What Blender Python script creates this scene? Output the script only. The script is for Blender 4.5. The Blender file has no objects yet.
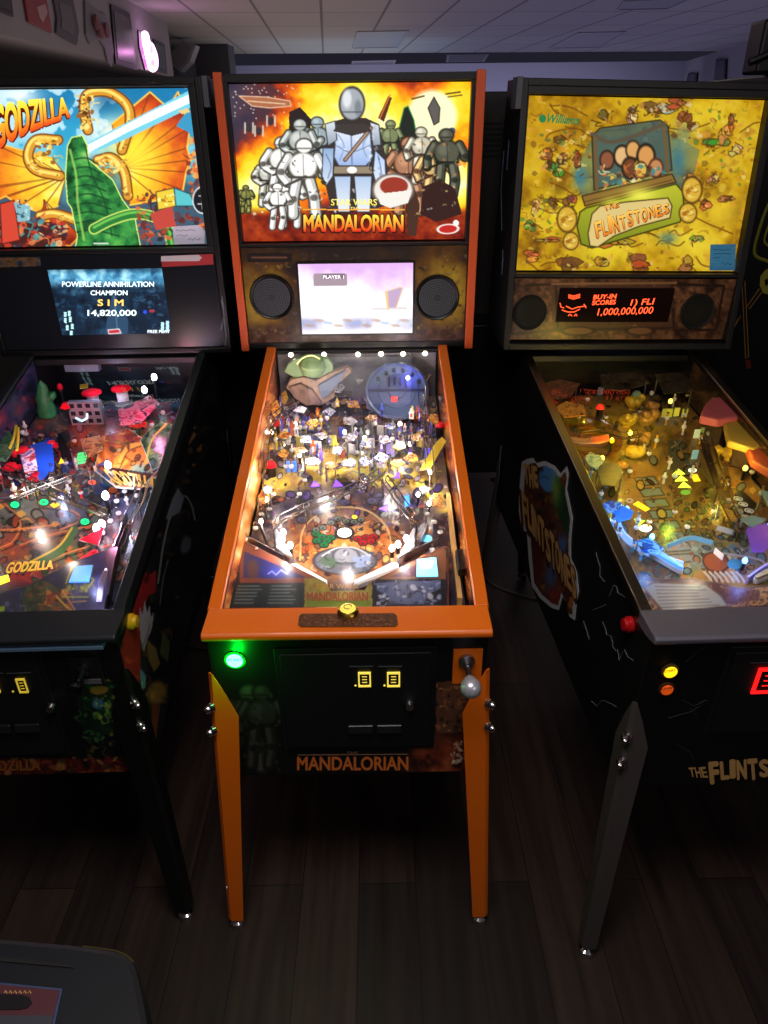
import bpy, bmesh, math, random
import numpy as np
from mathutils import Matrix, Vector
SC = bpy.context.scene
COL = SC.collection
random.seed(7)
NR = np.random.RandomState(5)

# ------------------------------------------------------------------ camera
FPX = 716.81
CAM = np.array([0.0701, -1.1454, 1.7849]); PITCH, YAW, ROLL = .505, -.0052, -.0108
def cam_axes():
    cy, sy, cp, sp = math.cos(YAW), math.sin(YAW), math.cos(PITCH), math.sin(PITCH)
    f = np.array([-sy*cp, cy*cp, -sp]); r = np.array([cy, sy, 0.]); u = np.cross(r, f)
    cr, sr = math.cos(ROLL), math.sin(ROLL)
    return cr*r + sr*u, -sr*r + cr*u, f
CR, CU, CF = cam_axes()
def project(P):
    d = P - CAM; w = d @ CF
    return 384 + FPX*(d @ CR)/w, 512 - FPX*(d @ CU)/w
def ray(px, py):
    return CF + CR*((px-384)/FPX) - CU*((py-512)/FPX)
def whit(px, py, p, n):
    """world point where the sight line of a photo pixel meets a plane of the room"""
    d = ray(px, py); n = np.array(n, float); t = ((np.array(p, float)-CAM) @ n)/(d @ n)
    return CAM + d*t

# ------------------------------------------------------------------ materials
def lin(c):
    c = np.asarray(c, float)/255.
    return np.where(c <= .04045, c/12.92, ((c+.055)/1.055)**2.4)
def rgb(*c):
    l = lin(c); return (float(l[0]), float(l[1]), float(l[2]), 1.)
MATS = {}
def mat(name, col=(128,128,128), rough=.5, metal=0., emit=None, es=1., spec=.5, noise=0., nscale=20., alpha=1., trans=0., coat=0.):
    if name in MATS: return MATS[name]
    m = bpy.data.materials.new(name); m.use_nodes = True
    nt = m.node_tree; b = nt.nodes['Principled BSDF']
    b.inputs['Base Color'].default_value = rgb(*col)
    b.inputs['Roughness'].default_value = rough; b.inputs['Metallic'].default_value = metal
    b.inputs['Specular IOR Level'].default_value = spec
    b.inputs['Transmission Weight'].default_value = trans
    b.inputs['Coat Weight'].default_value = coat
    b.inputs['Alpha'].default_value = alpha
    if emit is not None:
        b.inputs['Emission Color'].default_value = rgb(*emit); b.inputs['Emission Strength'].default_value = es
    if noise:
        tc = nt.nodes.new('ShaderNodeTexCoord'); n = nt.nodes.new('ShaderNodeTexNoise'); n.inputs['Scale'].default_value = nscale
        n.inputs['Detail'].default_value = 6
        r = nt.nodes.new('ShaderNodeValToRGB'); c = rgb(*col)
        r.color_ramp.elements[0].position = .3; r.color_ramp.elements[1].position = .7
        r.color_ramp.elements[0].color = tuple(x*(1-noise) for x in c[:3])+(1,)
        r.color_ramp.elements[1].color = tuple(min(1, x*(1+noise)) for x in c[:3])+(1,)
        nt.links.new(tc.outputs['Object'], n.inputs['Vector']); nt.links.new(n.outputs['Fac'], r.inputs['Fac'])
        nt.links.new(r.outputs['Color'], b.inputs['Base Color'])
    MATS[name] = m; return m
def art_mat(name, lit=0., rough=.35, base=1., spec=.5):
    if lit: spec, rough = .04, .5
    if name in MATS: return MATS[name]
    m = bpy.data.materials.new(name); m.use_nodes = True
    nt = m.node_tree; b = nt.nodes['Principled BSDF']
    a = nt.nodes.new('ShaderNodeAttribute'); a.attribute_name = 'art'
    b.inputs['Roughness'].default_value = rough; b.inputs['Specular IOR Level'].default_value = spec
    if lit:
        b.inputs['Base Color'].default_value = (.01, .01, .01, 1)
        nt.links.new(a.outputs['Color'], b.inputs['Emission Color']); b.inputs['Emission Strength'].default_value = lit
    else:
        nt.links.new(a.outputs['Color'], b.inputs['Base Color'])
    MATS[name] = m; return m
def print_mat(name, cols, scale=60., rough=.3):
    """printed plastic: several inks in a noise pattern"""
    if name in MATS: return MATS[name]
    m = bpy.data.materials.new(name); m.use_nodes = True
    nt = m.node_tree; b = nt.nodes['Principled BSDF']; b.inputs['Roughness'].default_value = rough
    tc = nt.nodes.new('ShaderNodeTexCoord'); n = nt.nodes.new('ShaderNodeTexNoise')
    n.inputs['Scale'].default_value = scale; n.inputs['Detail'].default_value = 3; n.inputs['Distortion'].default_value = 1.2
    r = nt.nodes.new('ShaderNodeValToRGB'); r.color_ramp.interpolation = 'CONSTANT'
    el = r.color_ramp.elements
    while len(el) < len(cols): el.new(.5)
    for i, c in enumerate(cols):
        el[i].position = 0 if i == 0 else .34 + .34*(i-1)/max(1, len(cols)-2); el[i].color = rgb(*c)
    nt.links.new(tc.outputs['Object'], n.inputs['Vector']); nt.links.new(n.outputs['Fac'], r.inputs['Fac'])
    nt.links.new(r.outputs['Color'], b.inputs['Base Color'])
    MATS[name] = m; return m

BLACK = mat('black_satin_paint', (16,16,18), .42)
BLACKM = mat('black_powder_coat', (30,33,38), .38)
BLACKP = mat('black_plastic', (12,12,13), .35)
DARKDOOR = mat('black_textured_steel', (13,15,18), .5)
ORANGE = mat('orange_powder_coat', (238,112,16), .36, coat=.2)
ORANGED = mat('orange_trim_paint', (205,84,40), .4)
CHROME = mat('chrome', (215,215,220), .12, 1.)
STEEL = mat('brushed_steel', (165,163,172), .3, 1.)
BARSTEEL = mat('worn_steel', (116,112,126), .5, .5)
STEELLEG = mat('scuffed_steel', (84,78,76), .45, .35)
GREYM = mat('grey_metal', (88,90,98), .5, .4)
WIRE = mat('ramp_wire', (200,196,190), .2, 1.)
RUBBERW = mat('white_rubber', (225,222,215), .5)
RUBBERK = mat('black_rubber', (15,15,15), .7)
WHITEP = mat('white_plastic', (235,235,235), .35)
WOOD = mat('playfield_wood_edge', (168,122,74), .5, noise=.3, nscale=18)
DKWOOD = mat('dark_wood', (60,38,24), .5, noise=.3, nscale=12)
CLEARP = None

def glass_mat(name, tint=(250,250,252), f=.75, rough=0.0):
    m = bpy.data.materials.new(name); m.use_nodes = True; nt = m.node_tree; nt.nodes.clear()
    o = nt.nodes.new('ShaderNodeOutputMaterial'); mx = nt.nodes.new('ShaderNodeMixShader')
    t = nt.nodes.new('ShaderNodeBsdfTransparent'); t.inputs['Color'].default_value = rgb(*tint)
    g = nt.nodes.new('ShaderNodeBsdfGlossy'); g.inputs['Roughness'].default_value = rough; g.inputs['Color'].default_value = (1,1,1,1)
    fr = nt.nodes.new('ShaderNodeFresnel'); fr.inputs['IOR'].default_value = 1.5
    mu = nt.nodes.new('ShaderNodeMath'); mu.operation = 'MULTIPLY'; mu.inputs[1].default_value = f
    ge = nt.nodes.new('ShaderNodeNewGeometry'); ft = nt.nodes.new('ShaderNodeMath'); ft.operation = 'SUBTRACT'; ft.inputs[0].default_value = 1.
    m2 = nt.nodes.new('ShaderNodeMath'); m2.operation = 'MULTIPLY'    # thin sheet: reflection only where light enters, no inner total reflection
    nt.links.new(ge.outputs['Backfacing'], ft.inputs[1]); nt.links.new(fr.outputs['Fac'], m2.inputs[0]); nt.links.new(ft.outputs[0], m2.inputs[1])
    nt.links.new(m2.outputs[0], mu.inputs[0]); nt.links.new(mu.outputs[0], mx.inputs['Fac'])
    nt.links.new(t.outputs[0], mx.inputs[1]); nt.links.new(g.outputs[0], mx.inputs[2]); nt.links.new(mx.outputs[0], o.inputs['Surface'])
    return m
GLASS = glass_mat('playfield_glass')
CLEARP = glass_mat('clear_plastic', (225,232,240), 1.6, .08)
def tinted(name, c): 
    if name not in MATS: MATS[name] = glass_mat(name, c, 1.4, .1)
    return MATS[name]
def glow(name, c, s): return mat('glow_'+name, c, .4, emit=c, es=s)

# ------------------------------------------------------------------ mesh builder
class MB:
    def __init__(s): s.v = []; s.f = []; s.mi = []
    def add(s, V, F, mi=0):
        k = len(s.v); s.v += [tuple(map(float, p)) for p in V]; s.f += [tuple(k+i for i in f) for f in F]; s.mi += [mi]*len(F); return s
    def box(s, x0, x1, y0, y1, z0, z1, mi=0):
        V = [(x, y, z) for z in (z0, z1) for y in (y0, y1) for x in (x0, x1)]
        return s.add(V, [(0,2,3,1),(4,5,7,6),(0,1,5,4),(2,6,7,3),(0,4,6,2),(1,3,7,5)], mi)
    def prism(s, pts, vec, mi=0):
        """closed outline of 3-D points pushed along vec"""
        n = len(pts); vec = np.array(vec, float); A = [np.array(p, float) for p in pts]
        V = A + [p+vec for p in A]
        nrm = sum(np.cross(A[i], A[(i+1) % n]) for i in range(n))
        F = [tuple(range(n)), tuple(range(2*n-1, n-1, -1))] + [(i, n+i, n+(i+1) % n, (i+1) % n) for i in range(n)]
        if nrm @ vec > 0: F = [tuple(reversed(f)) for f in F]
        return s.add(V, F, mi)
    def cyl(s, p0, p1, r0, r1=None, n=14, mi=0):
        r1 = r0 if r1 is None else r1
        return s.lathe([(r0, 0), (r1, 1)], p0, p1, n, mi)
    def lathe(s, prof, p0, p1, n=18, mi=0):
        """profile (radius, fraction along p0->p1) turned round the axis p0-p1"""
        p0 = np.array(p0, float); p1 = np.array(p1, float); a = p1-p0; L = np.linalg.norm(a); a = a/L
        e = np.cross(a, [0, 0, 1.] if abs(a[2]) < .9 else [1., 0, 0]); e /= np.linalg.norm(e); g = np.cross(a, e)
        V = []; F = []
        for r, t in prof:
            for k in range(n):
                q = 2*math.pi*k/n; V.append(p0+a*L*t+(e*math.cos(q)+g*math.sin(q))*r)
        for i in range(len(prof)-1):
            for k in range(n): F.append((i*n+k, i*n+(k+1) % n, (i+1)*n+(k+1) % n, (i+1)*n+k))
        if prof[0][0] > 1e-6: F.append(tuple(range(n-1, -1, -1)))
        if prof[-1][0] > 1e-6: F.append(tuple(range((len(prof)-1)*n, len(prof)*n)))
        return s.add(V, F, mi)
    def ball(s, c, r, n=14, mi=0, sq=1.):
        c = np.array(c, float)
        pr = [(r*math.sin(math.pi*i/8)+1e-5, (1-math.cos(math.pi*i/8))/2) for i in range(9)]
        return s.lathe(pr, c-np.array([0,0,r*sq]), c+np.array([0,0,r*sq]), n, mi)
    def tube(s, path, r, n=8, mi=0, closed=False):
        P = [np.array(p, float) for p in path]; m = len(P); V = []; F = []; e = None
        for i in range(m):
            a = (P[(i+1) % m]-P[i-1]) if closed else (P[min(i+1, m-1)]-P[max(i-1, 0)])
            a = a/(np.linalg.norm(a)+1e-12)
            if e is None: e = np.cross(a, [0,0,1.] if abs(a[2]) < .9 else [1.,0,0])
            e = e-a*(e @ a); e /= np.linalg.norm(e)+1e-12; g = np.cross(a, e)
            for k in range(n):
                q = 2*math.pi*k/n; V.append(P[i]+(e*math.cos(q)+g*math.sin(q))*r)
        for i in range(m if closed else m-1):
            j = (i+1) % m
            for k in range(n): F.append((i*n+k, i*n+(k+1) % n, j*n+(k+1) % n, j*n+k))
        if not closed: F += [tuple(range(n-1, -1, -1)), tuple(range((m-1)*n, m*n))]
        return s.add(V, F, mi)
    def build(s, name, mats, parent=None, bevel=0., smooth=False, seg=2, label=None):
        me = bpy.data.meshes.new(name); me.from_pydata(s.v, [], s.f); me.update()
        mats = mats if isinstance(mats, (list, tuple)) else [mats]
        for m in mats: me.materials.append(m)
        me.polygons.foreach_set('material_index', s.mi)
        bm = bmesh.new(); bm.from_mesh(me); bmesh.ops.recalc_face_normals(bm, faces=bm.faces); bm.to_mesh(me); bm.free()
        if smooth:
            me.polygons.foreach_set('use_smooth', [True]*len(me.polygons)); me.set_sharp_from_angle(angle=math.radians(40))
        o = bpy.data.objects.new(name, me); COL.objects.link(o)
        if parent is not None: o.parent = parent
        if bevel:
            b = o.modifiers.new('edge', 'BEVEL'); b.width = bevel; b.segments = seg; b.limit_method = 'ANGLE'; b.angle_limit = math.radians(35)
        if label: o['label'] = label
        return o
def tag(o, label, cat, group=None):
    o['label'] = label; o['category'] = cat
    if group: o['group'] = group
    return o
def empty(name, loc=(0,0,0), rot=(0,0,0)):
    o = bpy.data.objects.new(name, None); COL.objects.link(o); o.location = loc; o.rotation_euler = rot; return o
def structure(o): o['kind'] = 'structure'; return o
def lamp(kind, loc, col, power, size=.05, rot=None, sy=None):
    l = bpy.data.lights.new('light', kind); l.color = tuple(lin(col)); l.energy = power
    if kind == 'AREA':
        l.size = size
        if sy: l.shape = 'RECTANGLE'; l.size_y = sy
    else: l.shadow_soft_size = 0.   # bulb filaments: points
    o = bpy.data.objects.new('light', l); COL.objects.link(o); o.location = loc
    if rot: o.rotation_euler = rot
    return o

# ------------------------------------------------------------------ machine frame of reference
class Mach:
    def __init__(s, loc, h, rl, **k):
        s.__dict__.update(k); s.loc = np.array(loc); s.h = h; s.rl = rl
        s.R = np.array((Matrix.Rotation(h, 3, 'Z') @ Matrix.Rotation(rl, 3, 'Y')))
        s.root = empty('pinball_machine', loc, (0, rl, h))
    def world(s, P): return np.asarray(P) @ s.R.T + s.loc
    def local(s, P): return (np.asarray(P)-s.loc) @ s.R
    def hit(s, px, py, p, n):
        o = (CAM-s.loc) @ s.R; d = ray(px, py) @ s.R; n = np.array(n, float)
        return o + d*(((np.array(p, float)-o) @ n)/(d @ n))
    def fz(s, y): return s.fa + s.fb*y
    def fld(s, px, py, h=0.): return s.hit(px, py, (0, 0, s.fa+h), (0, -s.fb, 1))
    def front(s, px, py, y=0.): return s.hit(px, py, (0, y, 0), (0, 1, 0))
    def side(s, px, py, x): return s.hit(px, py, (x, 0, 0), (1, 0, 0))

# ------------------------------------------------------------------ printed artwork on a fine grid
def vnoise(X, Y, sc, seed, octv=4):
    out = 0; amp = 1.; tot = 0
    for o in range(octv):
        rs = np.random.RandomState(seed+o*17); T = rs.rand(64, 64)
        x = X/sc*(2**o)+11.3; y = Y/sc*(2**o)+7.7
        xi = np.floor(x).astype(int); yi = np.floor(y).astype(int); fx = x-xi; fy = y-yi
        fx = fx*fx*(3-2*fx); fy = fy*fy*(3-2*fy)
        a = T[yi % 64, xi % 64]; b = T[yi % 64, (xi+1) % 64]; c = T[(yi+1) % 64, xi % 64]; d = T[(yi+1) % 64, (xi+1) % 64]
        out = out+amp*((a*(1-fx)+b*fx)*(1-fy)+(c*(1-fx)+d*fx)*fy); tot += amp; amp *= .5
    return out/tot
def ramp(t, stops):
    p = [q[0] for q in stops]; c = np.array([q[1] for q in stops], float)
    return np.stack([np.interp(t, p, c[:, i]) for i in range(3)], -1)
class Art:
    def __init__(s, m, o, U, V, nu, nv):
        s.m = m; s.nu, s.nv = nu, nv
        uu, vv = np.meshgrid(np.linspace(0, 1, nu), np.linspace(0, 1, nv))
        s.uu, s.vv = uu.ravel(), vv.ravel()
        s.P = np.array(o, float)+s.uu[:, None]*np.array(U, float)+s.vv[:, None]*np.array(V, float)
        s.X, s.Y = project(m.world(s.P)); s.c = np.zeros((nu*nv, 3)); s.keep = None
    def fill(s, c): s.c[:] = c
    def grad(s, t, stops, a=1.):
        a = np.asarray(a)[..., None] if np.ndim(a) else a
        s.c = s.c*(1-a)+ramp(t, stops)*a
    def noise(s, sc, seed, o=4): return vnoise(s.X, s.Y, sc, seed, o)
    def _in(s, x0, x1, y0, y1): return np.nonzero((s.X >= x0) & (s.X <= x1) & (s.Y >= y0) & (s.Y <= y1))[0]
    def put(s, i, c, a):
        a = np.asarray(a, float)
        a = a[:, None] if a.ndim else a
        s.c[i] = s.c[i]*(1-a)+np.asarray(c, float)*a
    def inside(s, pts, i):
        x, y = s.X[i], s.Y[i]; r = np.zeros(len(i), bool); n = len(pts)
        for k in range(n):
            (x0, y0), (x1, y1) = pts[k], pts[(k+1) % n]
            if y0 == y1: continue
            q = (y0 > y) != (y1 > y); r ^= q & (x < (x1-x0)*(y-y0)/(y1-y0)+x0)
        return r
    def poly(s, pts, c, a=1., out=None, ow=1.):
        xs = [p[0] for p in pts]; ys = [p[1] for p in pts]
        i = s._in(min(xs), max(xs), min(ys), max(ys))
        if len(i): j = i[s.inside(pts, i)]; s.put(j, c, a)
        if out is not None: s.line(list(pts)+[pts[0]], ow, out)
        return s
    def polyg(s, pts, c0, c1, out=None, ow=1.):
        """vertical two-ink blend inside an outline"""
        xs = [p[0] for p in pts]; ys = [p[1] for p in pts]
        i = s._in(min(xs), max(xs), min(ys), max(ys)); j = i[s.inside(pts, i)]
        t = ((s.Y[j]-min(ys))/(max(ys)-min(ys)+1e-6))[:, None]
        s.c[j] = np.array(c0, float)*(1-t)+np.array(c1, float)*t
        if out is not None: s.line(list(pts)+[pts[0]], ow, out)
    def ell(s, cx, cy, rx, ry, c, a=1., rot=0., soft=.12, out=None, ow=.15):
        R = max(rx, ry)*1.4
        i = s._in(cx-R, cx+R, cy-R, cy+R); cr, sr = math.cos(rot), math.sin(rot)
        dx, dy = s.X[i]-cx, s.Y[i]-cy
        d = np.sqrt(((dx*cr+dy*sr)/rx)**2+((-dx*sr+dy*cr)/ry)**2)
        if out is not None: s.put(i, out, np.clip((1+ow-d)/soft+.5, 0, 1))
        s.put(i, c, np.clip((1-d)/soft+.5, 0, 1)*a); return s
    def glow(s, cx, cy, r, c, a=1., ry=None):
        ry = ry or r; i = s._in(cx-2.5*r, cx+2.5*r, cy-2.5*ry, cy+2.5*ry)
        d2 = ((s.X[i]-cx)/r)**2+((s.Y[i]-cy)/ry)**2; s.put(i, c, a*np.exp(-d2))
    def line(s, pts, w, c, a=1.):
        xs = [p[0] for p in pts]; ys = [p[1] for p in pts]
        i = s._in(min(xs)-w, max(xs)+w, min(ys)-w, max(ys)+w)
        if not len(i): return s
        x, y = s.X[i], s.Y[i]; D = np.full(len(i), 1e9)
        for (x0, y0), (x1, y1) in zip(pts[:-1], pts[1:]):
            dx, dy = x1-x0, y1-y0; t = np.clip(((x-x0)*dx+(y-y0)*dy)/(dx*dx+dy*dy+1e-9), 0, 1)
            D = np.minimum(D, np.hypot(x-x0-t*dx, y-y0-t*dy))
        s.put(i, c, np.clip(w/2-D+.5, 0, 1)*a); return s
    def curve(s, pts, w, c, a=1.): return s.line(spline(pts), w, c, a)
    def confetti(s, reg, n, cols, size=(2, 7), a=.8, seed=1, outl=None):
        """busy printed detail: many little curved inks inside an outline"""
        r = random.Random(seed); xs = [p[0] for p in reg]; ys = [p[1] for p in reg]
        for _ in range(n):
            x = r.uniform(min(xs), max(xs)); y = r.uniform(min(ys), max(ys))
            q = np.array([(x, y)]); ok = False; k = len(reg)
            for e in range(k):
                (x0, y0), (x1, y1) = reg[e], reg[(e+1) % k]
                if (y0 > y) != (y1 > y) and x < (x1-x0)*(y-y0)/(y1-y0)+x0: ok = not ok
            if not ok: continue
            z = r.uniform(*size); c = r.choice(cols); k = r.random()
            if k < .4:
                ang = r.uniform(0, 3.14); s.ell(x, y, z*.6, z*r.uniform(.2, .5), c, a, ang, .3, outl, .35)
            elif k < .7:
                pts = [(x+z*.7*math.cos(t)*r.uniform(.4, 1), y+z*.6*math.sin(t)*r.uniform(.4, 1)) for t in (0, 1.3, 2.5, 3.9, 5.1)]
                s.poly(pts, c, a)
            else:
                ang = r.uniform(0, 6.28); s.curve([(x, y), (x+z*math.cos(ang), y+z*math.sin(ang)*.6), (x+1.6*z*math.cos(ang+.7), y+1.3*z*math.sin(ang+.7))], max(.9, z*.2), c, a)
        return s
    def figure(s, x, y, h, c, d, lean=0., cloak=False, seed=None):
        """plain standing figure: head, body, arms, legs; no face"""
        r = random.Random(int(x*31+y*7)); w = h*.2; q = lambda a, b: (x+a*w+lean*(1-b)*h, y-h+b*h)
        k1, k2, k3 = r.uniform(-.5, .5), r.uniform(.2, .9), r.uniform(-.3, .3)
        A1 = [q(-.95,.22), q(-1.45,.42), q(-1.0+k1,.56)]; A2 = [q(.95,.22), q(1.4,.4), q(.9+k2,.5-.2*k2)]
        L1 = [q(-.45,.55), q(-.6-.2*k3,.78), q(-.65,.98)]; L2 = [q(.45,.55), q(.65+.3*k3,.76), q(.6+k3,.98)]
        if cloak: s.poly([q(-.5,.1), q(.5,.1), q(1.3,.55), q(1.5,1), q(-1.5,1), q(-1.3,.55)], d)
        o = max(1., h*.022); dk = [v*.8 for v in c]; hi = [min(255, v*1.15+12) for v in c]
        for P, t in ((L1, .62), (L2, .62), (A1, .5), (A2, .5)): s.curve(P, w*t+2*o, d)
        s.ell(*q(0,.36), w*.95+o, h*.2+o, d, 1, 0, .2); s.ell(*q(k3*.3,.08), w*.5+o, h*.088+o, d, 1, 0, .2)
        for P, t in ((L1, .62), (L2, .62), (A1, .5), (A2, .5)):
            s.curve(P, w*t, dk); s.curve([(a-w*.08, b) for a, b in P], w*t*.5, hi); s.ell(*P[1], w*.26, w*.22, d, .8, 0, .5)
        s.ell(*q(0,.34), w*.9, h*.17, c, 1, 0, .2); s.ell(*q(-.25,.3), w*.4, h*.08, hi, .8, 0, .6); s.line([q(-.85,.49), q(.85,.49)], max(1, h*.03), d); s.line([q(0,.2), q(.05,.48)], 1, d, .6)
        s.ell(*q(k3*.3,.08), w*.5, h*.088, c, 1, 0, .2); s.ell(*q(k3*.3-.1,.06), w*.24, h*.045, hi, .8, 0, .6); s.line([q(k3*.3-.4,.11), q(k3*.3+.4,.11)], max(.9, h*.02), d, .7)
        g = [q(k1-1.1,.6), q(k1+.2,.48)]; s.line(g, max(1.2, h*.035), d)
    def build(s, name, m, parent, cut=None, th=0., label=None):
        nu, nv = s.nu, s.nv
        I = np.arange(nu*nv).reshape(nv, nu)
        F = np.stack([I[:-1, :-1], I[:-1, 1:], I[1:, 1:], I[1:, :-1]], -1).reshape(-1, 4)
        if cut is not None:
            k = cut(s.X, s.Y) if callable(cut) else s.inside(cut, np.arange(nu*nv))
            F = F[k[F].all(1)]
        used = np.unique(F); mp = -np.ones(nu*nv, int); mp[used] = np.arange(len(used)); F = mp[F]
        me = bpy.data.meshes.new(name)
        me.vertices.add(len(used)); me.vertices.foreach_set('co', s.P[used].ravel())
        me.loops.add(F.size); me.loops.foreach_set('vertex_index', F.ravel())
        me.polygons.add(len(F)); me.polygons.foreach_set('loop_start', np.arange(0, F.size, 4)); me.update(calc_edges=True)
        me.validate()
        at = me.color_attributes.new('art', 'FLOAT_COLOR', 'POINT')
        cc = np.ones((len(used), 4)); cc[:, :3] = lin(np.clip(s.c[used], 0, 255)); at.data.foreach_set('color', cc.ravel())
        me.materials.append(m)
        o = bpy.data.objects.new(name, me); COL.objects.link(o); o.parent = parent
        if label: o['label'] = label
        return o
def spline(pts, n=8):
    P = [np.array(p, float) for p in pts]; P = [2*P[0]-P[1]]+P+[2*P[-1]-P[-2]]; out = []
    for i in range(1, len(P)-2):
        for k in range(n):
            t = k/n; a, b, c, d = P[i-1:i+3]
            out.append(tuple(.5*((2*b)+(c-a)*t+(2*a-5*b+4*c-d)*t*t+(3*b-3*c+d-a)*t**3)))
    out.append(tuple(P[-2])); return out

# ------------------------------------------------------------------ lettering
GL = {}
def glyphs(text, off=0., shear=0., space=1.):
    k = (text, off, shear, space)
    if k in GL: return GL[k]
    bold = off; off = 0.
    cu = bpy.data.curves.new('t', 'FONT'); cu.body = text; cu.offset = off; cu.shear = shear; cu.space_character = space
    cu.resolution_u = 3; cu.fill_mode = 'FRONT'
    ob = bpy.data.objects.new('t', cu); COL.objects.link(ob); bpy.context.view_layer.update()
    dg = bpy.context.evaluated_depsgraph_get(); me = bpy.data.meshes.new_from_object(ob.evaluated_get(dg))
    V = np.array([v.co[:2] for v in me.vertices]); F = [tuple(p.vertices) for p in me.polygons]
    if bold:   # heavier weight: the outline struck several times a little apart
        B = [V+np.array((math.cos(t)*bold, math.sin(t)*bold*.8)) for t in np.linspace(0, 2*math.pi, 9)[:-1]]; nV = len(V)
        F = F+[tuple(i+nV*(k+1) for i in f) for k in range(8) for f in F]; V = np.vstack([V]+B)
    bpy.data.objects.remove(ob); bpy.data.curves.remove(cu); bpy.data.meshes.remove(me)
    lo, hi = V.min(0), V.max(0); GL[k] = ((V-lo)/(hi-lo), F); return GL[k]
def letters(name, text, fmap, material, parent, off=0., shear=0., space=1., cols=None, label=None):
    """lettering whose outline is carried to 3-D by fmap(s, t): s along the word, t up"""
    V, F = glyphs(text, off, shear, space)
    P = np.array([fmap(a, b) for a, b in V])
    if off:   # the strikes lie one over the other, a hair apart
        o_ = np.array(fmap(0, 0)); nn = np.cross(np.array(fmap(1, 0))-o_, np.array(fmap(0, 1))-o_); nn /= np.linalg.norm(nn); P = P+nn*(np.arange(len(V))//(len(V)//9))[:, None]*3e-5
    mb = MB(); mb.add(P, F); o = mb.build(name, material, parent, label=label)
    if cols is not None:
        at = o.data.color_attributes.new('art', 'FLOAT_COLOR', 'POINT')
        cc = np.ones((len(V), 4)); cc[:, :3] = lin(ramp(V[:, 1], cols)); at.data.foreach_set('color', cc.ravel())
    return o
def quad(Q, hit):
    """s,t over four photo corners (top-left, top-right, bottom-right, bottom-left), carried to a plane by hit"""
    Q = [np.array(q, float) for q in Q]
    def f(a, b):
        t = 1-b; p = (Q[0]*(1-a)+Q[1]*a)*(1-t)+(Q[3]*(1-a)+Q[2]*a)*t
        return hit(p[0], p[1])
    return f
def rect(x0, y0, x1, y1): return [(x0, y0), (x1, y0), (x1, y1), (x0, y1)]

# ------------------------------------------------------------------ the three machines (metres; y = depth, front at 0)
MC = Mach((0, 0, 0), 0, 0, zl=.8742, zlt=.8947, zr=1.132, yr=1.15, hl=.2893, hr=.2917, zbb=1.1265, zbt=1.889, bw=.3717, yb=1.1526,
          tw=.337, tb=1.452, tt=1.8654, yt=1.18, ytt=1.18, fw=.3063, fy=-.0552, fa=.803, fb=.147)
ML = Mach((-.7564, .0085, 0), .0222, 0, zl=.8617, zlt=.8878, zr=1.1179, yr=1.1329, hl=.291, hr=.2882, zbb=1.112, zbt=1.885, bw=.3717, yb=1.145,
          tw=.3336, tb=1.4432, tt=1.8578, yt=1.1812, ytt=1.1812, fw=.3139, fy=-.0481, fa=.796, fb=.145)
MR = Mach((.8549, -.0389, 0), .0549, .0255, zl=.8862, zlt=.9091, zr=1.1128, yr=1.161, hl=.2902, hr=.2896, zbb=1.1348, zbt=1.864, bw=.3648, yb=1.13,
          tw=.3433, tb=1.3637, tt=1.8222, yt=1.16, ytt=1.214, fw=.3039, fy=-.0848, fa=.817, fb=.132, leg_top=.722, leg_w=.8)
tag(MC.root, 'orange trimmed pinball machine in the middle with a glowing green start button', 'pinball machine', 'pinball machines in the front row')
tag(ML.root, 'black trimmed pinball machine with a green and orange backlit picture and blue score screen', 'pinball machine', 'pinball machines in the front row')
tag(MR.root, 'pinball machine with worn steel rails and an all yellow backlit picture', 'pinball machine', 'pinball machines in the front row')
CW, CI = .2855, .2635

def make_leg(m, sx, rear, material, zfoot):
    """folded sheet-metal leg round a cabinet corner, pointed at the top, on a screw foot"""
    if rear: yc, yf, d = 1.312, 1.36, -1
    else: yc, yf, d = -.004, m.fy-.016, 1
    xt, xf = CW+.006, m.fw+.018; ZT, kw = getattr(m, 'leg_top', .775), getattr(m, 'leg_w', .92)
    rows = [(ZT, .006), (ZT-.04, .03*kw), (ZT-.111, .062*kw), (.35, .051*kw), (.03, .04*kw)]
    V = []; F = []
    for z, w in rows:
        t = (ZT-z)/ZT; zz = z+zfoot*t; x = xt+(xf-xt)*t; y = yc+(yf-yc)*t; c = .007
        V += [(sx*(x-w), y, zz), (sx*(x-c), y, zz), (sx*x, y+d*c, zz), (sx*x, y+d*w, zz)]
    for i in range(len(rows)-1):
        for k in range(3): F.append((i*4+k, i*4+k+1, i*4+5+k, i*4+4+k))
    mb = MB(); mb.add(V, F); o = mb.build('leg', material, m.root)
    s = o.modifiers.new('sheet', 'SOLIDIFY'); s.thickness = .003; s.offset = 0
    b = o.modifiers.new('edge', 'BEVEL'); b.width = .0015; b.segments = 2
    for z in (ZT-.085, ZT-.147):
        t = (ZT-z)/ZT; x = xt+(xf-xt)*t-.003; y = yc+(yf-yc)*t+d*.003; n = np.array((sx*.707, -d*.707, 0))
        p = np.array((sx*x, y, z))
        MB().lathe([(.0, 0), (.0115, .02), (.0115, .35), (.0085, .45), (.0085, .72), (.005, .95), (0.0001, 1)], p, p+n*.022, 14).build('leg_bolt', CHROME, o, smooth=True)
    x, y = sx*(xf-.018), yf+d*.016
    MB().lathe([(.0185, 0), (.0205, .12), (.018, .3), (.008, .42), (.006, 1)], (x, y, zfoot), (x, y, zfoot+.045), 20).build('leveler_foot', CHROME, o, smooth=True)
    return o

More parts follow.
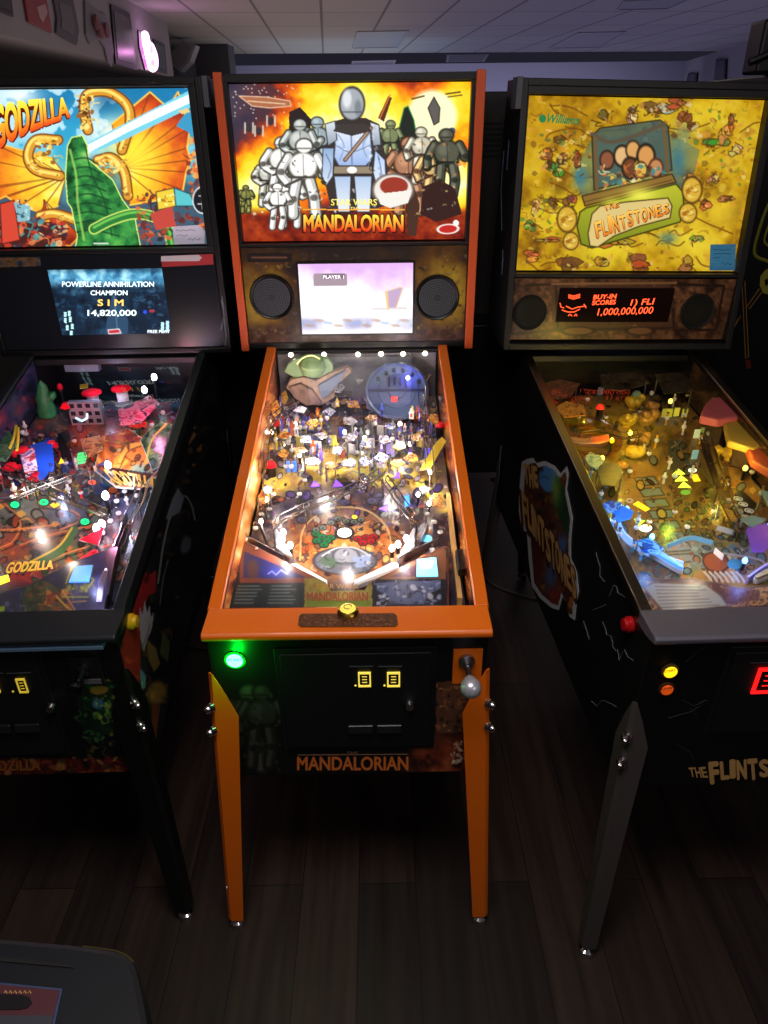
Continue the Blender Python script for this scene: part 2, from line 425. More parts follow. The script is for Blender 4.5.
def make_body(m, trim, railmat, legmat, cabmat):
    r = m.root; zb = .468; zs = m.zlt-.012; zr = m.zr-.014
    # cabinet shell: two sides, front, back, bottom, rear shoulder under the head
    mb = MB()
    for sx in (-1, 1):
        pts = [(sx*CI, 0, zb), (sx*CI, 0, m.zl), (sx*CI, .062, zs), (sx*CI, m.yr, zr), (sx*CI, 1.31, zr), (sx*CI, 1.31, zb+.02)]
        mb.prism(pts, (sx*(CW-CI), 0, 0))
    mb.box(-CI, CI, 0, .019, zb, m.zl); mb.box(-CI, CI, 1.291, 1.31, zb, zr); mb.box(-CI, CI, .019, 1.291, zb, zb+.012)
    mb.box(-CI, CI, m.yr, 1.31, zr-.02, zr)
    mb.build('cabinet', cabmat, r, bevel=.002)
    # lockdown bar
    mb = MB(); h = m.hl
    pr = [(-.02, m.zl), (-.024, m.zl+.004), (-.024, m.zl+.013), (-.018, m.zl+.0185), (m.ylr0 if hasattr(m, 'ylr0') else .062, m.zlt), (.062, m.zlt-.016), (0, m.zl)]
    mb.prism([(-h, y, z) for y, z in pr], (2*h, 0, 0))
    for sx in (-1, 1):   # side wraps of the bar
        mb.prism([(sx*(h-.006), y, z) for y, z in ((-.02, m.zl), (-.022, m.zl+.014), (.062, m.zlt), (.062, m.zlt-.03), (.02, m.zl-.008))], (sx*.006, 0, 0))
    mb.build('lockdown_bar', trim, r, bevel=.004, seg=3)
    # side rails
    sl = (m.zr-m.zlt)/(m.yr-.062)
    for sx in (-1, 1):
        mb = MB(); q = lambda x, y, dz: (sx*x, y, m.zlt+sl*(y-.062)+dz)
        prof = [(m.hr, -.035), (m.hr, -.001), (m.hr-.002, .001), (CI+.002, .001), (CI-.001, -.003), (CI-.001, -.009), (CW+.0005, -.009), (CW+.0005, -.035)]
        V = [q(x, .060, dz) for x, dz in prof]+[q(x, m.yr, dz) for x, dz in prof]; n = len(prof)
        mb.add(V, [tuple(range(n)), tuple(range(2*n-1, n-1, -1))]+[(i, n+i, n+(i+1) % n, (i+1) % n) for i in range(n)])
        mb.build('side_rail', railmat, r, bevel=.0012)
    # glass sheet
    g = lambda x, y, dz: (x, y, m.zlt+sl*(y-.062)+dz)
    MB().prism([g(-CI+.0015, .064, -.006), g(CI-.0015, .064, -.006), g(CI-.0015, m.yr-.002, -.006), g(-CI+.0015, m.yr-.002, -.006)], (0, 0, .0035)).build('glass', GLASS, r)
    for sx in (-1, 1):
        zf = sx*m.fw*math.tan(m.rl)
        make_leg(m, sx, False, legmat, zf); make_leg(m, sx, True, legmat, zf)
    m.sl = sl

def make_head(m, frame_w, split, screen, trimcol=None):
    """backbox shell with its recessed picture, black frame and speaker panel ledge"""
    r = m.root; w, y0, y1 = m.bw, m.yb, m.yb+.25; t = .018
    lean = m.ytt-m.yt
    yl = lambda z: y0+lean*(z-m.tb)/(m.tt-m.tb) if lean else y0
    mb = MB()
    P = lambda x, z, dy=0: (x, yl(z)+dy, z)
    def slab(x0, x1, z0, z1, d=.03, dy=0., mi=0):
        mb.prism([P(x0, z0, dy), P(x1, z0, dy), P(x1, z1, dy), P(x0, z1, dy)], (0, d, 0), mi)
    for sx in (-1, 1):
        x0, x1 = sorted((sx*w, sx*(w-t)))
        mb.prism([P(x0, m.zbb), (x0, y1, m.zbb), (x0, y1, m.zbt), P(x0, m.zbt)], (x1-x0, 0, 0))
        a, b = sorted((sx*(w-t), sx*m.tw)); slab(a, b, m.tb-.004, m.tt+.004)
    mb.box(-w+t, w-t, y1-.012, y1, m.zbb, m.zbt)
    mb.prism([P(-w+t, m.zbt-t), (-w+t, y1-.012, m.zbt-t), (-w+t, y1-.012, m.zbt), P(-w+t, m.zbt)], (2*(w-t), 0, 0))
    mb.prism([P(-w+t, m.zbb), (-w+t, y1-.012, m.zbb), (-w+t, y1-.012, m.zbb+t), P(-w+t, m.zbb+t)], (2*(w-t), 0, 0))
    slab(-w+t, w-t, m.tt+.004, m.zbt-t, .03)
    slab(-w+t, w-t, split, m.tb-.004, .03, -.002)
    mb.build('backbox', BLACK, r, bevel=.003)
    return P

def print_panel(m, o, U, V, nu, nv, base):
    a = Art(m, o, U, V, nu, nv); a.fill(base); return a

# small playfield fittings: every one a sub-part of its playfield -------------------------
def up(m, px, py, h0, h1):
    a = m.fld(px, py, h0); return a, a+np.array((0, -m.fb*(h1-h0)*.0, h1-h0))
def post(m, pf, px, py, h=.03, material=None, ring=True, r=.004):
    a, b = up(m, px, py, 0, h)
    mb = MB().cyl(a, b, r*.8, r*.8, 10, 0)
    if ring: mb.lathe([(r*.8, 0), (r*1.7, .3), (r*1.7, .7), (r*.8, 1)], a+np.array((0,0,h*.45)), a+np.array((0,0,h*.75)), 12, 1)
    mb.lathe([(r*1.1, 0), (r*1.1, .6), (r*.5, 1)], b, b+np.array((0,0,.004)), 8, 2)
    return mb.build('post', [material or CLEARP, RUBBERW, CHROME], pf, smooth=True)
def dome(m, pf, px, py, r, material, h=.04, name='flasher_dome'):
    a, b = up(m, px, py, 0, h)
    mb = MB().cyl(a, b, r*.8, r*.9, 16, 1)
    mb.lathe([(r*1.1, 0), (r*1.1, .12), (r, .15), (r*.92, .5), (r*.62, .85), (r*.25, .98), (.0001, 1)], b, b+np.array((0, 0, r*1.25)), 20, 0)
    return mb.build(name, [material, BLACKP], pf, smooth=True)
def bulb(m, pf, px, py, h, material, r=.006, name='bulb'):
    a, b = up(m, px, py, 0, h)
    mb = MB().cyl(a, b, r*.7, r*.7, 10, 1)
    mb.lathe([(r*.7, 0), (r, .3), (r*.95, .6), (r*.5, .92), (.0001, 1)], b, b+np.array((0, 0, r*2.4)), 12, 0)
    return mb.build(name, [material, BLACKP], pf, smooth=True)
def insert(m, pf, pts, material, name='insert_light', h=.0012):
    P = [m.fld(x, y, .0003) for x, y in pts]
    return MB().prism(P, (0, 0, h)).build(name, material, pf)
def roundin(m, pf, px, py, rx, ry, material, rim=None, ring=None, name='insert_light'):
    pts = [(px+rx*math.cos(t), py+ry*math.sin(t)) for t in np.linspace(0, 2*math.pi, 17)[:-1]]
    mb = MB().prism([m.fld(x, y, .0003) for x, y in pts], (0, 0, .0014), 0)
    if rim is not None:
        mb.prism([m.fld(px+(x-px)*1.45, py+(y-py)*1.45, .0002) for x, y in pts], (0, 0, .0009), 1)
    if ring:   # lens with a dark printed centre
        mb.prism([m.fld(px+(x-px)*.56, py+(y-py)*.56, .0017) for x, y in pts], (0, 0, .0004), 2)
    return mb.build(name, [material, rim or material, ring or material], pf)
def plastic(m, pf, pts, h, material, name='plastic_shield', th=.0025, feet=True):
    P = [m.fld(x, y, h) for x, y in pts]; mb = MB().prism(P, (0, 0, th), 0)
    if feet:
        for q in (P[0], P[len(P)//2]):
            c = q*.86+sum(P)/len(P)*.14; b = c.copy(); b[2] = m.fz(c[1]); mb.cyl(b, c+np.array((0,0,th+.003)), .0022, .0022, 8, 1)
    return mb.build(name, [material, STEEL], pf)
def wire_ramp(m, pf, pts, gap=.022, r=.0016, name='wire_ramp', hooks=4, material=None):
    """pts: (px, py, height): two running rails, a lower rail and cross hoops"""
    C = [m.fld(x, y, h) for x, y, h in pts]; C = [np.array(c) for c in spline([tuple(c) for c in C], 6)]
    mb = MB(); A = []; B = []; D = []
    for i, c in enumerate(C):
        t = C[min(i+1, len(C)-1)]-C[max(i-1, 0)]; n = np.array((-t[1], t[0], 0)); n /= np.linalg.norm(n)+1e-9
        A.append(c+n*gap/2); B.append(c-n*gap/2); D.append(c-np.array((0, 0, .012)))
    for q in (A, B): mb.tube(q, r, 6)
    mb.tube([d+(a-c)*.45 for d, a, c in zip(D, A, C)], r, 6); mb.tube([d+(b-c)*.45 for d, b, c in zip(D, B, C)], r, 6)
    for k in np.linspace(0, len(C)-1, hooks).astype(int):
        mb.tube([A[k], D[k]+(A[k]-C[k])*.5, D[k]+(B[k]-C[k])*.5, B[k]], r, 6)
        g = D[k].copy(); g[2] = m.fz(g[1])
        if D[k][2]-g[2] > .004: mb.cyl(g, D[k], .0022, .0022, 8)
    return mb.build(name, material or WIRE, pf, smooth=True)
def flipper(m, pf, p0, p1, material, r0=.011, r1=.0055, h=.016, rubber=None):
    a = m.fld(*p0, h); b = m.fld(*p1, h); d = b-a; L = np.linalg.norm(d[:2]); e = np.array((d[0], d[1], 0))/L; n = np.array((-e[1], e[0], 0))
    def out(k):
        pts = []
        for t in np.linspace(math.pi/2, 3*math.pi/2, 9): pts.append(a+(e*math.cos(t)+n*math.sin(t))*r0*k)
        for t in np.linspace(-math.pi/2, math.pi/2, 7): pts.append(b+(e*math.cos(t)+n*math.sin(t))*r1*k)
        for p in pts: p[2] = m.fz(p[1])
        return pts
    mb = MB().prism([p+np.array((0,0,.014)) for p in out(.86)], (0, 0, .009), 0)
    mb.prism([p+np.array((0,0,.004)) for p in out(1.)], (0, 0, .012), 1)
    c = a.copy(); c[2] = m.fz(c[1]); mb.cyl(c+np.array((0,0,.02)), c+np.array((0,0,.026)), r0*.6, r0*.5, 14, 0)
    return mb.build('flipper', [material, rubber or RUBBERW], pf, bevel=.001)
def bumper(m, pf, px, py, r, cap, body=None, h=.05):
    a, b = up(m, px, py, 0, h)
    mb = MB().lathe([(r*.95, 0), (r*.95, .1), (r*.6, .16), (r*.6, .8), (r*.7, 1)], a, b, 24, 1)
    mb.lathe([(r*1.05, 0), (r*1.05, .4), (r*.9, .7), (r*.4, .95), (.0001, 1)], b, b+np.array((0,0,.014)), 24, 0)
    mb.lathe([(r*1.25, 0), (r*1.3, .5), (r*1.25, 1)], a+np.array((0,0,.018)), a+np.array((0,0,.021)), 24, 2)
    return mb.build('pop_bumper', [cap, body or WHITEP, CHROME], pf, smooth=True)
def target(m, pf, px, py, material, w=.022, h=.03, ang=0.):
    a = m.fld(px, py, 0); c, s = math.cos(ang), math.sin(ang)
    mb = MB(); P = [a+np.array((c*x-s*y, s*x+c*y, z)) for z in (.002, h) for y in (0, .004) for x in (-w/2, w/2)]
    mb.add(P, [(0,2,3,1),(4,5,7,6),(0,1,5,4),(2,6,7,3),(0,4,6,2),(1,3,7,5)], 0)
    mb.cyl(a+np.array((-s*.006, c*.006, 0)), a+np.array((-s*.006, c*.006, h*.7)), .003, .003, 8, 1)
    return mb.build('target', [material, BLACKP], pf, bevel=.001)
def guide(m, pf, pts, h=.022, th=.0016, material=None, name='lane_guide'):
    C = [m.fld(x, y, 0) for x, y in spline(pts, 6)]; mb = MB(); V = []; n = len(C)
    for i, c in enumerate(C):
        t = C[min(i+1, n-1)]-C[max(i-1, 0)]; k = np.array((-t[1], t[0], 0)); k /= np.linalg.norm(k)+1e-9; z = np.array((0, 0, h))
        V += [c-k*th, c+k*th, c+k*th+z, c-k*th+z]
    F = [(3, 2, 1, 0), (4*n-4, 4*n-3, 4*n-2, 4*n-1)]
    for i in range(n-1):
        for k in range(4): F.append((i*4+k, i*4+(k+1) % 4, i*4+4+(k+1) % 4, i*4+4+k))
    return mb.add(V, F).build(name, material or STEEL, pf)
def sling(m, pf, pts, top, lights, h=.034):
    """slingshot: rubber band round three posts under a clear or printed plastic"""
    P = [m.fld(x, y, .018) for x, y in pts]; mb = MB().tube(P, .0035, 8, 0, closed=True)
    for p in P:
        b = p.copy(); b[2] = m.fz(b[1]); mb.cyl(b, b+np.array((0,0,h)), .004, .004, 10, 1)
    mb.prism([m.fld(x, y, h) for x, y in pts], (0, 0, .0025), 2)
    return mb.build('slingshot', [RUBBERW, CLEARP, top], pf)

def playfield_board(m, y0, y1, nu, nv):
    w = .2565
    mb = MB(); t = .012
    mb.prism([(-w, y0, m.fz(y0)-.0004), (w, y0, m.fz(y0)-.0004), (w, y1, m.fz(y1)-.0004), (-w, y1, m.fz(y1)-.0004)], (0, 0, -t))
    pf = mb.build('playfield', WOOD, m.root)
    a = Art(m, (-w, y0, m.fz(y0)), (2*w, 0, 0), (0, y1-y0, m.fb*(y1-y0)), nu, nv)
    return pf, a
def art_plastic(m, pf, pts, h, draw, name='printed_plastic', res=90):
    """flat printed plastic on posts: clear edge below, artwork on top"""
    P = [m.fld(x, y, h) for x, y in pts]; mb = MB().prism([p-np.array((0,0,.003)) for p in P], (0, 0, .0026), 0)
    for q in (P[0], P[len(P)//2]):
        c = q*.86+sum(P)/len(P)*.14; b = c.copy(); b[2] = m.fz(c[1]); mb.cyl(b, c-np.array((0,0,.003)), .0022, .0022, 8, 1)
    o = mb.build(name, [mat('plastic_edge', (200,205,210), .2), STEEL], pf)
    A = np.array(P); x0, x1, y0, y1 = A[:,0].min(), A[:,0].max(), A[:,1].min(), A[:,1].max()
    a = Art(m, (x0, y0, m.fz(y0)+h), (x1-x0, 0, 0), (0, y1-y0, m.fb*(y1-y0)), res, res); draw(a)
    a.build('plastic_print', art_mat('playfield_print', rough=.25), pf, cut=pts); return o
def inner_walls(m, draw, nu=150, nv=24, mtl=None):
    """printed blades lining both inner cabinet walls above the playfield"""
    for sx in (-1, 1):
        x = sx*(CI-.0015); y0, y1 = .075, 1.12
        a = Art(m, (x, y0, m.fz(y0)+.002), (0, y1-y0, m.fb*(y1-y0)), (0, 0, .06), nu, nv)
        top0 = m.zlt+m.sl*(y0-.062)-.012-(m.fz(y0)+.002); top1 = m.zlt+m.sl*(y1-.062)-.012-(m.fz(y1)+.002)
        hh = top0+(top1-top0)*a.uu
        a.P[:, 2] += a.vv*(hh-.06); a.X, a.Y = project(m.world(a.P))
        draw(a, sx); a.build('art_blade', mtl or art_mat('printed_blade', rough=.12), m.root)
def button_lamp(m, name, px, py, r, material, rim, parent=None, y=0., d=.012, sq=1.):
    c = m.front(px, py, y)
    mb = MB().lathe([(r*1.35, 0), (r*1.35, .4), (r*1.15, .6), (r*1.02, .6)], c, c+np.array((0, -d, 0)), 24, 1)
    mb.lathe([(r, 0), (r, .6), (r*.85, .9), (.0001, 1)], c+np.array((0, -d*.3, 0)), c+np.array((0, -d*1.1, 0)), 24, 0)
    o = mb.build(name, [material, rim], m.root, smooth=True); return o, c
def text(m, parent, s, Q, hit, material, off=0.02, **k): return letters(k.pop('name', 'lettering'), s, quad(Q, hit), material, parent, off, **k)
def front_hit(m, y): return lambda a, b: m.front(a, b, y)
def speaker(m, parent, px, py, rx, yy, matl=BLACKP, cone=None):
    c = m.front(px, py, yy); e = m.front(px+rx, py, yy); r = abs(e[0]-c[0])
    mb = MB().lathe([(r*1.06, 0), (r*1.06, .5), (r, 1), (r*.9, .6), (r*.86, .1)], c, c+np.array((0, -.008, 0)), 30, 0)
    mb.lathe([(r*.9, 0), (r*.88, .3), (r*.3, .12), (.0001, .2)], c+np.array((0, -.0005, 0)), c+np.array((0, -.0065, 0)), 30, 1)
    o = mb.build('speaker', [matl, cone or matl], parent, smooth=True)
    g = MB()
    for ring in range(2, 9):
        q = r*ring/9.5; n = int(7*ring)
        for k in range(n):
            t = 2*math.pi*k/n+ring*.3; p = c+np.array((q*math.cos(t), -.0062, q*math.sin(t))); g.cyl(p, p+np.array((0, -.0012, 0)), r*.03, r*.03, 5)
    return o, g, c, r
def leaf_line(m, pts, w, y, material, name, parent):
    """thin raised stroke on a front plane"""
    P = [m.front(x, yy, y) for x, yy in pts]; return MB().tube(P, w, 5).build(name, material, parent)

# ================================================================== MACHINE IN THE MIDDLE
def machine_centre():
    m = MC; r = m.root
    make_body(m, ORANGE, ORANGE, ORANGE, BLACK)
    make_head(m, .02, 1.44, None)
    for sx in (-1, 1):   # orange edge strips of the head
        x0, x1 = sorted((sx*m.bw, sx*(m.bw-.0235)))
        MB().box(x0, x1+(.002 if sx > 0 else 0), m.yb-.014, m.yb-.0005, m.zbb-.004, m.zbt+.004).build('edge_trim', ORANGED, r, bevel=.002)
    # ---- backlit picture
    a = Art(m, (-m.tw, m.yt, m.tt), (2*m.tw, 0, 0), (0, 0, m.tb-m.tt), 380, 246)
    X, Y = a.X, a.Y; n1 = a.noise(26, 3); n2 = a.noise(9, 9)
    burst = 0
    for cx, cy, rx, ry, k in ((256,182,36,34,.95),(248,200,26,24,.6),(305,128,42,40,.85),(342,108,40,34,.85),(388,112,34,44,.9),(420,165,44,40,.8),(462,130,30,60,.7),(456,200,32,36,.75),(330,95,30,25,.35),(440,92,40,24,.6),(300,180,60,40,.4),(380,175,70,40,.5)):
        burst = burst+k*np.exp(-((X-cx)/rx)**2-((Y-cy)/ry)**2)
    t = np.clip(burst*.72+(n1-.5)*.75+(n2-.5)*.25, 0, 1.3)
    a.grad(t, [(0,(62,50,66)),(.18,(84,46,52)),(.32,(168,54,26)),(.48,(236,112,20)),(.66,(253,196,24)),(.9,(255,232,70)),(1.15,(255,250,190))])
    g = np.clip((Y-206+8*(n1-.5))/10, 0, 1)
    a.grad(n2*.7+n1*.3, [(.25,(58,14,12)),(.5,(126,34,18)),(.75,(176,66,24))], g)
    lft = np.clip((262-X)/30, 0, 1)*np.clip((150-Y)/35, 0, 1); a.grad(n1, [(.2,(52,44,62)),(.8,(86,70,84))], lft)
    a.ell(432, 117, 25, 27, (255,250,205), .95, 0, .2)
    rr = random.Random(4)
    for _ in range(60): a.ell(rr.uniform(232,300), rr.uniform(84,130), .7, .7, (230,215,200), .8, 0, .8)
    a.line([(384,150),(470,148)], 2, (220,70,40), .6); a.confetti(rect(395,150,470,165), 40, [(225,70,60),(200,60,110),(240,140,40)], (3,8), .6, 3)
    a.poly([(239,96),(266,97),(290,101),(291,106),(270,108),(252,106)], (168,104,72), 1, (230,190,160), 1); a.line([(248,101),(285,104)], 1, (235,205,170))
    for bx, by in ((249,128),(259,131),(271,121)):   # little spoked shapes in the sky
        a.ell(bx, by, 3, 4.4, (60,50,55)); a.line([(bx-4,by-5),(bx-4,by+5)], 1.4, (205,205,190)); a.line([(bx+4,by-5),(bx+4,by+5)], 1.4, (205,205,190))
    a.poly([(428,108),(434,97),(440,108),(439,122),(434,125)], (92,88,84), 1, (40,36,34), 1); a.ell(452,131,3.6,3.6,(70,80,100))
    a.line([(412,99),(424,96)], 1.6, (80,60,20)); a.line([(446,94),(460,92)], 1.6, (80,60,20)); a.line([(448,97),(462,95)], 1.2, (80,60,20))
    # dark tall silhouettes behind
    a.poly([(289,112),(300,107),(312,120),(309,134),(289,134)], (44,34,34)); a.poly([(396,140),(404,108),(408,106),(414,120),(419,150),(398,152)], (34,40,34), 1, (60,150,80), 1)
    for f in ((246,212,26,(120,120,60),(30,34,24)),(268,205,48,(190,190,180),(34,30,28)),(281,200,62,(228,228,220),(60,54,50)),(290,226,52,(238,238,230),(48,44,42)),(318,176,58,(150,165,170),(40,44,44)),
              (300,180,60,(176,180,176),(44,46,42)),(303,216,76,(240,240,234),(70,66,60)),(278,228,44,(245,245,238),(58,50,44)),(390,165,44,(120,128,90),(36,38,30)),(408,212,74,(170,120,90),(60,36,26)),
              (422,182,54,(196,190,170),(60,52,44)),(434,206,60,(205,170,110),(70,40,30)),(447,196,66,(84,84,70),(28,32,24))):
        a.figure(*f)
    a.poly([(424,186),(440,180),(455,188),(462,214),(436,222),(420,214)], (52,30,28)); a.poly([(404,190),(414,186),(420,205),(416,236),(408,236)], (70,44,34))
    a.confetti(rect(247,160,322,222), 60, [(245,245,238),(90,80,70),(200,200,190),(60,50,46)], (1.5,3.5), .6, 11)
    a.confetti(rect(392,140,458,216), 70, [(90,60,40),(225,190,120),(60,48,36),(200,120,60),(180,180,170)], (1.5,3.5), .6, 12)
    # the big plain grey-blue armoured figure
    a.poly([(331,122),(345,118),(366,118),(379,124),(388,168),(386,206),(370,210),(331,208),(322,170)], (54,48,46))
    a.polyg([(337,127),(370,127),(372,158),(366,166),(339,166),(334,157)], (226,232,244), (150,176,222), (70,74,88), 1.2)
    a.line([(351,128),(352,164)], 1.4, (110,124,160)); a.polyg([(325,124),(335,121),(337,140),(328,146)], (215,222,232), (140,150,165), (50,48,48), 1); a.polyg([(370,122),(379,125),(381,145),(373,146)], (215,222,232), (140,150,165), (50,48,48), 1)
    a.polyg([(323,148),(334,148),(333,176),(326,186),(322,176)], (140,168,206), (210,220,235), (52,52,60), 1); a.polyg([(375,150),(385,160),(386,180),(377,188),(373,172)], (170,196,232), (225,232,246), (52,52,60), 1)
    a.poly([(334,166),(372,166),(373,174),(333,174)], (146,130,110), 1, (50,40,36), 1); a.ell(352,170,5,3.4,(240,240,235))
    for P_, c_ in (([(338,134),(344,146),(340,160)], (120,140,178)), ([(369,134),(363,146),(368,160)], (120,140,178)), ([(337,146),(351,152),(371,145)], (96,112,148)), ([(339,184),(343,198),(341,210)], (110,128,160)), ([(367,184),(362,198),(366,210)], (110,128,160)), ([(335,194),(350,192)], (84,90,110)), ([(355,192),(371,194)], (84,90,110)), ([(326,154),(331,166),(328,178)], (90,104,140)), ([(378,156),(381,170),(380,182)], (90,104,140))): a.curve(P_, 1.1, c_, .8)
    a.confetti(rect(334,126,372,164), 26, [(236,242,250),(150,172,210),(190,206,234)], (2,5), .6, 91); a.confetti(rect(334,176,372,212), 30, [(236,240,246),(120,140,176),(60,58,64)], (2,5), .55, 92); a.confetti([(322,160),(334,200),(330,212),(322,205)], 16, [(40,36,36),(90,76,64)], (2,5), .8, 93); a.confetti([(374,120),(392,165),(388,210),(374,208)], 26, [(38,34,34),(96,80,70),(150,160,180)], (2,5), .7, 94)
    a.line([(371,128),(345,160)], 4, (92,66,54)); a.line([(371,128),(345,160)], 1.2, (200,170,140))
    a.polyg([(334,176),(351,176),(350,212),(338,212)], (168,190,222), (228,232,236), (52,46,46), 1.2); a.polyg([(354,176),(372,176),(370,212),(357,212)], (168,190,222), (228,232,236), (52,46,46), 1.2)
    a.poly([(338,124),(366,124),(372,131),(352,136),(333,131)], (62,56,54)); a.ell(352,104,11.5,15.5,(160,166,172),1,0,.15,(52,50,52),.16); a.ell(347,99,4.5,9,(228,230,234),.85,0,.6); a.ell(358,108,3.4,8,(112,118,126),.8,0,.6); a.line([(341,112),(363,112)], 1.2, (84,86,92))
    a.poly([(378,118),(388,96),(392,98),(384,122)], (88,48,30)); a.line([(380,118),(390,95)], 1.2, (220,120,50))
    a.ell(393,190,19,15,(228,222,214),1,0,.12,(110,96,90),.12); a.ell(394,186,14,9,(150,54,40),1); a.poly([(378,194),(412,190),(408,203),(390,208),(380,204)], (232,228,220))
    a.poly(rect(303,209,405,210.2), (240,170,60)); a.ell(448,229,9,4,(188,40,34),1,-.05,.2,(240,235,230),.28); a.ell(456,223,3,3,(235,235,235))
    a.build('backlit_picture', art_mat('backlit_print', 1.2, .25), r)
    fh = front_hit(m, m.yt-.0008)
    lam = art_mat('lit_lettering', 1.25, .3)
    dk = mat('ink_dark', (44,12,8), .5)
    fh0 = front_hit(m, m.yt-.0004)
    text(m, r, 'STAR WARS', rect(331,199,377,205.5), fh, lam, .015, cols=[(0,(250,225,60)),(1,(255,245,140))])
    text(m, r, 'THE', rect(350,207,360,209.3), fh, lam, .015, cols=[(0,(250,200,60)),(1,(255,235,140))])
    text(m, r, 'MANDALORIAN', rect(302,213,405,233.5), fh0, dk, .07, space=.95)
    text(m, r, 'MANDALORIAN', rect(303.5,214.5,403.5,232), fh, lam, .035, space=.95, cols=[(0,(206,40,22)),(.4,(245,120,26)),(1,(255,236,80))])
    # ---- speaker panel with screen and two speakers
    yp = m.yb+.002
    P0 = m.front(243, 346, yp)
    a = Art(m, (-.346, yp, 1.437), (.692, 0, 0), (0, 0, 1.146-1.437), 300, 130)
    n1 = a.noise(14, 21); n2 = a.noise(5, 22)
    t = .75*np.exp(-((a.X-262)/30)**2-((a.Y-300)/36)**2)+.8*np.exp(-((a.X-445)/26)**2-((a.Y-290)/40)**2)+(n1-.5)*.5
    a.grad(t, [(0,(46,38,36)),(.25,(88,58,30)),(.5,(150,120,40)),(.75,(186,160,48))])
    a.grad(n2, [(.3,(60,36,34)),(.7,(112,84,76))], np.clip((a.Y-322)/8, 0, 1)*.8)
    a.confetti(rect(246,262,296,334), 70, [(46,38,34),(130,100,60),(90,80,90),(170,140,60)], (2,5), .7, 5); a.confetti(rect(416,252,466,334), 70, [(46,38,34),(130,100,60),(90,80,90),(170,140,60)], (2,5), .7, 6)
    a.poly(rect(247,253,292,262), (38,34,34)); a.line([(252,257.5),(286,257.5)], 2, (120,84,66))
    a.confetti(rect(300,252,416,263), 30, [(84,70,60),(60,54,54),(112,84,52)], (2,6), .6, 8)
    pan = a.build('speaker_panel', art_mat('printed_panel', rough=.3), r)
    for px in (272, 437):
        o, g, c, rad = speaker(m, pan, px, 297 if px < 300 else 297.5, 21, yp-.0005, BLACKP, mat('speaker_cone', (46,50,58), .6))
        g.build('speaker_grille', mat('grille_dots', (88,94,104), .5), pan)
    sc = [m.front(x, y, yp-.001) for x, y in ((299.5,264),(413,262.5),(412.5,332.5),(301,334))]
    x0, x1 = (sc[0][0]+sc[3][0])/2, (sc[1][0]+sc[2][0])/2; z0, z1 = (sc[2][2]+sc[3][2])/2, (sc[0][2]+sc[1][2])/2
    MB().box(x0-.006, x1+.006, yp-.004, yp, z0-.006, z1+.006).build('screen_bezel', BLACKP, pan)
    a = Art(m, (x0, yp-.0045, z1), (x1-x0, 0, 0), (0, 0, z0-z1), 170, 104)
    n1 = a.noise(20, 31)
    a.grad(np.clip((a.Y-264)/70+(n1-.5)*.5, 0, 1), [(0,(214,170,226)),(.25,(236,222,248)),(.6,(255,252,250)),(.8,(235,226,238)),(1,(250,248,246))])
    a.grad(n1, [(.3,(150,150,190)),(.6,(255,255,255))], np.clip((a.Y-314)/6, 0, 1)*np.clip((332-a.Y)/6, 0, 1)*.75)
    a.poly(rect(313.5,273.5,347,286), (158,140,150)); a.poly(rect(322,274,345,279), (120,104,118)); 
    a.poly([(387,291),(400,287),(403,288),(396,309),(388,309)], (186,160,190), 1, (240,200,150), 1); a.poly([(372,308),(407,307),(407,309.5),(372,310)], (214,206,206)); a.line([(386,292),(388,309)], 2, (240,190,120))
    for k in range(12): a.ell(300+k*9.5, 323+3*math.sin(k*2.1), 5, 1.6, (178,150,130) if k % 3 else (150,170,215), .6, .1, .5)
    scr = a.build('screen', art_mat('screen_bright', 1.3, .2), pan)
    text(m, pan, 'PLAYER 1', rect(323,275.3,344,278.6), front_hit(m, yp-.0052), mat('screen_ink', (245,240,245), .4, emit=(250,245,250), es=1.2), .01, name='screen_text')
    # ---- front: door, button, plunger, lettering, print
    a = Art(m, (-.279, -.0012, m.zl-.006), (.558, 0, 0), (0, 0, .474-m.zl+.006), 230, 150)
    a.fill((17,17,19)); n1 = a.noise(10, 41); n2 = a.noise(4, 42)
    a.grad(n1, [(.3,(44,24,18)),(.55,(130,50,30)),(.8,(170,90,46))], np.clip(np.minimum((a.X-398)/22, (a.Y-718)/30), 0, 1)*.9)
    a.poly([(436,682),(470,680),(470,732),(436,733)], (92,58,42)); a.confetti(rect(436,680,470,732), 70, [(150,90,54),(176,116,70),(90,56,40),(40,30,26)], (2,6), .85, 2)
    a.confetti([(452,762),(456,744),(462,736),(466,764)], 40, [(235,210,190),(190,120,80),(220,180,150)], (2,5), .9, 8)
    for f in ((247,770,84,(52,52,46),(26,26,25)),(262,766,80,(42,42,38),(22,22,22))): a.figure(*f)
    a.confetti(rect(238,695,280,772), 50, [(56,54,48),(30,30,28),(66,62,54)], (2,5), .7, 9)
    a.build('front_print', art_mat('printed_front', rough=.4), r)
    f3 = front_hit(m, -.0022)
    text(m, r, 'MANDALORIAN', rect(297,756.5,408.5,770.5), f3, mat('ink_orange', (226,120,52), .45), .03, cols=None)
    text(m, r, 'THE', rect(347,751.5,358,754), f3, mat('ink_tan', (150,110,80), .45), .01); 
    MB().prism([m.front(x, y, -.0015) for x, y in ((298,754.6),(408,753.9),(408,754.6),(298,755.3))], (0, -.0005, 0)).build('printed_rule', mat('ink_tan', (150,110,80)), r)
    coin_door(m, (273,649,434,748), ((358,672,371,686),(387,672,400,686)), (409.5,704), (255,226,90), .8)
    b, c = button_lamp(m, 'start_button', 235, 659.5, .0165, glow('start_green', (96,255,196), 5.5), mat('green_rim', (10,120,50), .3), y=-.001, d=.006)
    text(m, b, 'START', rect(227.5,658.6,242.5,661.4), lambda u, v: m.front(u, v, -.0082), mat('ink_green', (10,60,40)), .02, name='button_text')
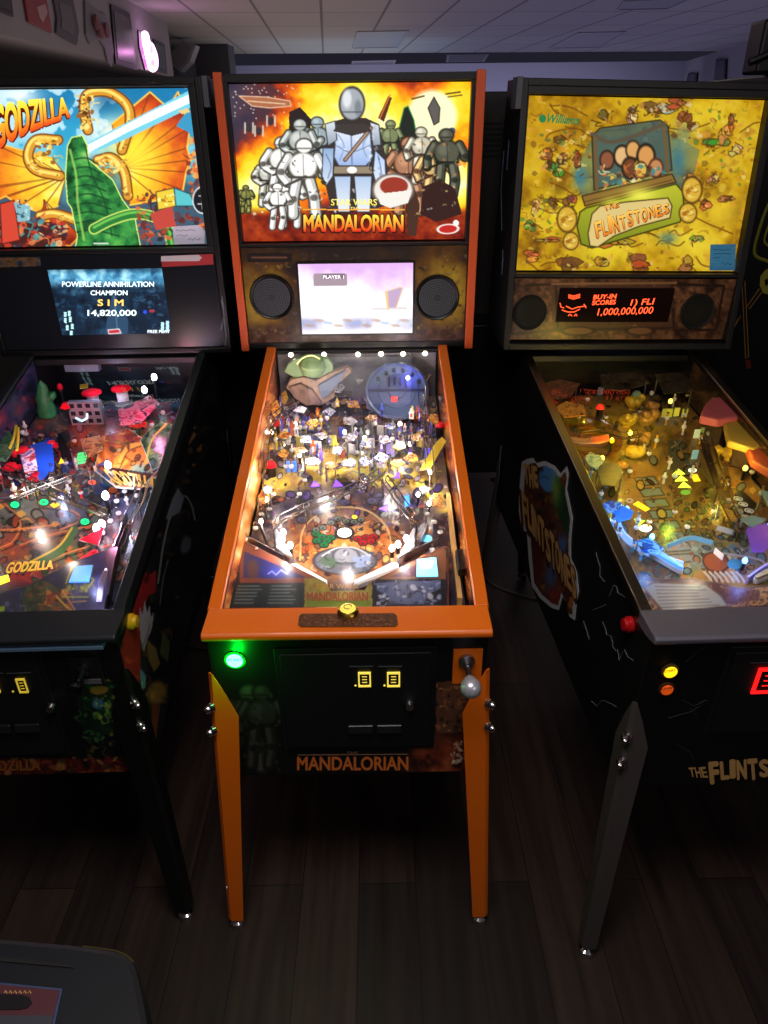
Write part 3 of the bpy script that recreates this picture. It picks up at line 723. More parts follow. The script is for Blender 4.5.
    lamp('POINT', m.world(c+np.array((0, -.035, 0))), (0,255,40), .45, .012)
    pl = MB()
    A, B = m.front(453.5, 648.5, -.0015), m.front(480.5, 682.5, -.0015); pl.box(A[0], B[0], -.005, -.0012, B[2], A[2], 0)
    q = m.front(466.5, 660, -.005); plate = pl.build('plunger_plate', ORANGE, r, bevel=.001)
    MB().lathe([(.017, 0), (.017, .12), (.013, .14), (.010, .35), (.006, .36), (.0055, 1)], q, q+np.array((0, -.06, -.004)), 18).build('plunger_rod', STEEL, plate, smooth=True)
    MB().lathe([(.008, 0), (.012, .12), (.0185, .35), (.021, .55), (.019, .78), (.011, .95), (.0001, 1)], q+np.array((0, -.05, -.003)), q+np.array((0, -.098, -.006)), 22).build('plunger_knob', mat('polished_knob', (222,224,238), .32, .6), plate, smooth=True)
    # plaque and gold medallion on the lockdown bar
    zz = lambda y: m.zl+.0185+(m.zlt-m.zl-.0185)*(y+.018)/.08
    H = lambda x, y, h=0.: m.hit(x, y, (0, -.018, m.zl+.0185+h), (0, -(m.zlt-m.zl-.0185)/.08, 1))
    plq = MB().prism([H(x, y) for x, y in ((299,617),(302,614.5),(394,614),(397,616.5),(398,625),(395,627.3),(301,627.6),(298,625.5))], (0, 0, .003)).build('plaque', mat('bronze', (112,70,44), .45, .6, noise=.5, nscale=160), r, bevel=.001)
    mb = MB(); rr = random.Random(3)
    for _ in range(46):
        x, y = rr.uniform(303,393), rr.uniform(617,625.5)
        p = H(x, y, .0028); mb.ball(p, rr.uniform(.0012,.0034), 6, 0, .5)
    mb.build('plaque_relief', mat('bronze_high', (150,102,70), .4, .6), plq)
    p = H(348, 612.5, .001)
    md = MB().lathe([(.0225, 0), (.023, .4), (.020, .8), (.0175, 1), (.0165, .85)], p, p+np.array((0, 0, .011)), 28).build('medallion', mat('brass', (206,170,70), .25, 1.), r, smooth=True)
    MB().lathe([(.0165, 0), (.0155, .5), (.010, .85), (.0001, 1)], p+np.array((0,0,.008)), p+np.array((0,0,.015)), 24).build('medallion_lens', glow('gold', (236,214,90), .75), md, smooth=True)
    MB().tube([p+np.array((.008*math.cos(t), .008*math.sin(t), .0148)) for t in np.linspace(0, 5.2, 14)], .001, 5).build('medallion_mark', mat('ink_gold_dark', (120,90,20)), md)
    # ---- playfield
    pf, a = playfield_board(m, .055, 1.125, 250, 400)
    n1 = a.noise(28, 51); n2 = a.noise(8, 52); Y = a.Y
    a.grad(n1*.6+n2*.4, [(.25,(26,24,34)),(.45,(52,46,66)),(.6,(84,66,70)),(.8,(130,96,80))])
    band = np.exp(-((Y-464-14*(n1-.5)*2-.004*(a.X-348)**2)/15)**2)
    a.grad(n1*.5+n2*.5, [(.3,(170,110,40)),(.5,(214,190,70)),(.75,(186,196,96))], np.clip(band*1.3, 0, 1)*.9)
    low = np.exp(-(((a.X-347)/68)**2+((Y-548)/34)**2)**2)
    a.grad(n1*.5+n2*.5, [(.25,(120,62,44)),(.42,(206,110,40)),(.6,(214,150,76)),(.8,(190,168,120))], low*.95)
    top = np.clip((440-Y)/30, 0, 1); a.grad(n2*.6+n1*.4, [(.2,(34,34,48)),(.5,(88,84,100)),(.7,(150,120,100)),(.9,(190,180,176))], top*.9)
    a.confetti(rect(255,350,450,480), 420, [(40,40,60),(120,110,150),(190,180,190),(200,160,80),(90,60,60),(70,90,150),(230,225,220),(150,70,50)], (2,7), .75, 21, (30,26,30))
    a.confetti(rect(235,480,470,530), 300, [(40,36,60),(70,60,110),(120,96,110),(150,80,50),(60,50,50),(96,70,150),(30,28,40),(190,180,190)], (2,8), .8, 22, (20,18,26))
    a.confetti(rect(270,520,430,575), 220, [(220,120,40),(190,80,40),(140,100,60),(230,180,100),(90,70,80),(200,190,170),(60,40,36)], (2,7), .75, 23, (70,36,24))
    a.confetti(rect(225,500,275,560), 60, [(150,80,50),(60,40,50),(110,70,110),(180,150,130)], (3,7), .7, 24); a.confetti(rect(425,500,470,570), 60, [(150,80,50),(60,40,50),(110,90,60),(180,150,130)], (3,7), .7, 25)
    a.ell(345,561,30,13,(106,110,120),.95,0,.1,(50,50,60),.1); a.ell(346,556,12,8,(140,144,152),1,0,.2,(60,62,72),.14); a.ell(329,562,9,5,(82,108,84),.9,.3); a.poly([(352,557),(371,554),(369,566),(356,568)], (132,150,186)); a.confetti(rect(318,552,374,572), 36, [(70,76,90),(190,192,198),(50,52,64),(120,126,140)], (2,6), .75, 26); a.curve([(322,556),(334,549),(346,547),(358,549),(370,556)], 1.2, (200,204,210)); a.line([(336,563),(356,563)], 1.2, (60,62,70))
    a.curve([(300,560),(303,530),(322,512),(345,507),(370,512),(388,530),(392,560)], 1.6, (236,200,130), .7)
    a.build('playfield_print', art_mat('playfield_print', rough=.25), pf)
    inner_walls(m, lambda b, sx: (b.grad(b.noise(11, 60+sx)*.6+b.noise(30, 62+sx)*.4, [(.3,(40,24,26)),(.42,(140,60,30)),(.55,(226,140,60)),(.7,(246,214,150)),(.85,(250,240,214))]), b.confetti(rect(200,350,500,610), 90, [(30,26,30),(110,80,150),(60,40,40),(180,70,40)], (3,10), .8, 63)))
    # inserts
    wi = glow('white_insert', (255,252,240), 2.2); gr = mat('green_lens', (30,120,70), .2, emit=(20,120,60), es=.35); rd = mat('red_lens', (150,24,30), .2, emit=(160,20,26), es=.4)
    dkr = mat('dark_lens_rim', (22,22,26), .3); pu = glow('violet_insert', (112,64,255), 2.6); ye = glow('yellow_insert', (250,210,50), 1.2); cy = glow('cyan_insert', (90,190,230), 1.); bl = glow('blue_insert', (50,70,255), 2.6)
    roundin(m, pf, 344.5, 533, 7.2, 4.6, wi, dkr)
    text(m, pf, 'THIS IS', rect(339,530.3,350,532.6), lambda u, v: m.fld(u, v, .002), dkr, .02, name='insert_text'); text(m, pf, 'THE WAY', rect(339,533.6,350,536), lambda u, v: m.fld(u, v, .002), dkr, .02, name='insert_text')
    for x, y in ((317,541),(322,537),(331,538),(324,545),(316,534),(327,541)): roundin(m, pf, x, y, 3.7, 2.3, gr, dkr, mat('green_ink', (22,60,40), .3))
    for x, y in ((358,539),(366,537.5),(363,543),(371,541.5),(374,537)): roundin(m, pf, x, y, 3.7, 2.3, rd, dkr, mat('red_ink', (80,16,22), .3))
    for x, y in ((331,523),(338,519),(346,521.5),(354,522),(361,520),(316,530),(323,528)): roundin(m, pf, x, y, 3., 1.9, mat('smoke_lens', (120,134,120), .2), dkr, mat('smoke_ink', (40,46,44), .3))
    roundin(m, pf, 354.5, 517.3, 2.8, 1.8, ye, dkr); roundin(m, pf, 427, 539, 5.2, 3.6, cy, dkr)
    for P in (((311,487),(314,481),(320,486)),((333,487),(336,480),(343,486)),((393,478),(399,472),(400,478)),((379,509),(388,505),(387,512)),((379,466),(384,460),(385,468))): insert(m, pf, P, pu)
    for x, y in ((336,500),(345,503),(380,497),(302,520),(372,501),(318,512),(400,506)): roundin(m, pf, x, y, 4.4, 2.4, mat('lilac_lens', (96,92,130), .2), dkr, mat('lilac_ink', (36,34,54), .3))
    insert(m, pf, [(404,497),(409,495),(410,506),(405,507)], glow('blue_cyan', (40,130,255), 1.8))
    # lit cards and targets
    target(m, pf, 291, 473, glow('blue_card', (70,120,230), .9), .034, .036, .1)
    target(m, pf, 428, 458, glow('blue_card2', (90,90,255), 1.4), .016, .03)
    for x, y, c in ((300,447,(214,200,90)),(318,452,(230,230,224)),(333,446,(236,220,120)),(352,455,(200,206,216)),(371,449,(226,226,236)),(390,455,(150,130,220)),(405,446,(236,236,230)),(286,440,(220,216,200)),(342,438,(60,80,190)),(310,432,(70,90,190)),(380,436,(200,196,190)),(420,448,(210,190,90))):
        target(m, pf, x, y, mat('target_%d%d' % (x, y), c, .35), .022, .034, random.uniform(-.5, .5))
    # apron
    ap = MB(); H2 = lambda x, y: m.fld(x, y, .03)
    ap.prism([H2(x, y) for x, y in ((226,612),(240,543),(246,541),(326,582),(331,591),(364,591),(369,582),(443,546),(448,546),(449,556),(449,612))], (0, 0, -.027), 0)
    apron = ap.build('apron', mat('apron_brown', (112,58,40), .4), pf, bevel=.002)
    b = Art(m, H2(222, 615), H2(480, 611)-H2(222, 615), H2(246, 538)-H2(222, 615), 230, 110); b.P[:, 2] = m.fz(b.P[:, 1])+.0308; b.X, b.Y = project(m.world(b.P))
    b.fill((30,32,42)); q1 = b.noise(8, 71)
    b.poly([(239,546),(244,543),(322,580),(326,583),(240,583)], (120,66,50)); b.poly([(244,551),(308,578),(243,578)], (40,44,92)); b.ell(253,569,6,9,(84,62,60),1,0,.4); b.glow(276,573,12,(60,70,190),.9,6)
    b.line([(268,574),(272,571),(276,575),(281,570),(287,574)], 1, (200,210,235))
    b.poly(rect(226,583,304,612), (30,42,44)); 
    for k in range(6):
        for x0, x1 in ((238,263),(272,298)): b.line([(x0-k*.8, 586+k*3.4),(x1-random.uniform(0,8)-k*.6, 586+k*3.4)], 1, (150,172,168), .7)
    b.poly(rect(304.5,578,372,612), (132,124,58)); b.grad(q1, [(.3,(120,104,46)),(.7,(170,160,72))], ((b.X > 304.5) & (b.X < 372) & (b.Y > 580))*.8); b.poly(rect(306,600,371,606), (110,134,44))
    b.poly(rect(373,581,447,612), (24,26,38)); b.poly([(376,583),(440,580),(441,588),(424,596),(424,604),(390,604),(388,596),(377,590)], (86,98,132)); b.confetti(rect(376,582,441,606), 70, [(150,160,190),(60,68,96),(200,206,220),(30,34,50)], (2,6), .8, 72)
    b.poly([(371,582),(443,548),(446,550),(446,579),(378,579)], (128,84,56)); b.poly([(390,577),(437,555),(438,577)], (88,48,66)); b.confetti([(392,576),(420,563),(420,577)], 16, [(150,110,130),(60,40,60)], (2,5), .7, 73)
    b.build('apron_print', art_mat('apron_print', rough=.3), pf, cut=[(228,607.6),(240.5,545),(246,543),(325,582),(331,590),(364,590),(369,582.5),(443,548),(447.5,548),(448,608)])
    ah = lambda u, v: m.fld(u, v, .0318)
    text(m, pf, 'MANDALORIAN', rect(307,592,368,601), ah, mat('ink_darkred', (150,52,30), .4), .03, name='apron_lettering'); text(m, pf, 'STAR WARS', rect(316,584,358,589), ah, mat('ink_ochre', (176,130,40), .4), .02, name='apron_lettering')
    P = [m.fld(x, y, .032) for x, y in ((417,560),(436,558),(438,576.5),(416.5,577))]
    MB().prism(P, (0, 0, .002), 0).build('lit_panel', glow('pale_blue_panel', (120,214,255), 2.), pf)
    MB().prism([m.fld(x, y, .0345) for x, y in ((420,563),(434,561),(431,568),(423,568.5))], (0, 0, .0006)).build('panel_print', glow('pale_panel', (225,245,255), 2.4), pf)
    # flippers and lane guides
    fm = mat('flipper_white', (240,240,238), .3, emit=(255,250,240), es=.5)  # emission brightens the flippers in place of nearby lamp light
    flipper(m, pf, (294,567), (325,582), fm, .012, .006, .02); flipper(m, pf, (394,566), (356,582), fm, .012, .006, .02)
    for P in (((244,541),(262,550),(284,562)),((438,545),(420,553),(404,561)),((264,512),(262,530),(268,548)),((424,512),(427,530),(420,548)),((277,528),(276,543),(288,556)),((415,528),(414,543),(403,556))): guide(m, pf, P, .02)
    wl = glow('warm_bulb', (255,236,200), 14.); wb = glow('white_bulb', (245,248,255), 12.)
    sp = mat('frosted_sling', (226,224,232), .25, trans=.3)
    sling(m, pf, [(276,530),(292,558),(277,548)], sp, None); sling(m, pf, [(414,529),(399,558),(414,548)], sp, None)
    for x, y in ((283,548),(291,554),(284,541),(398,553),(406,547),(392,557)): bulb(m, pf, x, y, .018, wb, .007)
    for x, y in ((267,508),(262,530),(429,512),(418,503),(300,463),(322,445),(345,440),(365,446),(410,452),(284,452),(430,480),(372,470),(400,432),(272,440),(296,432),(352,428)): bulb(m, pf, x, y, .02, wl, .0055)
    # back board with a row of lamps
    y = 1.122; z0, z1 = m.fz(y), m.zlt+m.sl*(y-.062)-.01
    bb = MB().box(-.255, .255, y, y+.006, z0, z1).build('back_board', mat('backboard_grey', (82,80,86), .45, noise=.4, nscale=30), pf)
    for px, py in ((291,354.5),(324,354),(358,354),(381,353.5),(403,353.5),(425,353)):
        q = m.front(px, py, y); MB().lathe([(.006, 0), (.0075, .3), (.006, .7), (.0001, 1)], q, q+np.array((0, -.014, 0)), 12).build('bulb', glow('warm_bulb', (255,236,200), 14.), pf, smooth=True)
    # red flasher domes
    red = mat('red_dome', (200,14,30), .12, emit=(200,10,26), es=.35, coat=.6)
    for x, y, rr_, h in ((272,476,.0145,.03),(278,434,.012,.03),(439,437,.013,.035),(414.5,358,.014,.115)): dome(m, pf, x, y, rr_, red, h)
    # big round blue-grey dish
    a0 = m.fld(397, 392, .07)
    R = .096; up_ = np.array((0, -.72, .7)); up_ /= np.linalg.norm(up_)
    dsh = MB().lathe([(R*.98, -.2), (R*1.03, 0), (R*1.03, .2), (R*.95, .3), (R*.9, .18), (R*.62, .1), (R*.6, .16), (R*.3, .16), (R*.28, .26), (.0001, .28)], a0, a0+up_*.06, 40)
    dish = dsh.build('round_dish', mat('dish_blue', (84,102,134), .35, .2), pf, smooth=True)
    e1 = np.array((1., 0, 0)); e2 = np.cross(up_, e1)
    def dp(x, y, h): return a0+e1*x*R+e2*y*R+up_*h
    mb = MB()
    for x, y in ((-.35,.62),(-.1,.72),(.2,.7),(.5,.55),(-.62,.42),(.72,.3)): mb.cyl(dp(x,y,.008), dp(x,y,.017), .007, .006, 14)
    for x in (-.3,-.12,.06,.24): mb.prism([dp(x,.1,.01), dp(x+.08,.1,.01), dp(x+.08,.45,.01), dp(x,.45,.01)], up_*.006)
    mb.prism([dp(-.95,.02,.014), dp(.95,.02,.014), dp(.95,-.06,.014), dp(-.95,-.06,.014)], up_*.004)
    mb.build('dish_detail', mat('dish_dark', (40,50,72), .4, .2), pf)
    q = dp(.36, .42, .016); MB().ball(q, .0075, 14).build('dish_lamp', glow('blue_lamp', (90,90,255), 22.), pf, smooth=True)
    lamp('POINT', m.world(q+up_*.02), (50,50,255), .12, .01)
    q = dp(-.1, -.35, .012); MB().box(q[0]-.009, q[0]+.009, q[1]-.006, q[1]+.004, q[2]-.002, q[2]+.012).build('dish_lamp', glow('red_lamp', (255,40,20), 2.4), pf, bevel=.001)
    for P in (((367,408),(378,413),(384,416)),((404,416),(412,411),(420,406))): guide(m, pf, P, .05, .003, mat('lilac_guide', (150,150,190), .3))
    # pale green and tan folded ornament standing at the back
    H4 = lambda x, y, d=0.: m.front(x, y, 1.075-d)
    mb = MB(); mb.prism([H4(x, y) for x, y in ((284,372),(288,364),(296,359),(306,356),(318,356),(328,359),(333,365),(333,372),(324,377),(306,379),(293,377))], (0, .02, 0), 0)
    mb.lathe([(.001, 0), (.03, .12), (.044, .45), (.034, .8), (.001, 1)], H4(312, 378, .01), H4(313, 354, .0), 20, 0)
    mb.prism([H4(x, y, .012) for x, y in ((290,380),(304,377),(316,381),(328,374),(348,367),(352,372),(338,384),(334,398),(320,406),(306,405),(296,398),(286,388))], (0, .03, 0), 1)
    mb.prism([H4(x, y, .03) for x, y in ((288,388),(300,384),(312,390),(322,404),(306,406),(294,398))], (0, .02, 0), 3); mb.prism([H4(x, y, .03) for x, y in ((318,386),(332,378),(346,370),(340,382),(330,394),(322,400))], (0, .02, 0), 4)
    c = H4(312, 398, .0); b1 = c.copy(); b1[2] = m.fz(c[1]); mb.cyl(b1, c, .006, .006, 8, 2)
    mb.build('sculpted_ornament', [mat('sage_plastic', (140,172,120), .45), mat('tan_cloth', (176,146,124), .7, noise=.35, nscale=50), CLEARP, mat('tan_cloth_dark', (136,108,96), .7, noise=.35, nscale=60), mat('blue_cloth', (110,124,150), .6)], pf, bevel=.005, smooth=True)
    MB().tube([H4(x, y, .03) for x, y in spline([(297,364),(303,358),(312,355.5),(320,359)], 4)], .002, 6).build('neon_hoop', glow('pale_lemon', (250,236,150), 1.4), pf)
    # clear and printed plastics over the upper field
    pm = [print_mat('print_gold', [(60,40,30),(206,170,60),(150,90,40),(232,220,190),(60,56,70)]), print_mat('print_cool', [(40,44,60),(120,130,170),(210,212,220),(70,60,110),(30,30,36)]),
          print_mat('print_fire', [(50,24,24),(190,80,30),(230,190,80),(120,50,40),(240,230,220)]), print_mat('print_white', [(90,90,100),(236,236,240),(180,176,190),(120,104,90),(240,240,236)])]
    rr = random.Random(8)
    for x, y, w, hh, k, s in ((268,447,9,6,.045,0),(284,454,9,6,.05,2),(300,450,10,5,.05,0),(312,462,11,6,.045,3),(330,466,10,6,.04,0),(350,464,12,6,.05,3),(338,450,9,6,.055,1),(366,462,9,6,.05,1),(382,458,10,6,.05,1),(398,464,10,6,.045,0),(412,458,10,6,.05,2),(426,464,9,7,.05,0),(306,440,9,5,.06,1),(322,436,8,5,.06,3),(350,438,9,5,.06,3),(366,444,9,5,.06,1),(384,440,9,5,.06,3),(400,446,9,5,.055,0),(416,438,9,5,.06,0),(284,436,8,5,.06,2),(434,420,8,9,.05,2),(352,404,10,6,.05,2),(338,388,7,7,.05,1),(360,378,6,8,.06,3),(444,400,6,12,.05,1),(276,410,6,10,.05,2),(262,500,6,9,.04,2),(268,490,7,6,.05,1),(436,500,7,10,.045,2),(424,490,8,5,.05,3),(302,410,9,5,.06,3),(284,398,6,8,.05,0),(330,412,8,5,.06,1),(372,418,8,5,.06,0),(350,422,9,5,.05,3),(314,424,9,5,.05,2),(390,426,9,5,.05,1)):
        a0_ = rr.uniform(0, 6.28); n = rr.choice((4, 5, 5, 6)); pts = [(x+w*math.cos(t+a0_)*rr.uniform(.55, 1), y+hh*math.sin(t+a0_)*rr.uniform(.55, 1)) for t in np.linspace(0, 2*math.pi, n+1)[:-1]]
        plastic(m, pf, pts, k, pm[s], feet=rr.random() < .4)
    sm = [mat('piece_'+n_, c_, .3) for n_, c_ in (('white', (236,236,238)), ('gold', (226,190,70)), ('blue', (70,90,190)), ('grey', (120,124,140)), ('violet', (120,90,190)), ('rust', (190,90,40)), ('dark', (34,34,40)))]
    for _ in range(70):   # little upright cut-out pieces crowding the middle band
        x, y = rr.uniform(272, 432), rr.triangular(410, 474, 450); c_ = m.fld(x, y, 0); h_ = rr.uniform(.018, .045); w_ = rr.uniform(.003, .008); k_ = rr.uniform(.02, .03)
        mb = MB().prism([c_+np.array((dx*w_, 0, k_+dz*h_)) for dx, dz in ((-1,0),(1,0),(.8,.5),(1.3,.62),(.5,.75),(.45,.95),(0,1.05),(-.5,.95),(-.5,.75),(-1.2,.6),(-.8,.45))], (0, .003, 0), 0); mb.prism([c_+np.array((dx*w_, -.001, k_+dz*h_)) for dx, dz in ((-.5,.2),(.5,.2),(.4,.55),(-.4,.55))], (0, .001, 0), 1); mb.cyl(c_, c_+np.array((0, .0015, k_)), .002, .002, 6, 2)
        mb.build('cutout_piece', [rr.choice(sm), rr.choice(sm), CLEARP], pf)
    for _ in range(44):
        x, y = rr.uniform(270, 435), rr.uniform(425, 478); post(m, pf, x, y, rr.uniform(.03, .055), rr.choice([CLEARP, CHROME, mat('blue_post', (50,60,190), .2), mat('purple_post', (110,60,200), .2), mat('yellow_post', (220,190,60), .3), WHITEP]))
    for x, y in ((246,545),(256,534),(262,520),(270,515),(427,520),(434,528),(440,538),(266,496),(274,500),(426,498),(432,505),(305,486),(372,486),(258,560),(432,556),(300,500),(396,520)): post(m, pf, x, y, .03)
    # ramps
    wire_ramp(m, pf, [(273,526,.03),(280,518,.05),(305,506,.062),(335,494,.066),(364,481,.07),(382,470,.075)], .024, .0018, hooks=6)
    wire_ramp(m, pf, [(417,522,.03),(411,515,.055),(400,500,.062),(391,487,.066),(383,476,.07)], .026, .0018, hooks=5)
    wire_ramp(m, pf, [(262,470,.07),(266,440,.08),(276,415,.085),(296,400,.09)], .022, .0016, hooks=5); wire_ramp(m, pf, [(430,470,.07),(428,440,.08),(424,410,.09),(422,385,.09),(430,372,.09)], .022, .0016, hooks=5)
    q = m.fld(365, 480, .085); MB().ball(q, .0135, 20).build('pinball', CHROME, pf, smooth=True)
    # shooter lane and its wooden wall
    MB().prism([m.fld(x, y, 0) for x, y in ((446,500),(450,500),(462,606),(457,606))], (0, 0, .022)).build('shooter_lane_wall', mat('lane_gold', (222,178,104), .4, noise=.25, nscale=30), pf)
    MB().prism([m.fld(x, y, .03) for x, y in ((455,556),(466,555),(469,575),(458,577))], (0, 0, .02)).build('lane_bracket', BLACKP, pf, bevel=.003)
    guide(m, pf, [(455,440),(459,490),(463,540),(467,575)], .03, .004, BLACKP, 'shooter_rail')
    yl_ = MB().prism([m.fld(x, y, .07) for x, y in ((420,470),(436,443),(442,438),(446,442),(440,452),(430,470))], (0, 0, .003)).build('plastic_shield', mat('yellow_clear', (222,196,60), .25), pf)
    # lamps under the glass (the game's own general lighting)
    for x, y, h, p in ((285,545,.06,.8),(404,545,.06,.8),(270,470,.09,.8),(428,470,.09,.8),(320,440,.11,1.),(390,440,.11,1.),(300,395,.13,.8),(400,400,.13,.7),(345,520,.09,.7),(345,590,.06,.025)):
        lamp('POINT', m.world(m.fld(x, y, h)), (255,238,226), p, .012)
def coin_door(m, R, slots, lock, col, es, slotmat=None):
    r = m.root; x0, y0, x1, y1 = R; A = m.front(x0, y0, -.004); B = m.front(x1, y1, -.004)
    mb = MB().box(A[0], B[0], -.005, -.0012, B[2], A[2])
    w = .012; mb.box(A[0]+w, B[0]-w, -.009, -.005, B[2]+w, A[2]-w)
    d = mb.build('coin_door', DARKDOOR, r, bevel=.0025)
    g = MB(); f = lambda x, y: m.front(x, y, -.0092)
    cx = (x0+x1)/2
    for s in slots:
        a, b = f(s[0], s[1]), f(s[2], s[3])
        fr = MB(); wdt = b[0]-a[0]
        for (u0, u1, v0, v1) in ((0, .11, 0, 1), (.89, 1, 0, 1), (.11, .89, 0, .1), (.11, .89, .9, 1)):
            fr.box(a[0]+wdt*u0, a[0]+wdt*u1, -.0125, -.009, a[2]+(b[2]-a[2])*v1, a[2]+(b[2]-a[2])*v0, 0)
        fr.box(a[0]+wdt*.16, b[0]-wdt*.16, -.0105, -.009, b[2]+.002, a[2]-.002, 1)
        for v in (.3, .5, .7):
            zc = a[2]+(b[2]-a[2])*v; fr.box(a[0]+wdt*.3, a[0]+wdt*.7, -.0115, -.0105, zc-.0007, zc+.0007, 0)
        fr.build('coin_slot', [glow('slot_%d_%d_%d' % col, col, es), mat('slot_dark', (14,13,8), .4)], d)
        q = f(s[0]-2.5, s[3]-.5); MB().ball(q, .0022, 8).build('slot_lamp', glow('slot_%d_%d_%d' % col, col, es), d)
        a = f(s[0]-9, s[1]-5.2); b = f(s[2]+2, s[1]-6.2); MB().box(a[0], b[0], -.0112, -.009, min(a[2], b[2]), max(a[2], b[2])).build('slot_label_strip', mat('label_grey', (56,60,66), .4), d)
    a = f(cx-5, 726); b = f(cx+48, 723.5)
    for (u0, u1) in ((0, .46), (.54, 1)):
        xx0, xx1 = a[0]+(b[0]-a[0])*u0, a[0]+(b[0]-a[0])*u1
        MB().prism([(xx0, -.009, a[2]-.018), (xx0, -.017, a[2]-.016), (xx0, -.013, a[2]+.002), (xx0, -.009, a[2]+.003)], (xx1-xx0, 0, 0)).build('coin_return_flap', mat('flap_black', (26,28,32), .3), d, bevel=.001)
    if lock:
        q = f(*lock); lk = MB().lathe([(.0105, 0), (.0105, .4), (.0085, .8), (.0085, 1)], q, q+np.array((0, -.012, 0)), 20)
        lk.box(q[0]-.001, q[0]+.001, q[1]-.0125, q[1]-.011, q[2]-.004, q[2]+.004).build('door_lock', CHROME, d, smooth=True)
    return d

# ================================================================== BLACK TRIMMED MACHINE
def machine_left():
    m = ML; r = m.root
    make_body(m, BLACKM, BLACKM, BLACKP, BLACK)
    make_head(m, .02, 1.425, None)
    MB().box(m.bw-.001, m.bw+.016, m.yb+.012, m.yb+.07, m.zbt-.075, m.zbt+.002).build('corner_bracket', GREYM, r, bevel=.002)
    a = Art(m, (-m.tw, m.yt, m.tt), (2*m.tw, 0, 0), (0, 0, m.tb-m.tt), 370, 240)
    X, Y = a.X, a.Y; n1 = a.noise(24, 103); n2 = a.noise(8, 104)
    a.grad(np.clip((Y-85)/150, 0, 1)+(n1-.5)*.4, [(0,(30,120,170)),(.3,(50,160,200)),(.5,(90,190,214)),(.7,(60,90,110))])
    a.grad(n1, [(.4,(60,160,200)),(.56,(216,240,246))], (n1 > .5)*np.clip((160-Y)/30, 0, 1)*.8)
    a.glow(20, 96, 20, (236,246,250), .9, 9); a.glow(112, 134, 18, (250,252,255), .95, 16); a.glow(105, 100, 14, (30,90,130), .7, 12)
    # orange fans like wings on both sides
    def fan(c, tips, hub, edge, outl):
        for k in range(len(tips)-1):
            a.poly([c, tips[k], tips[k+1]], edge)
        xs = [t[0] for t in tips]+[c[0]]; ys = [t[1] for t in tips]+[c[1]]; i = a._in(min(xs), max(xs), min(ys), max(ys)); pts = [c]+list(tips); j = i[a.inside(pts, i)]
        d = np.hypot(a.X[j]-c[0], a.Y[j]-c[1])/max(np.hypot(t[0]-c[0], t[1]-c[1]) for t in tips)+(n2[j]-.5)*.25
        a.c[j] = ramp(d, [(0,(255,250,170)),(.2,(255,220,60)),(.45,(244,150,30)),(.7,(206,76,30)),(1,(120,34,24))])
        for t in tips: a.line([c, t], 1.2, (120,50,24), .8)
        a.line(list(tips), 1.6, outl)
    fan((122,168), [(112,124),(150,92),(168,108),(178,92),(186,118),(190,128),(187,148),(191,160),(186,172),(183,190),(160,200),(130,205)], None, (210,90,30), (250,206,80))
    fan((66,176), [(58,206),(40,212),(20,206),(6,196),(-12,204),(-30,190),(-50,196),(-60,150),(-20,138),(20,150),(52,158)], None, (210,80,30), (250,190,70))
    fan((44,200), [(80,236),(70,246),(40,240),(48,214)], None, (200,60,20), (240,150,50))
    a.glow(134, 152, 24, (255,224,60), .95, 26); a.glow(34, 172, 22, (255,210,60), .7, 12); a.glow(92, 206, 8, (255,230,90), .6)
    # golden ribbons
    for P in ([(88,130),(84,108),(88,94),(108,92),(126,104),(130,122),(122,150)], [(58,140),(36,140),(28,156),(36,170),(60,176)], [(98,160),(112,158),(124,172),(128,196)], [(40,216),(56,214),(80,222),(88,228)]):
        a.curve(P, 11, (120,66,22)); a.curve(P, 8, (216,150,50)); a.curve([(x-1.4, y-1.2) for x, y in P], 3, (250,220,110)); 
        a.confetti([(x+4, y) for x, y in P]+[(x-4, y+2) for x, y in reversed(P)], 30, [(140,84,30),(250,220,110),(230,170,60)], (2,4), .8, 6)
    a.confetti(rect(78,92,94,128), 40, [(240,190,70),(150,90,30),(252,226,130),(90,50,24)], (2,6), .9, 31); a.confetti(rect(36,138,58,164), 36, [(240,190,70),(150,90,30),(252,226,130)], (2,6), .9, 32); a.confetti(rect(90,158,124,176), 44, [(240,190,70),(180,110,40),(252,226,130)], (2,6), .9, 33)
    # beam of pale blue light
    a.poly([(74,150),(120,126),(194,88),(194,106),(124,140),(78,158)], (120,206,226)); a.poly([(76,151),(150,112),(194,92),(194,101),(128,132),(80,157)], (236,250,252)); a.glow(82, 152, 9, (250,255,255), 1., 7)
    # plain green hill with ridges
    hill = [(66,176),(68,146),(72,138),(82,136),(87,146),(88,160),(100,170),(112,180),(122,200),(134,216),(140,247),(76,247),(78,236),(72,208),(68,202)]
    a.poly(hill, (36,112,52), 1, (216,240,120), 2.2)
    i = a._in(40, 140, 134, 247); j = i[a.inside(hill, i)]
    a.c[j] = ramp(.55*n2[j]+.45*n1[j], [(.25,(16,56,32)),(.45,(40,116,56)),(.6,(70,160,70)),(.8,(140,196,104))])
    for k in range(9): a.curve([(72+k*.6,160+k*9),(86+k,158+k*9),(98+k*2.6,164+k*9)], 1.6, (20,62,34), .8)
    a.curve([(70,150),(76,175),(78,205),(84,240)], 2.4, (150,200,90), .8); a.curve([(86,150),(92,175),(104,200),(112,236)], 1.4, (22,70,36), .8)
    tail = [(94,229),(112,220),(134,214),(156,218),(168,230),(172,246)]
    a.curve(tail, 11, (216,236,110)); a.curve(tail, 8.5, (40,120,54)); a.curve([(x, y-1.6) for x, y in tail], 2.6, (110,190,80))
    # town blocks
    a.poly(rect(-50,222,66,250), (70,34,30)); a.confetti(rect(-50,218,66,247), 190, [(200,60,40),(220,120,70),(120,40,40),(60,40,60),(230,180,120),(70,150,150)], (3,8), .85, 41)
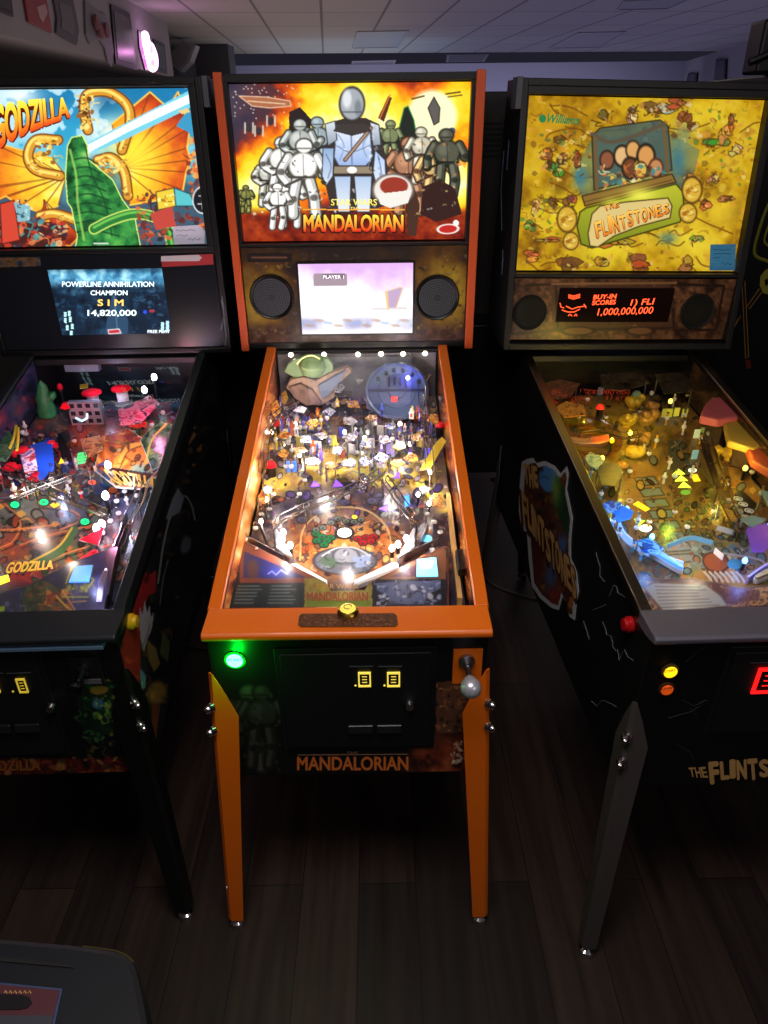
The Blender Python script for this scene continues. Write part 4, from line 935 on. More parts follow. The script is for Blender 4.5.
    a.poly([(0,204),(14,200),(20,240),(2,244)], (206,70,50), 1, (90,20,20), 1); a.poly([(14,202),(30,206),(30,220),(18,222)], (130,180,190)); a.confetti(rect(14,200,32,222), 16, [(40,60,80),(200,230,230)], (2,4), .8, 42)
    a.confetti([(136,196),(206,178),(208,246),(140,246)], 170, [(170,60,40),(110,40,36),(60,40,44),(220,110,60),(90,60,70)], (3,8), .85, 43)
    a.poly([(156,192),(174,188),(176,206),(158,210)], (232,200,60), 1, (70,60,30), 1); a.poly([(174,188),(190,194),(196,206),(176,206)], (90,190,196), 1, (30,80,90), 1); a.confetti(rect(158,194,174,206), 14, [(160,110,30),(255,240,150)], (2,4), .8, 44)
    a.poly([(176,126),(188,110),(194,110),(196,142),(188,132)], (60,150,190)); a.poly([(178,111),(188,108),(190,112),(182,114)], (230,200,130)); a.confetti(rect(188,140,204,178), 40, [(220,90,50),(250,170,80),(120,40,40)], (3,7), .8, 45)
    a.ell(203,200,9.5,12.5,(26,28,32),1,0,.1,(225,228,230),.12); a.line([(199,196),(206,196)], 1, (220,220,220)); a.line([(198,204),(205,204)], 1, (220,220,220)); a.line([(202,191),(202,209)], 1, (200,200,200), .6)
    a.poly([(150,214),(172,206),(176,226),(156,230)], (190,70,60)); a.line([(94,243.5),(108,243.5)], 1.4, (220,230,220))
    a.build('backlit_picture', art_mat('backlit_print', 1.2, .25), r)
    # title: letters growing to the left
    h0 = front_hit(m, m.yt-.0004); h1 = front_hit(m, m.yt-.0008)
    def fm(dx, dy, hit):
        def f(s, t):
            top = 104-7*s-1.5*math.sin(s*3.1); bot = 152-34*s-3*math.sin(s*3.1)
            x = -8+76*s+2.4*(1-t); return hit(x+dx, bot+(top-bot)*t+dy)
        return f
    text_ = 'GODZILLA'
    letters('lettering', text_, fm(.6, 1.2, front_hit(m, m.yt-.0003)), mat('ink_maroon', (96,20,10), .4, emit=(96,20,10), es=.8), r, .11, 0, .95)
    letters('lettering', text_, fm(0, 0, h1), art_mat('lit_lettering', 1.25, .3), r, .045, 0, .95, cols=[(0,(220,70,24)),(.35,(244,150,36)),(.75,(252,214,50)),(1,(255,236,90))])
    # ---- lower head: big black panel with the score screen
    yp = m.yb+.002
    MB().box(-m.bw+.02, m.bw-.02, yp, yp+.02, m.zbb+.02, 1.424).build('display_panel', mat('panel_black', (24,28,34), .25), r, bevel=.002)
    C = [m.front(x, y, yp-.001) for x, y in ((47.5,270),(163,268),(170.5,333.5),(62,335))]
    x0, x1 = (C[0][0]+C[3][0])/2, (C[1][0]+C[2][0])/2; z0, z1 = (C[2][2]+C[3][2])/2, (C[0][2]+C[1][2])/2
    a = Art(m, (x0, yp-.0015, z1), (x1-x0, 0, 0), (0, 0, z0-z1), 190, 110); n1 = a.noise(12, 111); n2 = a.noise(5, 112)
    a.grad(n1*.5+n2*.5, [(.3,(10,22,36)),(.55,(22,48,72)),(.75,(52,92,120))])
    a.grad(n1*.6+n2*.4, [(.3,(40,90,130)),(.5,(90,170,210)),(.66,(180,236,250))], np.clip((289-a.Y)/9, 0, 1)*np.clip((a.Y-266)/8, 0, 1)*.95)
    a.poly([(104,335),(112,296),(116,296),(136,335)], (44,72,100)); a.line([(114,296),(118,335)], 1, (110,150,180), .6)
    for x, y, w, h in ((50,296,26,40),(128,292,40,42),(84,300,16,20),(140,288,14,20)): a.poly(rect(x, y, x+w, y+h), (14,30,48), .7); a.confetti(rect(x, y, x+w, y+h), 26, [(30,62,92),(52,90,120),(10,20,34)], (2,6), .7, x)
    for x, y in ((64,312),(68,311),(64,318),(69,317),(66,325),(71,324),(70,331)): a.poly(rect(x, y, x+2.6, y+5), (190,240,246))
    a.poly(rect(161,322,164,332), (190,240,250)); a.poly(rect(166,321,169,332), (190,240,250)); a.ell(145,312,2,2,(40,80,220)); a.ell(152,311,3,1.6,(190,60,80),.8)
    a.poly([(108,330),(119,329),(121,333),(109,334)], (190,40,50), 1, (230,230,235), 1)
    scr = a.build('screen', art_mat('screen_blue', 1.25, .15), r)
    h = front_hit(m, yp-.0022); wt = glow('screen_white', (226,244,246), 1.2); gd = glow('screen_gold', (244,206,96), 1.2)
    for s, q, mt in (('POWERLINE ANNIHILATION', rect(62,281.5,154,286.8), wt), ('CHAMPION', rect(90.5,290.3,127.5,295.3), wt), ('S I M', rect(97.5,299.3,123.5,306), gd), ('14,820,000', rect(87.5,309.8,136.5,316.8), wt), ('FREE PLAY', rect(147.5,330,170,333), wt)):
        text(m, scr, s, q, h, mt, .02, name='screen_text')
    # sticker strips under the picture
    st = [m.front(x, y, yp-.0006) for x, y in ((161,256),(213,254),(213.5,264.5),(162,267))]
    s1 = MB().prism(st, (0, -.0005, 0)).build('sticker', mat('sticker_red', (176,50,54), .45), r, label='red and white sticker under the picture')
    MB().prism([m.front(x, y, yp-.0013) for x, y in ((161,256.2),(199,254.8),(202,257.6),(199,261),(161,261.5))], (0, -.0004, 0)).build('sticker_arrow', mat('sticker_white', (205,200,205), .5), s1)
    st = [m.front(x, y, yp-.0006) for x, y in ((-20,258),(40,257),(41,266),(-18,268))]
    MB().prism(st, (0, -.0005, 0)).build('sticker', print_mat('sticker_dark', [(34,34,40),(90,70,50),(120,90,60),(60,70,80),(40,40,44)], 40), r)
    # ---- front
    a = Art(m, (-.279, -.0012, m.zl-.006), (.558, 0, 0), (0, 0, .474-m.zl+.006), 230, 150); n1 = a.noise(10, 121); n2 = a.noise(4, 122)
    a.fill((14,15,18)); Y = a.Y; X = a.X
    a.grad(n1*.5+n2*.5, [(.3,(24,12,12)),(.5,(84,24,20)),(.62,(140,66,34)),(.8,(110,30,28))], np.clip((Y-757)/4, 0, 1)*.9)
    a.poly([(72,676),(112,684),(116,735),(84,735)], (20,40,26)); a.confetti([(72,676),(118,680),(118,740),(84,740)], 90, [(36,90,50),(24,60,40),(60,120,60),(120,120,50),(16,30,26)], (2,7), .8, 12)
    a.ell(99,690,9,4.5,(140,110,40),.9,-.1); a.ell(98,704,6,5,(50,110,130),.9); a.confetti(rect(94,704,112,722), 22, [(110,150,60),(60,110,50),(150,170,80)], (3,6), .9, 13)
    a.confetti(rect(88,735,126,757), 18, [(90,80,40),(40,60,40),(120,110,70)], (2,6), .7, 14); a.confetti(rect(-60,757,128,776), 90, [(150,80,40),(100,30,26),(70,20,24),(60,60,36),(170,120,60)], (3,9), .7, 15)
    a.build('front_print', art_mat('printed_front', rough=.4), r)
    text(m, r, 'GODZILLA', [(-22,761),(40,760),(41,770.5),(-22,771)], front_hit(m, -.0022), mat('ink_rust', (150,84,40), .45), .03)
    coin_door(m, (-90,651,72,756), ((15.5,678.5,29,692),(-12,679,1,692)), (51.5,706.5), (220,190,60), .55)
    MB().box(-.272, .262, -.021, -.001, m.zl-.016, m.zl-.007).build('front_moulding', mat('blue_grey_metal', (110,140,175), .35, .3), r, bevel=.0015)
    q = m.front(84, 668, -.002); pl = MB().box(q[0]-.03, q[0]+.036, -.005, -.001, q[2]-.045, q[2]+.03).build('plunger_plate', DARKDOOR, r, bevel=.002)
    MB().lathe([(.014, 0), (.014, .15), (.008, .2), (.006, .6), (.011, .62), (.018, .8), (.016, .95), (.0001, 1)], q, q+np.array((0, -.07, -.004)), 18).build('plunger_knob', mat('dark_chrome', (110,112,120), .25, 1.), pl, smooth=True)
    MB().box(q[0]-.006, q[0]+.03, -.007, -.005, q[2]-.04, q[2]-.028).build('plunger_label', mat('label_grey2', (92,88,96), .4), pl)
    # ---- right side print and yellow flipper button
    xs = CW+.0012
    a = Art(m, (xs, .0, m.zl-.03), (0, 1.28, .205), (0, 0, -.38), 260, 90); X, Y = a.X, a.Y; n1 = a.noise(12, 131); n2 = a.noise(5, 132)
    a.fill((13,15,20)); a.grad(n1, [(.4,(13,15,20)),(.7,(34,36,40))], .8)
    a.confetti([(118,690),(126,610),(205,350),(212,352),(190,560),(170,700)], 120, [(60,46,34),(40,44,54),(80,60,34),(30,38,34),(96,74,42),(50,22,20)], (3,10), .75, 17)
    red = [(119,672),(117,648),(126,620),(138,592),(143,566),(148,576),(156,570),(156,592),(148,596),(143,610),(141,640),(140,682),(128,676)]
    a.poly(red, (150,34,34)); a.confetti(red, 50, [(190,50,40),(110,22,26),(214,80,50),(70,16,20)], (2,8), .8, 16)
    a.poly([(139,622),(140,606),(142.5,616),(144.5,601),(147,614),(149.5,604),(151,618),(154,612),(152,628),(147,640),(144,652),(141,640)], (172,170,172)); a.curve([(142,648),(147,636),(150,624)], 1.2, (110,108,112))
    a.poly([(140,668),(146,676),(145,690),(141,684)], (90,124,146)); a.line([(142,682),(143,717)], 1.4, (150,152,150)); a.poly([(147,640),(156,648),(160,664),(154,672),(148,658)], (120,104,50)); a.ell(157,693,9,11,(140,112,48),1,.3,.4,(60,50,24),.2); a.confetti(rect(148,684,168,704), 14, [(170,140,60),(90,74,34)], (2,6), .8, 19); a.poly([(152,704),(160,706),(156,740),(151,736)], (110,60,34))
    a.poly([(162,632),(170,642),(168,662),(160,654)], (70,84,50)); a.curve([(158,583),(164,542),(172,512),(183,496),(191,504),(195,520)], 1.8, (130,132,128)); a.curve([(160,604),(163,580),(168,560)], 1.2, (110,108,96)); a.ell(186,545,5,9,(108,116,132),.8,.3,.5); a.poly([(166,520),(172,500),(178,488),(184,498),(180,512)], (110,118,130)); a.confetti([(186,430),(200,400),(204,440),(190,480)], 26, [(140,96,56),(90,64,40),(170,120,70)], (3,8), .8, 20)
    a.build('side_print', art_mat('printed_side', rough=.45), r)
    c = m.side(129, 621.5, xs)
    fb = MB().lathe([(.0175, 0), (.0175, .45), (.014, .55), (.013, .9), (.0001, 1)], c, c+np.array((.02, 0, 0)), 22).build('flipper_button', mat('yellow_button', (214,160,24), .3), r, smooth=True)
    # glare on the side of the head, built as thin silver tubes
    for P in (((222,296),(224,315),(221,330)),((224,318),(226,336),(225,345)),((221,300),(223,308))):
        MB().tube([m.side(x, y, m.bw+.0003) for x, y in P], .0014, 5).build('glare_streak', mat('glare_silver', (120,130,160), .3, .6), r)
    # ---- playfield
    pf, a = playfield_board(m, .055, 1.115, 240, 380); X, Y = a.X, a.Y; n1 = a.noise(24, 141); n2 = a.noise(8, 142)
    a.grad(n1*.55+n2*.45, [(.25,(18,22,30)),(.42,(40,50,64)),(.55,(70,70,76)),(.68,(120,70,50)),(.85,(70,110,80))])
    for cx, cy, rx, ry, c in ((20,500,60,28,(96,104,96)),(30,540,50,16,(150,60,40)),(70,555,28,14,(60,100,56)),(130,450,34,40,(190,80,40)),(150,470,24,34,(70,130,80)),(90,440,24,14,(180,100,60)),(20,450,26,20,(150,40,40)),(45,460,22,20,(30,60,150)),(110,500,30,26,(50,60,110)),(100,390,40,26,(60,64,90)),(150,400,30,24,(150,60,80)),(60,385,24,24,(30,34,40)),(20,575,50,12,(170,40,40))): a.glow(cx, cy, rx, c, .75, ry)
    a.confetti(rect(-60,355,200,440), 300, [(60,60,90),(160,60,70),(40,46,60),(150,140,170),(90,110,160),(190,60,60),(30,30,36),(120,100,90)], (2,8), .75, 51, (20,20,26))
    a.confetti(rect(-60,435,170,500), 300, [(200,90,40),(60,120,70),(180,40,40),(40,70,170),(220,180,60),(30,30,40),(90,80,110),(200,200,200)], (2,9), .75, 52, (24,20,22))
    a.confetti(rect(-60,495,140,580), 300, [(90,100,90),(150,60,40),(60,90,60),(40,44,56),(190,90,50),(120,120,110),(50,40,40),(200,150,60)], (3,10), .7, 53, (26,22,22))
    for P in ([(0,500),(20,520),(14,540),(0,548)], [(40,505),(70,510),(80,520),(60,530)], [(20,545),(50,535),(80,528),(110,520)], [(50,560),(70,552),(90,545),(80,535)], [(0,530),(30,528),(60,524)], [(110,455),(130,450),(148,462),(140,475)]): a.curve(P, 1.6, (210,120,60), .8); a.curve([(x+2, y+3) for x, y in P], 1.2, (24,24,28), .8)
    a.curve([(24,568),(46,558),(62,548),(74,530)], 9, (50,90,48), .9); a.curve([(22,566),(44,555),(60,545),(72,528)], 2, (214,170,60), .9)
    a.build('playfield_print', art_mat('playfield_print', rough=.25), pf)
    inner_walls(m, lambda b, sx: (b.grad(b.noise(11, 160+sx)*.6+b.noise(30, 162+sx)*.4, [(.3,(16,18,26)),(.5,(50,56,90)),(.65,(120,50,60)),(.8,(150,150,170))]), b.confetti(rect(-80,350,210,610), 80, [(30,30,40),(110,60,110),(60,70,120),(180,80,80)], (3,10), .7, 163)))
    gi = glow('green_insert', (20,220,120), 1.5); yi = glow('yellow_insert', (250,210,50), 1.2); oi = glow('orange_insert', (255,90,50), 1.2); wi = glow('white_insert2', (255,255,250), 1.6); dkr = mat('dark_lens_rim', (22,22,26), .3)
    for x, y in ((15,505),(44,502.5),(85,522)): 
        roundin(m, pf, x, y, 4.4, 3, gi, dkr); roundin(m, pf, x, y, 2.2, 1.4, mat('green_dark', (10,60,40), .3))
    roundin(m, pf, 92, 482.5, 4, 2.3, oi); roundin(m, pf, 92, 482.5, 2., 1., mat('dark_maroon', (90,20,16), .3)); insert(m, pf, ((50,505),(56,502),(60,505),(54,508)), yi); roundin(m, pf, 61, 498, 3, 1.7, wi); roundin(m, pf, 13, 497, 3, 1.6, wi)
    for k in range(4): insert(m, pf, [(75.5+k*.6, 465-k*3.1),(85+k*.9, 463-k*3.1),(86+k*.9, 461-k*3.1),(76.5+k*.6, 462.6-k*3.1)], gi)
    insert(m, pf, ((58.5,464),(61.5,457.5),(64.5,463)), glow('yellow_insert', (250,210,50), 1.2)); insert(m, pf, ((44,467),(46,461),(50,466.5)), wi); insert(m, pf, ((-2,578),(8,575),(10,581),(0,585)), glow('yellow_bright', (250,240,30), 1.6))
    # apron
    H2 = lambda x, y: m.fld(x, y, .03); O = [(-100,615),(-96,604),(-40,596),(0,592),(30,584),(70,562),(88,556),(118,545),(112,570),(104,615)]
    apron = MB().prism([H2(x, y) for x, y in O], (0, 0, -.027)).build('apron', mat('apron_dark', (30,28,44), .35), pf, bevel=.002)
    b = Art(m, H2(-105, 617), H2(112, 616)-H2(-105, 617), H2(-90, 540)-H2(-105, 617), 220, 100); b.P[:, 2] = m.fz(b.P[:, 1])+.0308; b.X, b.Y = project(m.world(b.P))
    b.fill((32,30,50)); b.grad(b.noise(16, 171), [(.3,(26,28,52)),(.55,(52,56,96)),(.75,(84,90,130))], .8)
    b.poly([(22,596),(26,586),(36,580),(48,581),(58,588),(62,600),(72,614),(22,614)], (66,74,50), 1, (30,34,24), 1); b.confetti([(26,588),(46,582),(60,596),(64,614),(24,614)], 60, [(92,96,60),(50,60,40),(130,70,46),(40,44,30)], (3,8), .8, 172)
    b.confetti([(44,590),(66,592),(76,614),(40,614)], 40, [(150,70,40),(110,46,36),(200,130,50)], (3,9), .75, 173); b.curve([(56,596),(66,606),(74,612)], 1.4, (220,180,60)); b.curve([(62,590),(70,602),(76,612)], 1.2, (220,150,60))
    b.line([(66,583),(72,567),(93,565.5),(90,577),(94,580),(88,588)], 1.6, (150,150,50)); b.confetti(rect(62,585,88,592), 26, [(150,140,50),(96,96,40)], (2,6), .8, 174); b.line([(62,597),(88,597)], 1.4, (150,160,60)); b.line([(72,602),(86,601)], 1.2, (170,140,60))
    b.poly([(-90,600),(20,592),(20,614),(-95,614)], (40,46,66)); b.confetti(rect(-90,600,20,614), 60, [(70,80,110),(50,50,70),(110,120,150)], (2,7), .6, 175); b.poly([(-1,607),(5,606),(4,611),(-1,611)], (130,170,40))
    b.build('apron_print', art_mat('apron_print', rough=.3), pf, cut=[(-96,613),(-92,605),(-40,597.5),(0,593.5),(30,585.5),(70,563.5),(88,557.5),(115,547),(110.5,570),(103,612)])
    P = [m.fld(x, y, .032) for x, y in ((75.5,567.5),(92.5,566),(89,582.5),(69,583))]
    MB().prism(P, (0, 0, .003)).build('lit_panel', glow('blue_panel', (72,150,236), 1.15), pf)
    letters('lettering', 'GODZILLA', quad([(9,562),(54,560),(53,569),(4,574)], lambda u, v: m.fld(u, v, .001)), mat('ink_yellow', (236,190,60), .4), pf, .05)
    letters('lettering', 'GODZILLA', quad([(100,468),(157,477),(153,488),(118,485)], lambda u, v: m.fld(u, v, .051)), mat('ink_red_orange', (236,170,60), .35), pf, .05)
    # toys and fittings
    redl = mat('red_clear', (206,20,40), .15, emit=(210,20,40), es=.35, coat=.5); bluel = mat('blue_plastic', (36,80,190), .25); grn = mat('green_plastic', (48,120,70), .4, noise=.3, nscale=60)
    p = m.fld(48, 416, 0); mb = MB().lathe([(.026, 0), (.03, .15), (.024, .4), (.027, .5), (.018, .7), (.014, .85), (.0001, 1)], p, p+np.array((.004, 0, .12)), 18); mb.lathe([(.012, 0), (.013, .5), (.0001, 1)], p+np.array((.02, 0, .06)), p+np.array((.045, -.01, .085)), 10); mb.build('green_tower', grn, pf, smooth=True)
    # grey building front with windows at the back
    def block(x0, y0, x1, y1, h0, h1, matl, name='toy_building', win=None):
        A = m.fld(x0, y0, 0); B = m.fld(x1, y1, 0); mb = MB().box(min(A[0],B[0]), max(A[0],B[0]), min(A[1],B[1]), max(A[1],B[1])+.02, m.fz(A[1])+h0, m.fz(A[1])+h1, 0)
        if win:
            nx, nz = win; X0, X1 = sorted((A[0], B[0])); yy = min(A[1], B[1])
            for i in range(nx):
                for k in range(nz):
                    mb.box(X0+(X1-X0)*(i+.2)/nx, X0+(X1-X0)*(i+.8)/nx, yy-.001, yy, m.fz(A[1])+h0+(h1-h0)*(k+.25)/nz, m.fz(A[1])+h0+(h1-h0)*(k+.8)/nz, 1)
        return mb.build(name, [matl, mat('window_dark', (30,34,44), .2)], pf, bevel=.001)
    block(72,425,104,424,.0,.075,mat('toy_grey', (120,124,134), .4), win=(4,3)); block(70,392,104,390,.07,.095,mat('sign_silver', (170,176,190), .3, .3), 'toy_sign')
    P = [m.fld(x, y, .098) for x, y in ((80,389),(88,388),(88,384),(80,385))]; MB().prism(P, (0,0,.002)).build('sign_patch', mat('patch_yellow', (206,176,50), .4), pf)
    block(60,372,66,371,.0,.12,mat('brick_orange', (140,84,50), .5), 'toy_post'); block(106,378,150,376,.02,.1,mat('back_blue', (60,76,110), .4, noise=.4, nscale=60), win=(6,3)); block(160,372,182,371,.02,.1,mat('back_orange', (150,100,70), .4, noise=.3, nscale=60), win=(3,3))
    for x, y, z, w in ((66,407,.06,.026),(138,425,.04,.05),(52,446,.03,.03),(24,452,.04,.036),(12,468,.03,.045),(36,478,.03,.04)):
        p = m.fld(x, y, z); mb = MB().box(p[0]-w/2, p[0]+w/2, p[1]-.012, p[1]+.012, p[2]-.006, p[2]+.006, 0); mb.box(p[0]-w*.28, p[0]+w*.25, p[1]-.01, p[1]+.01, p[2]+.006, p[2]+.014, 0)
        for dx in (-.32, .32):
            mb.cyl(p+np.array((w*dx, -.013, -.006)), p+np.array((w*dx, .013, -.006)), .0055, .0055, 10, 1)
        b0 = p.copy(); b0[2] = m.fz(p[1]); mb.cyl(b0, p, .003, .003, 8, 1); mb.build('toy_car', [redl, BLACKP], pf, bevel=.003)
    for P, h, mt in ([((30,446),(52,440),(55,470),(40,482),(34,466)), .04, bluel], [((20,455),(34,448),(38,470),(26,478)), .05, print_mat('print_red', [(60,20,24),(190,40,50),(230,200,200),(120,90,160),(220,60,60)], 26)],
        [((80,440),(100,436),(104,450),(88,458)), .05, print_mat('print_rust', [(70,40,34),(150,80,50),(200,140,90),(110,60,50),(60,60,70)], 26)],
        [((118,410),(150,396),(160,404),(140,424),(120,426)), .06, print_mat('print_pink', [(80,30,44),(180,60,90),(220,130,150),(60,40,60),(240,210,220)], 26)],
        [((-10,440),(8,430),(18,444),(6,462),(-12,460)), .05, print_mat('print_green', [(30,60,44),(60,120,80),(120,150,110),(40,80,60),(170,180,150)], 26)], [((-30,470),(-4,462),(4,480),(-14,500),(-34,496)), .04, print_mat('print_red', [(60,20,24)]*5)], [((56,436),(70,428),(72,452),(62,460)), .06, mat('black_gloss', (14,15,18), .15)]):
        plastic(m, pf, P, h, mt)
    def fan_print(b):
        X, Y = b.X, b.Y; n = b.noise(9, 191); n2_ = b.noise(4, 192); th = np.arctan2(Y-478, X-112); d = np.hypot(X-112, Y-478)
        b.grad(d/60+(n-.5)*.5, [(0,(255,220,90)),(.3,(240,140,50)),(.6,(190,60,40)),(1,(90,40,50))]); b.grad(.5+.5*np.sin(th*14+n*3), [(0,(80,24,20)),(.5,(190,70,40)),(1,(240,190,80))], .4)
        b.ell(136,452,13,9,(206,120,50),1,.3,.2,(60,24,20),.14); b.curve([(118,466),(126,450),(140,444),(150,452),(146,462)], 4, (226,170,70)); b.curve([(120,468),(128,452),(141,446)], 1.2, (90,40,20)); b.ell(141,470,10,6,(120,190,200),.8,.2,.5)
        b.poly([(96,466),(108,458),(114,474),(108,484),(98,480)], (60,70,130)); b.confetti(rect(92,426,160,490), 90, [(230,160,60),(120,40,36),(60,90,80),(250,220,140),(60,30,40),(180,80,50)], (2,6), .7, 193, (40,20,20))
        b.poly([(102,466),(158,474),(154,488),(116,485)], (50,20,30))
    art_plastic(m, pf, [(94,470),(102,436),(128,428),(146,440),(158,470),(140,489),(116,487)], .045, fan_print)
    def green_print(b):
        n = b.noise(7, 195); b.grad(n, [(.3,(24,50,36)),(.5,(70,120,80)),(.7,(120,160,120))]); b.confetti(rect(138,416,176,472), 60, [(150,170,140),(30,60,40),(200,170,80),(180,180,200),(60,100,120)], (2,6), .75, 196, (20,30,26)); b.curve([(146,462),(152,440),(166,424)], 2, (210,190,90))
    art_plastic(m, pf, [(140,440),(158,420),(172,424),(160,466),(152,470)], .05, green_print)
    for x, y, h, c in ((112,484,.05,1),(109,512,.04,1),(18,466,.03,0),(64,404,.05,0),(80,422,.04,0),(148,410,.06,1),(158,400,.07,1),(99,538,.02,1),(104,534,.02,1),(4,440,.05,2)):
        bulb(m, pf, x, y, h, [redl, glow('white_bulb', (245,248,255), 12.), glow('yellow_insert', (250,210,50), 1.2)][c], .009)
    for P in (((10,448),(14,438),(16,426)),((17,450),(18,440),(18,428))): MB().tube([m.fld(x, y, .08) for x, y in P], .004, 8).build('yellow_stripe_tube', mat('yellow_tube', (226,200,50), .3), pf)
    sling(m, pf, [(80,540),(104,528),(98,545)], redl, None); sling(m, pf, [(-40,544),(-60,532),(-56,548)], redl, None)
    flipper(m, pf, (94,553), (72,566), mat('red_flipper', (220,40,60), .3, emit=(220,30,60), es=.3), .011, .006, .02); flipper(m, pf, (-40,556), (-14,570), mat('red_flipper', (220,40,60)), .011, .006, .02)
    bumper(m, pf, 95, 408, .03, redl); bumper(m, pf, 124, 404, .03, redl); bumper(m, pf, 20, 420, .026, mat('grey_cap', (90,94,104), .3))
    wire_ramp(m, pf, [(-10,462,.07),(10,471,.075),(30,480,.07),(56,493,.062),(84,504,.05),(104,512,.035)], .03, .0018, hooks=4)
    wire_ramp(m, pf, [(-10,500,.035),(10,496,.06),(34,487,.066),(64,476,.07),(88,466,.07)], .024, .0015, hooks=3)
    wire_ramp(m, pf, [(118,545,.03),(128,520,.06),(138,500,.065),(144,480,.07)], .03, .0016, hooks=4)
    MB().tube([m.fld(x, y, .09) for x, y in ((76,418),(82,421),(87,418),(87,414))], .0035, 8).build('neon_hoop', glow('pale_cyan', (190,235,240), 1.1), pf)
    guide(m, pf, [(119,558),(114,580),(110,606)], .03, .003, BLACKP, 'shooter_rail'); guide(m, pf, [(128,520),(122,540),(116,556)], .03)
    MB().prism([m.fld(x, y, .02) for x, y in ((100,583),(106,572),(109,574),(103,606),(97,606))], (0, 0, .012)).build('ball_trough', STEEL, pf, bevel=.002)
    rr = random.Random(18)
    for _ in range(40):
        x, y = rr.uniform(0, 165), rr.uniform(420, 520)
        if x > 205-(y-352)*.33: continue
        post(m, pf, x, y, rr.uniform(.025, .05), rr.choice([CLEARP, CHROME, redl, WHITEP, CLEARP]))
    for x, y in ((90,548),(104,540),(112,528),(120,520),(118,508),(126,498),(132,484)): post(m, pf, x, y, .035)
    for x, y, h, c, p in ((108,525,.06,(255,150,190),.7),(112,484,.09,(210,225,255),.8),(150,400,.13,(255,140,180),.7),(66,412,.09,(255,70,80),.35),(20,480,.095,(255,235,215),.7),(60,530,.08,(255,225,200),.5),(-30,520,.08,(255,225,200),.5),(40,440,.12,(220,220,255),.6),(120,440,.12,(255,220,190),.7),(90,575,.06,(190,190,255),.16),(100,385,.1,(200,210,255),.4)): lamp('POINT', m.world(m.fld(x, y, h)), c, p, .012)

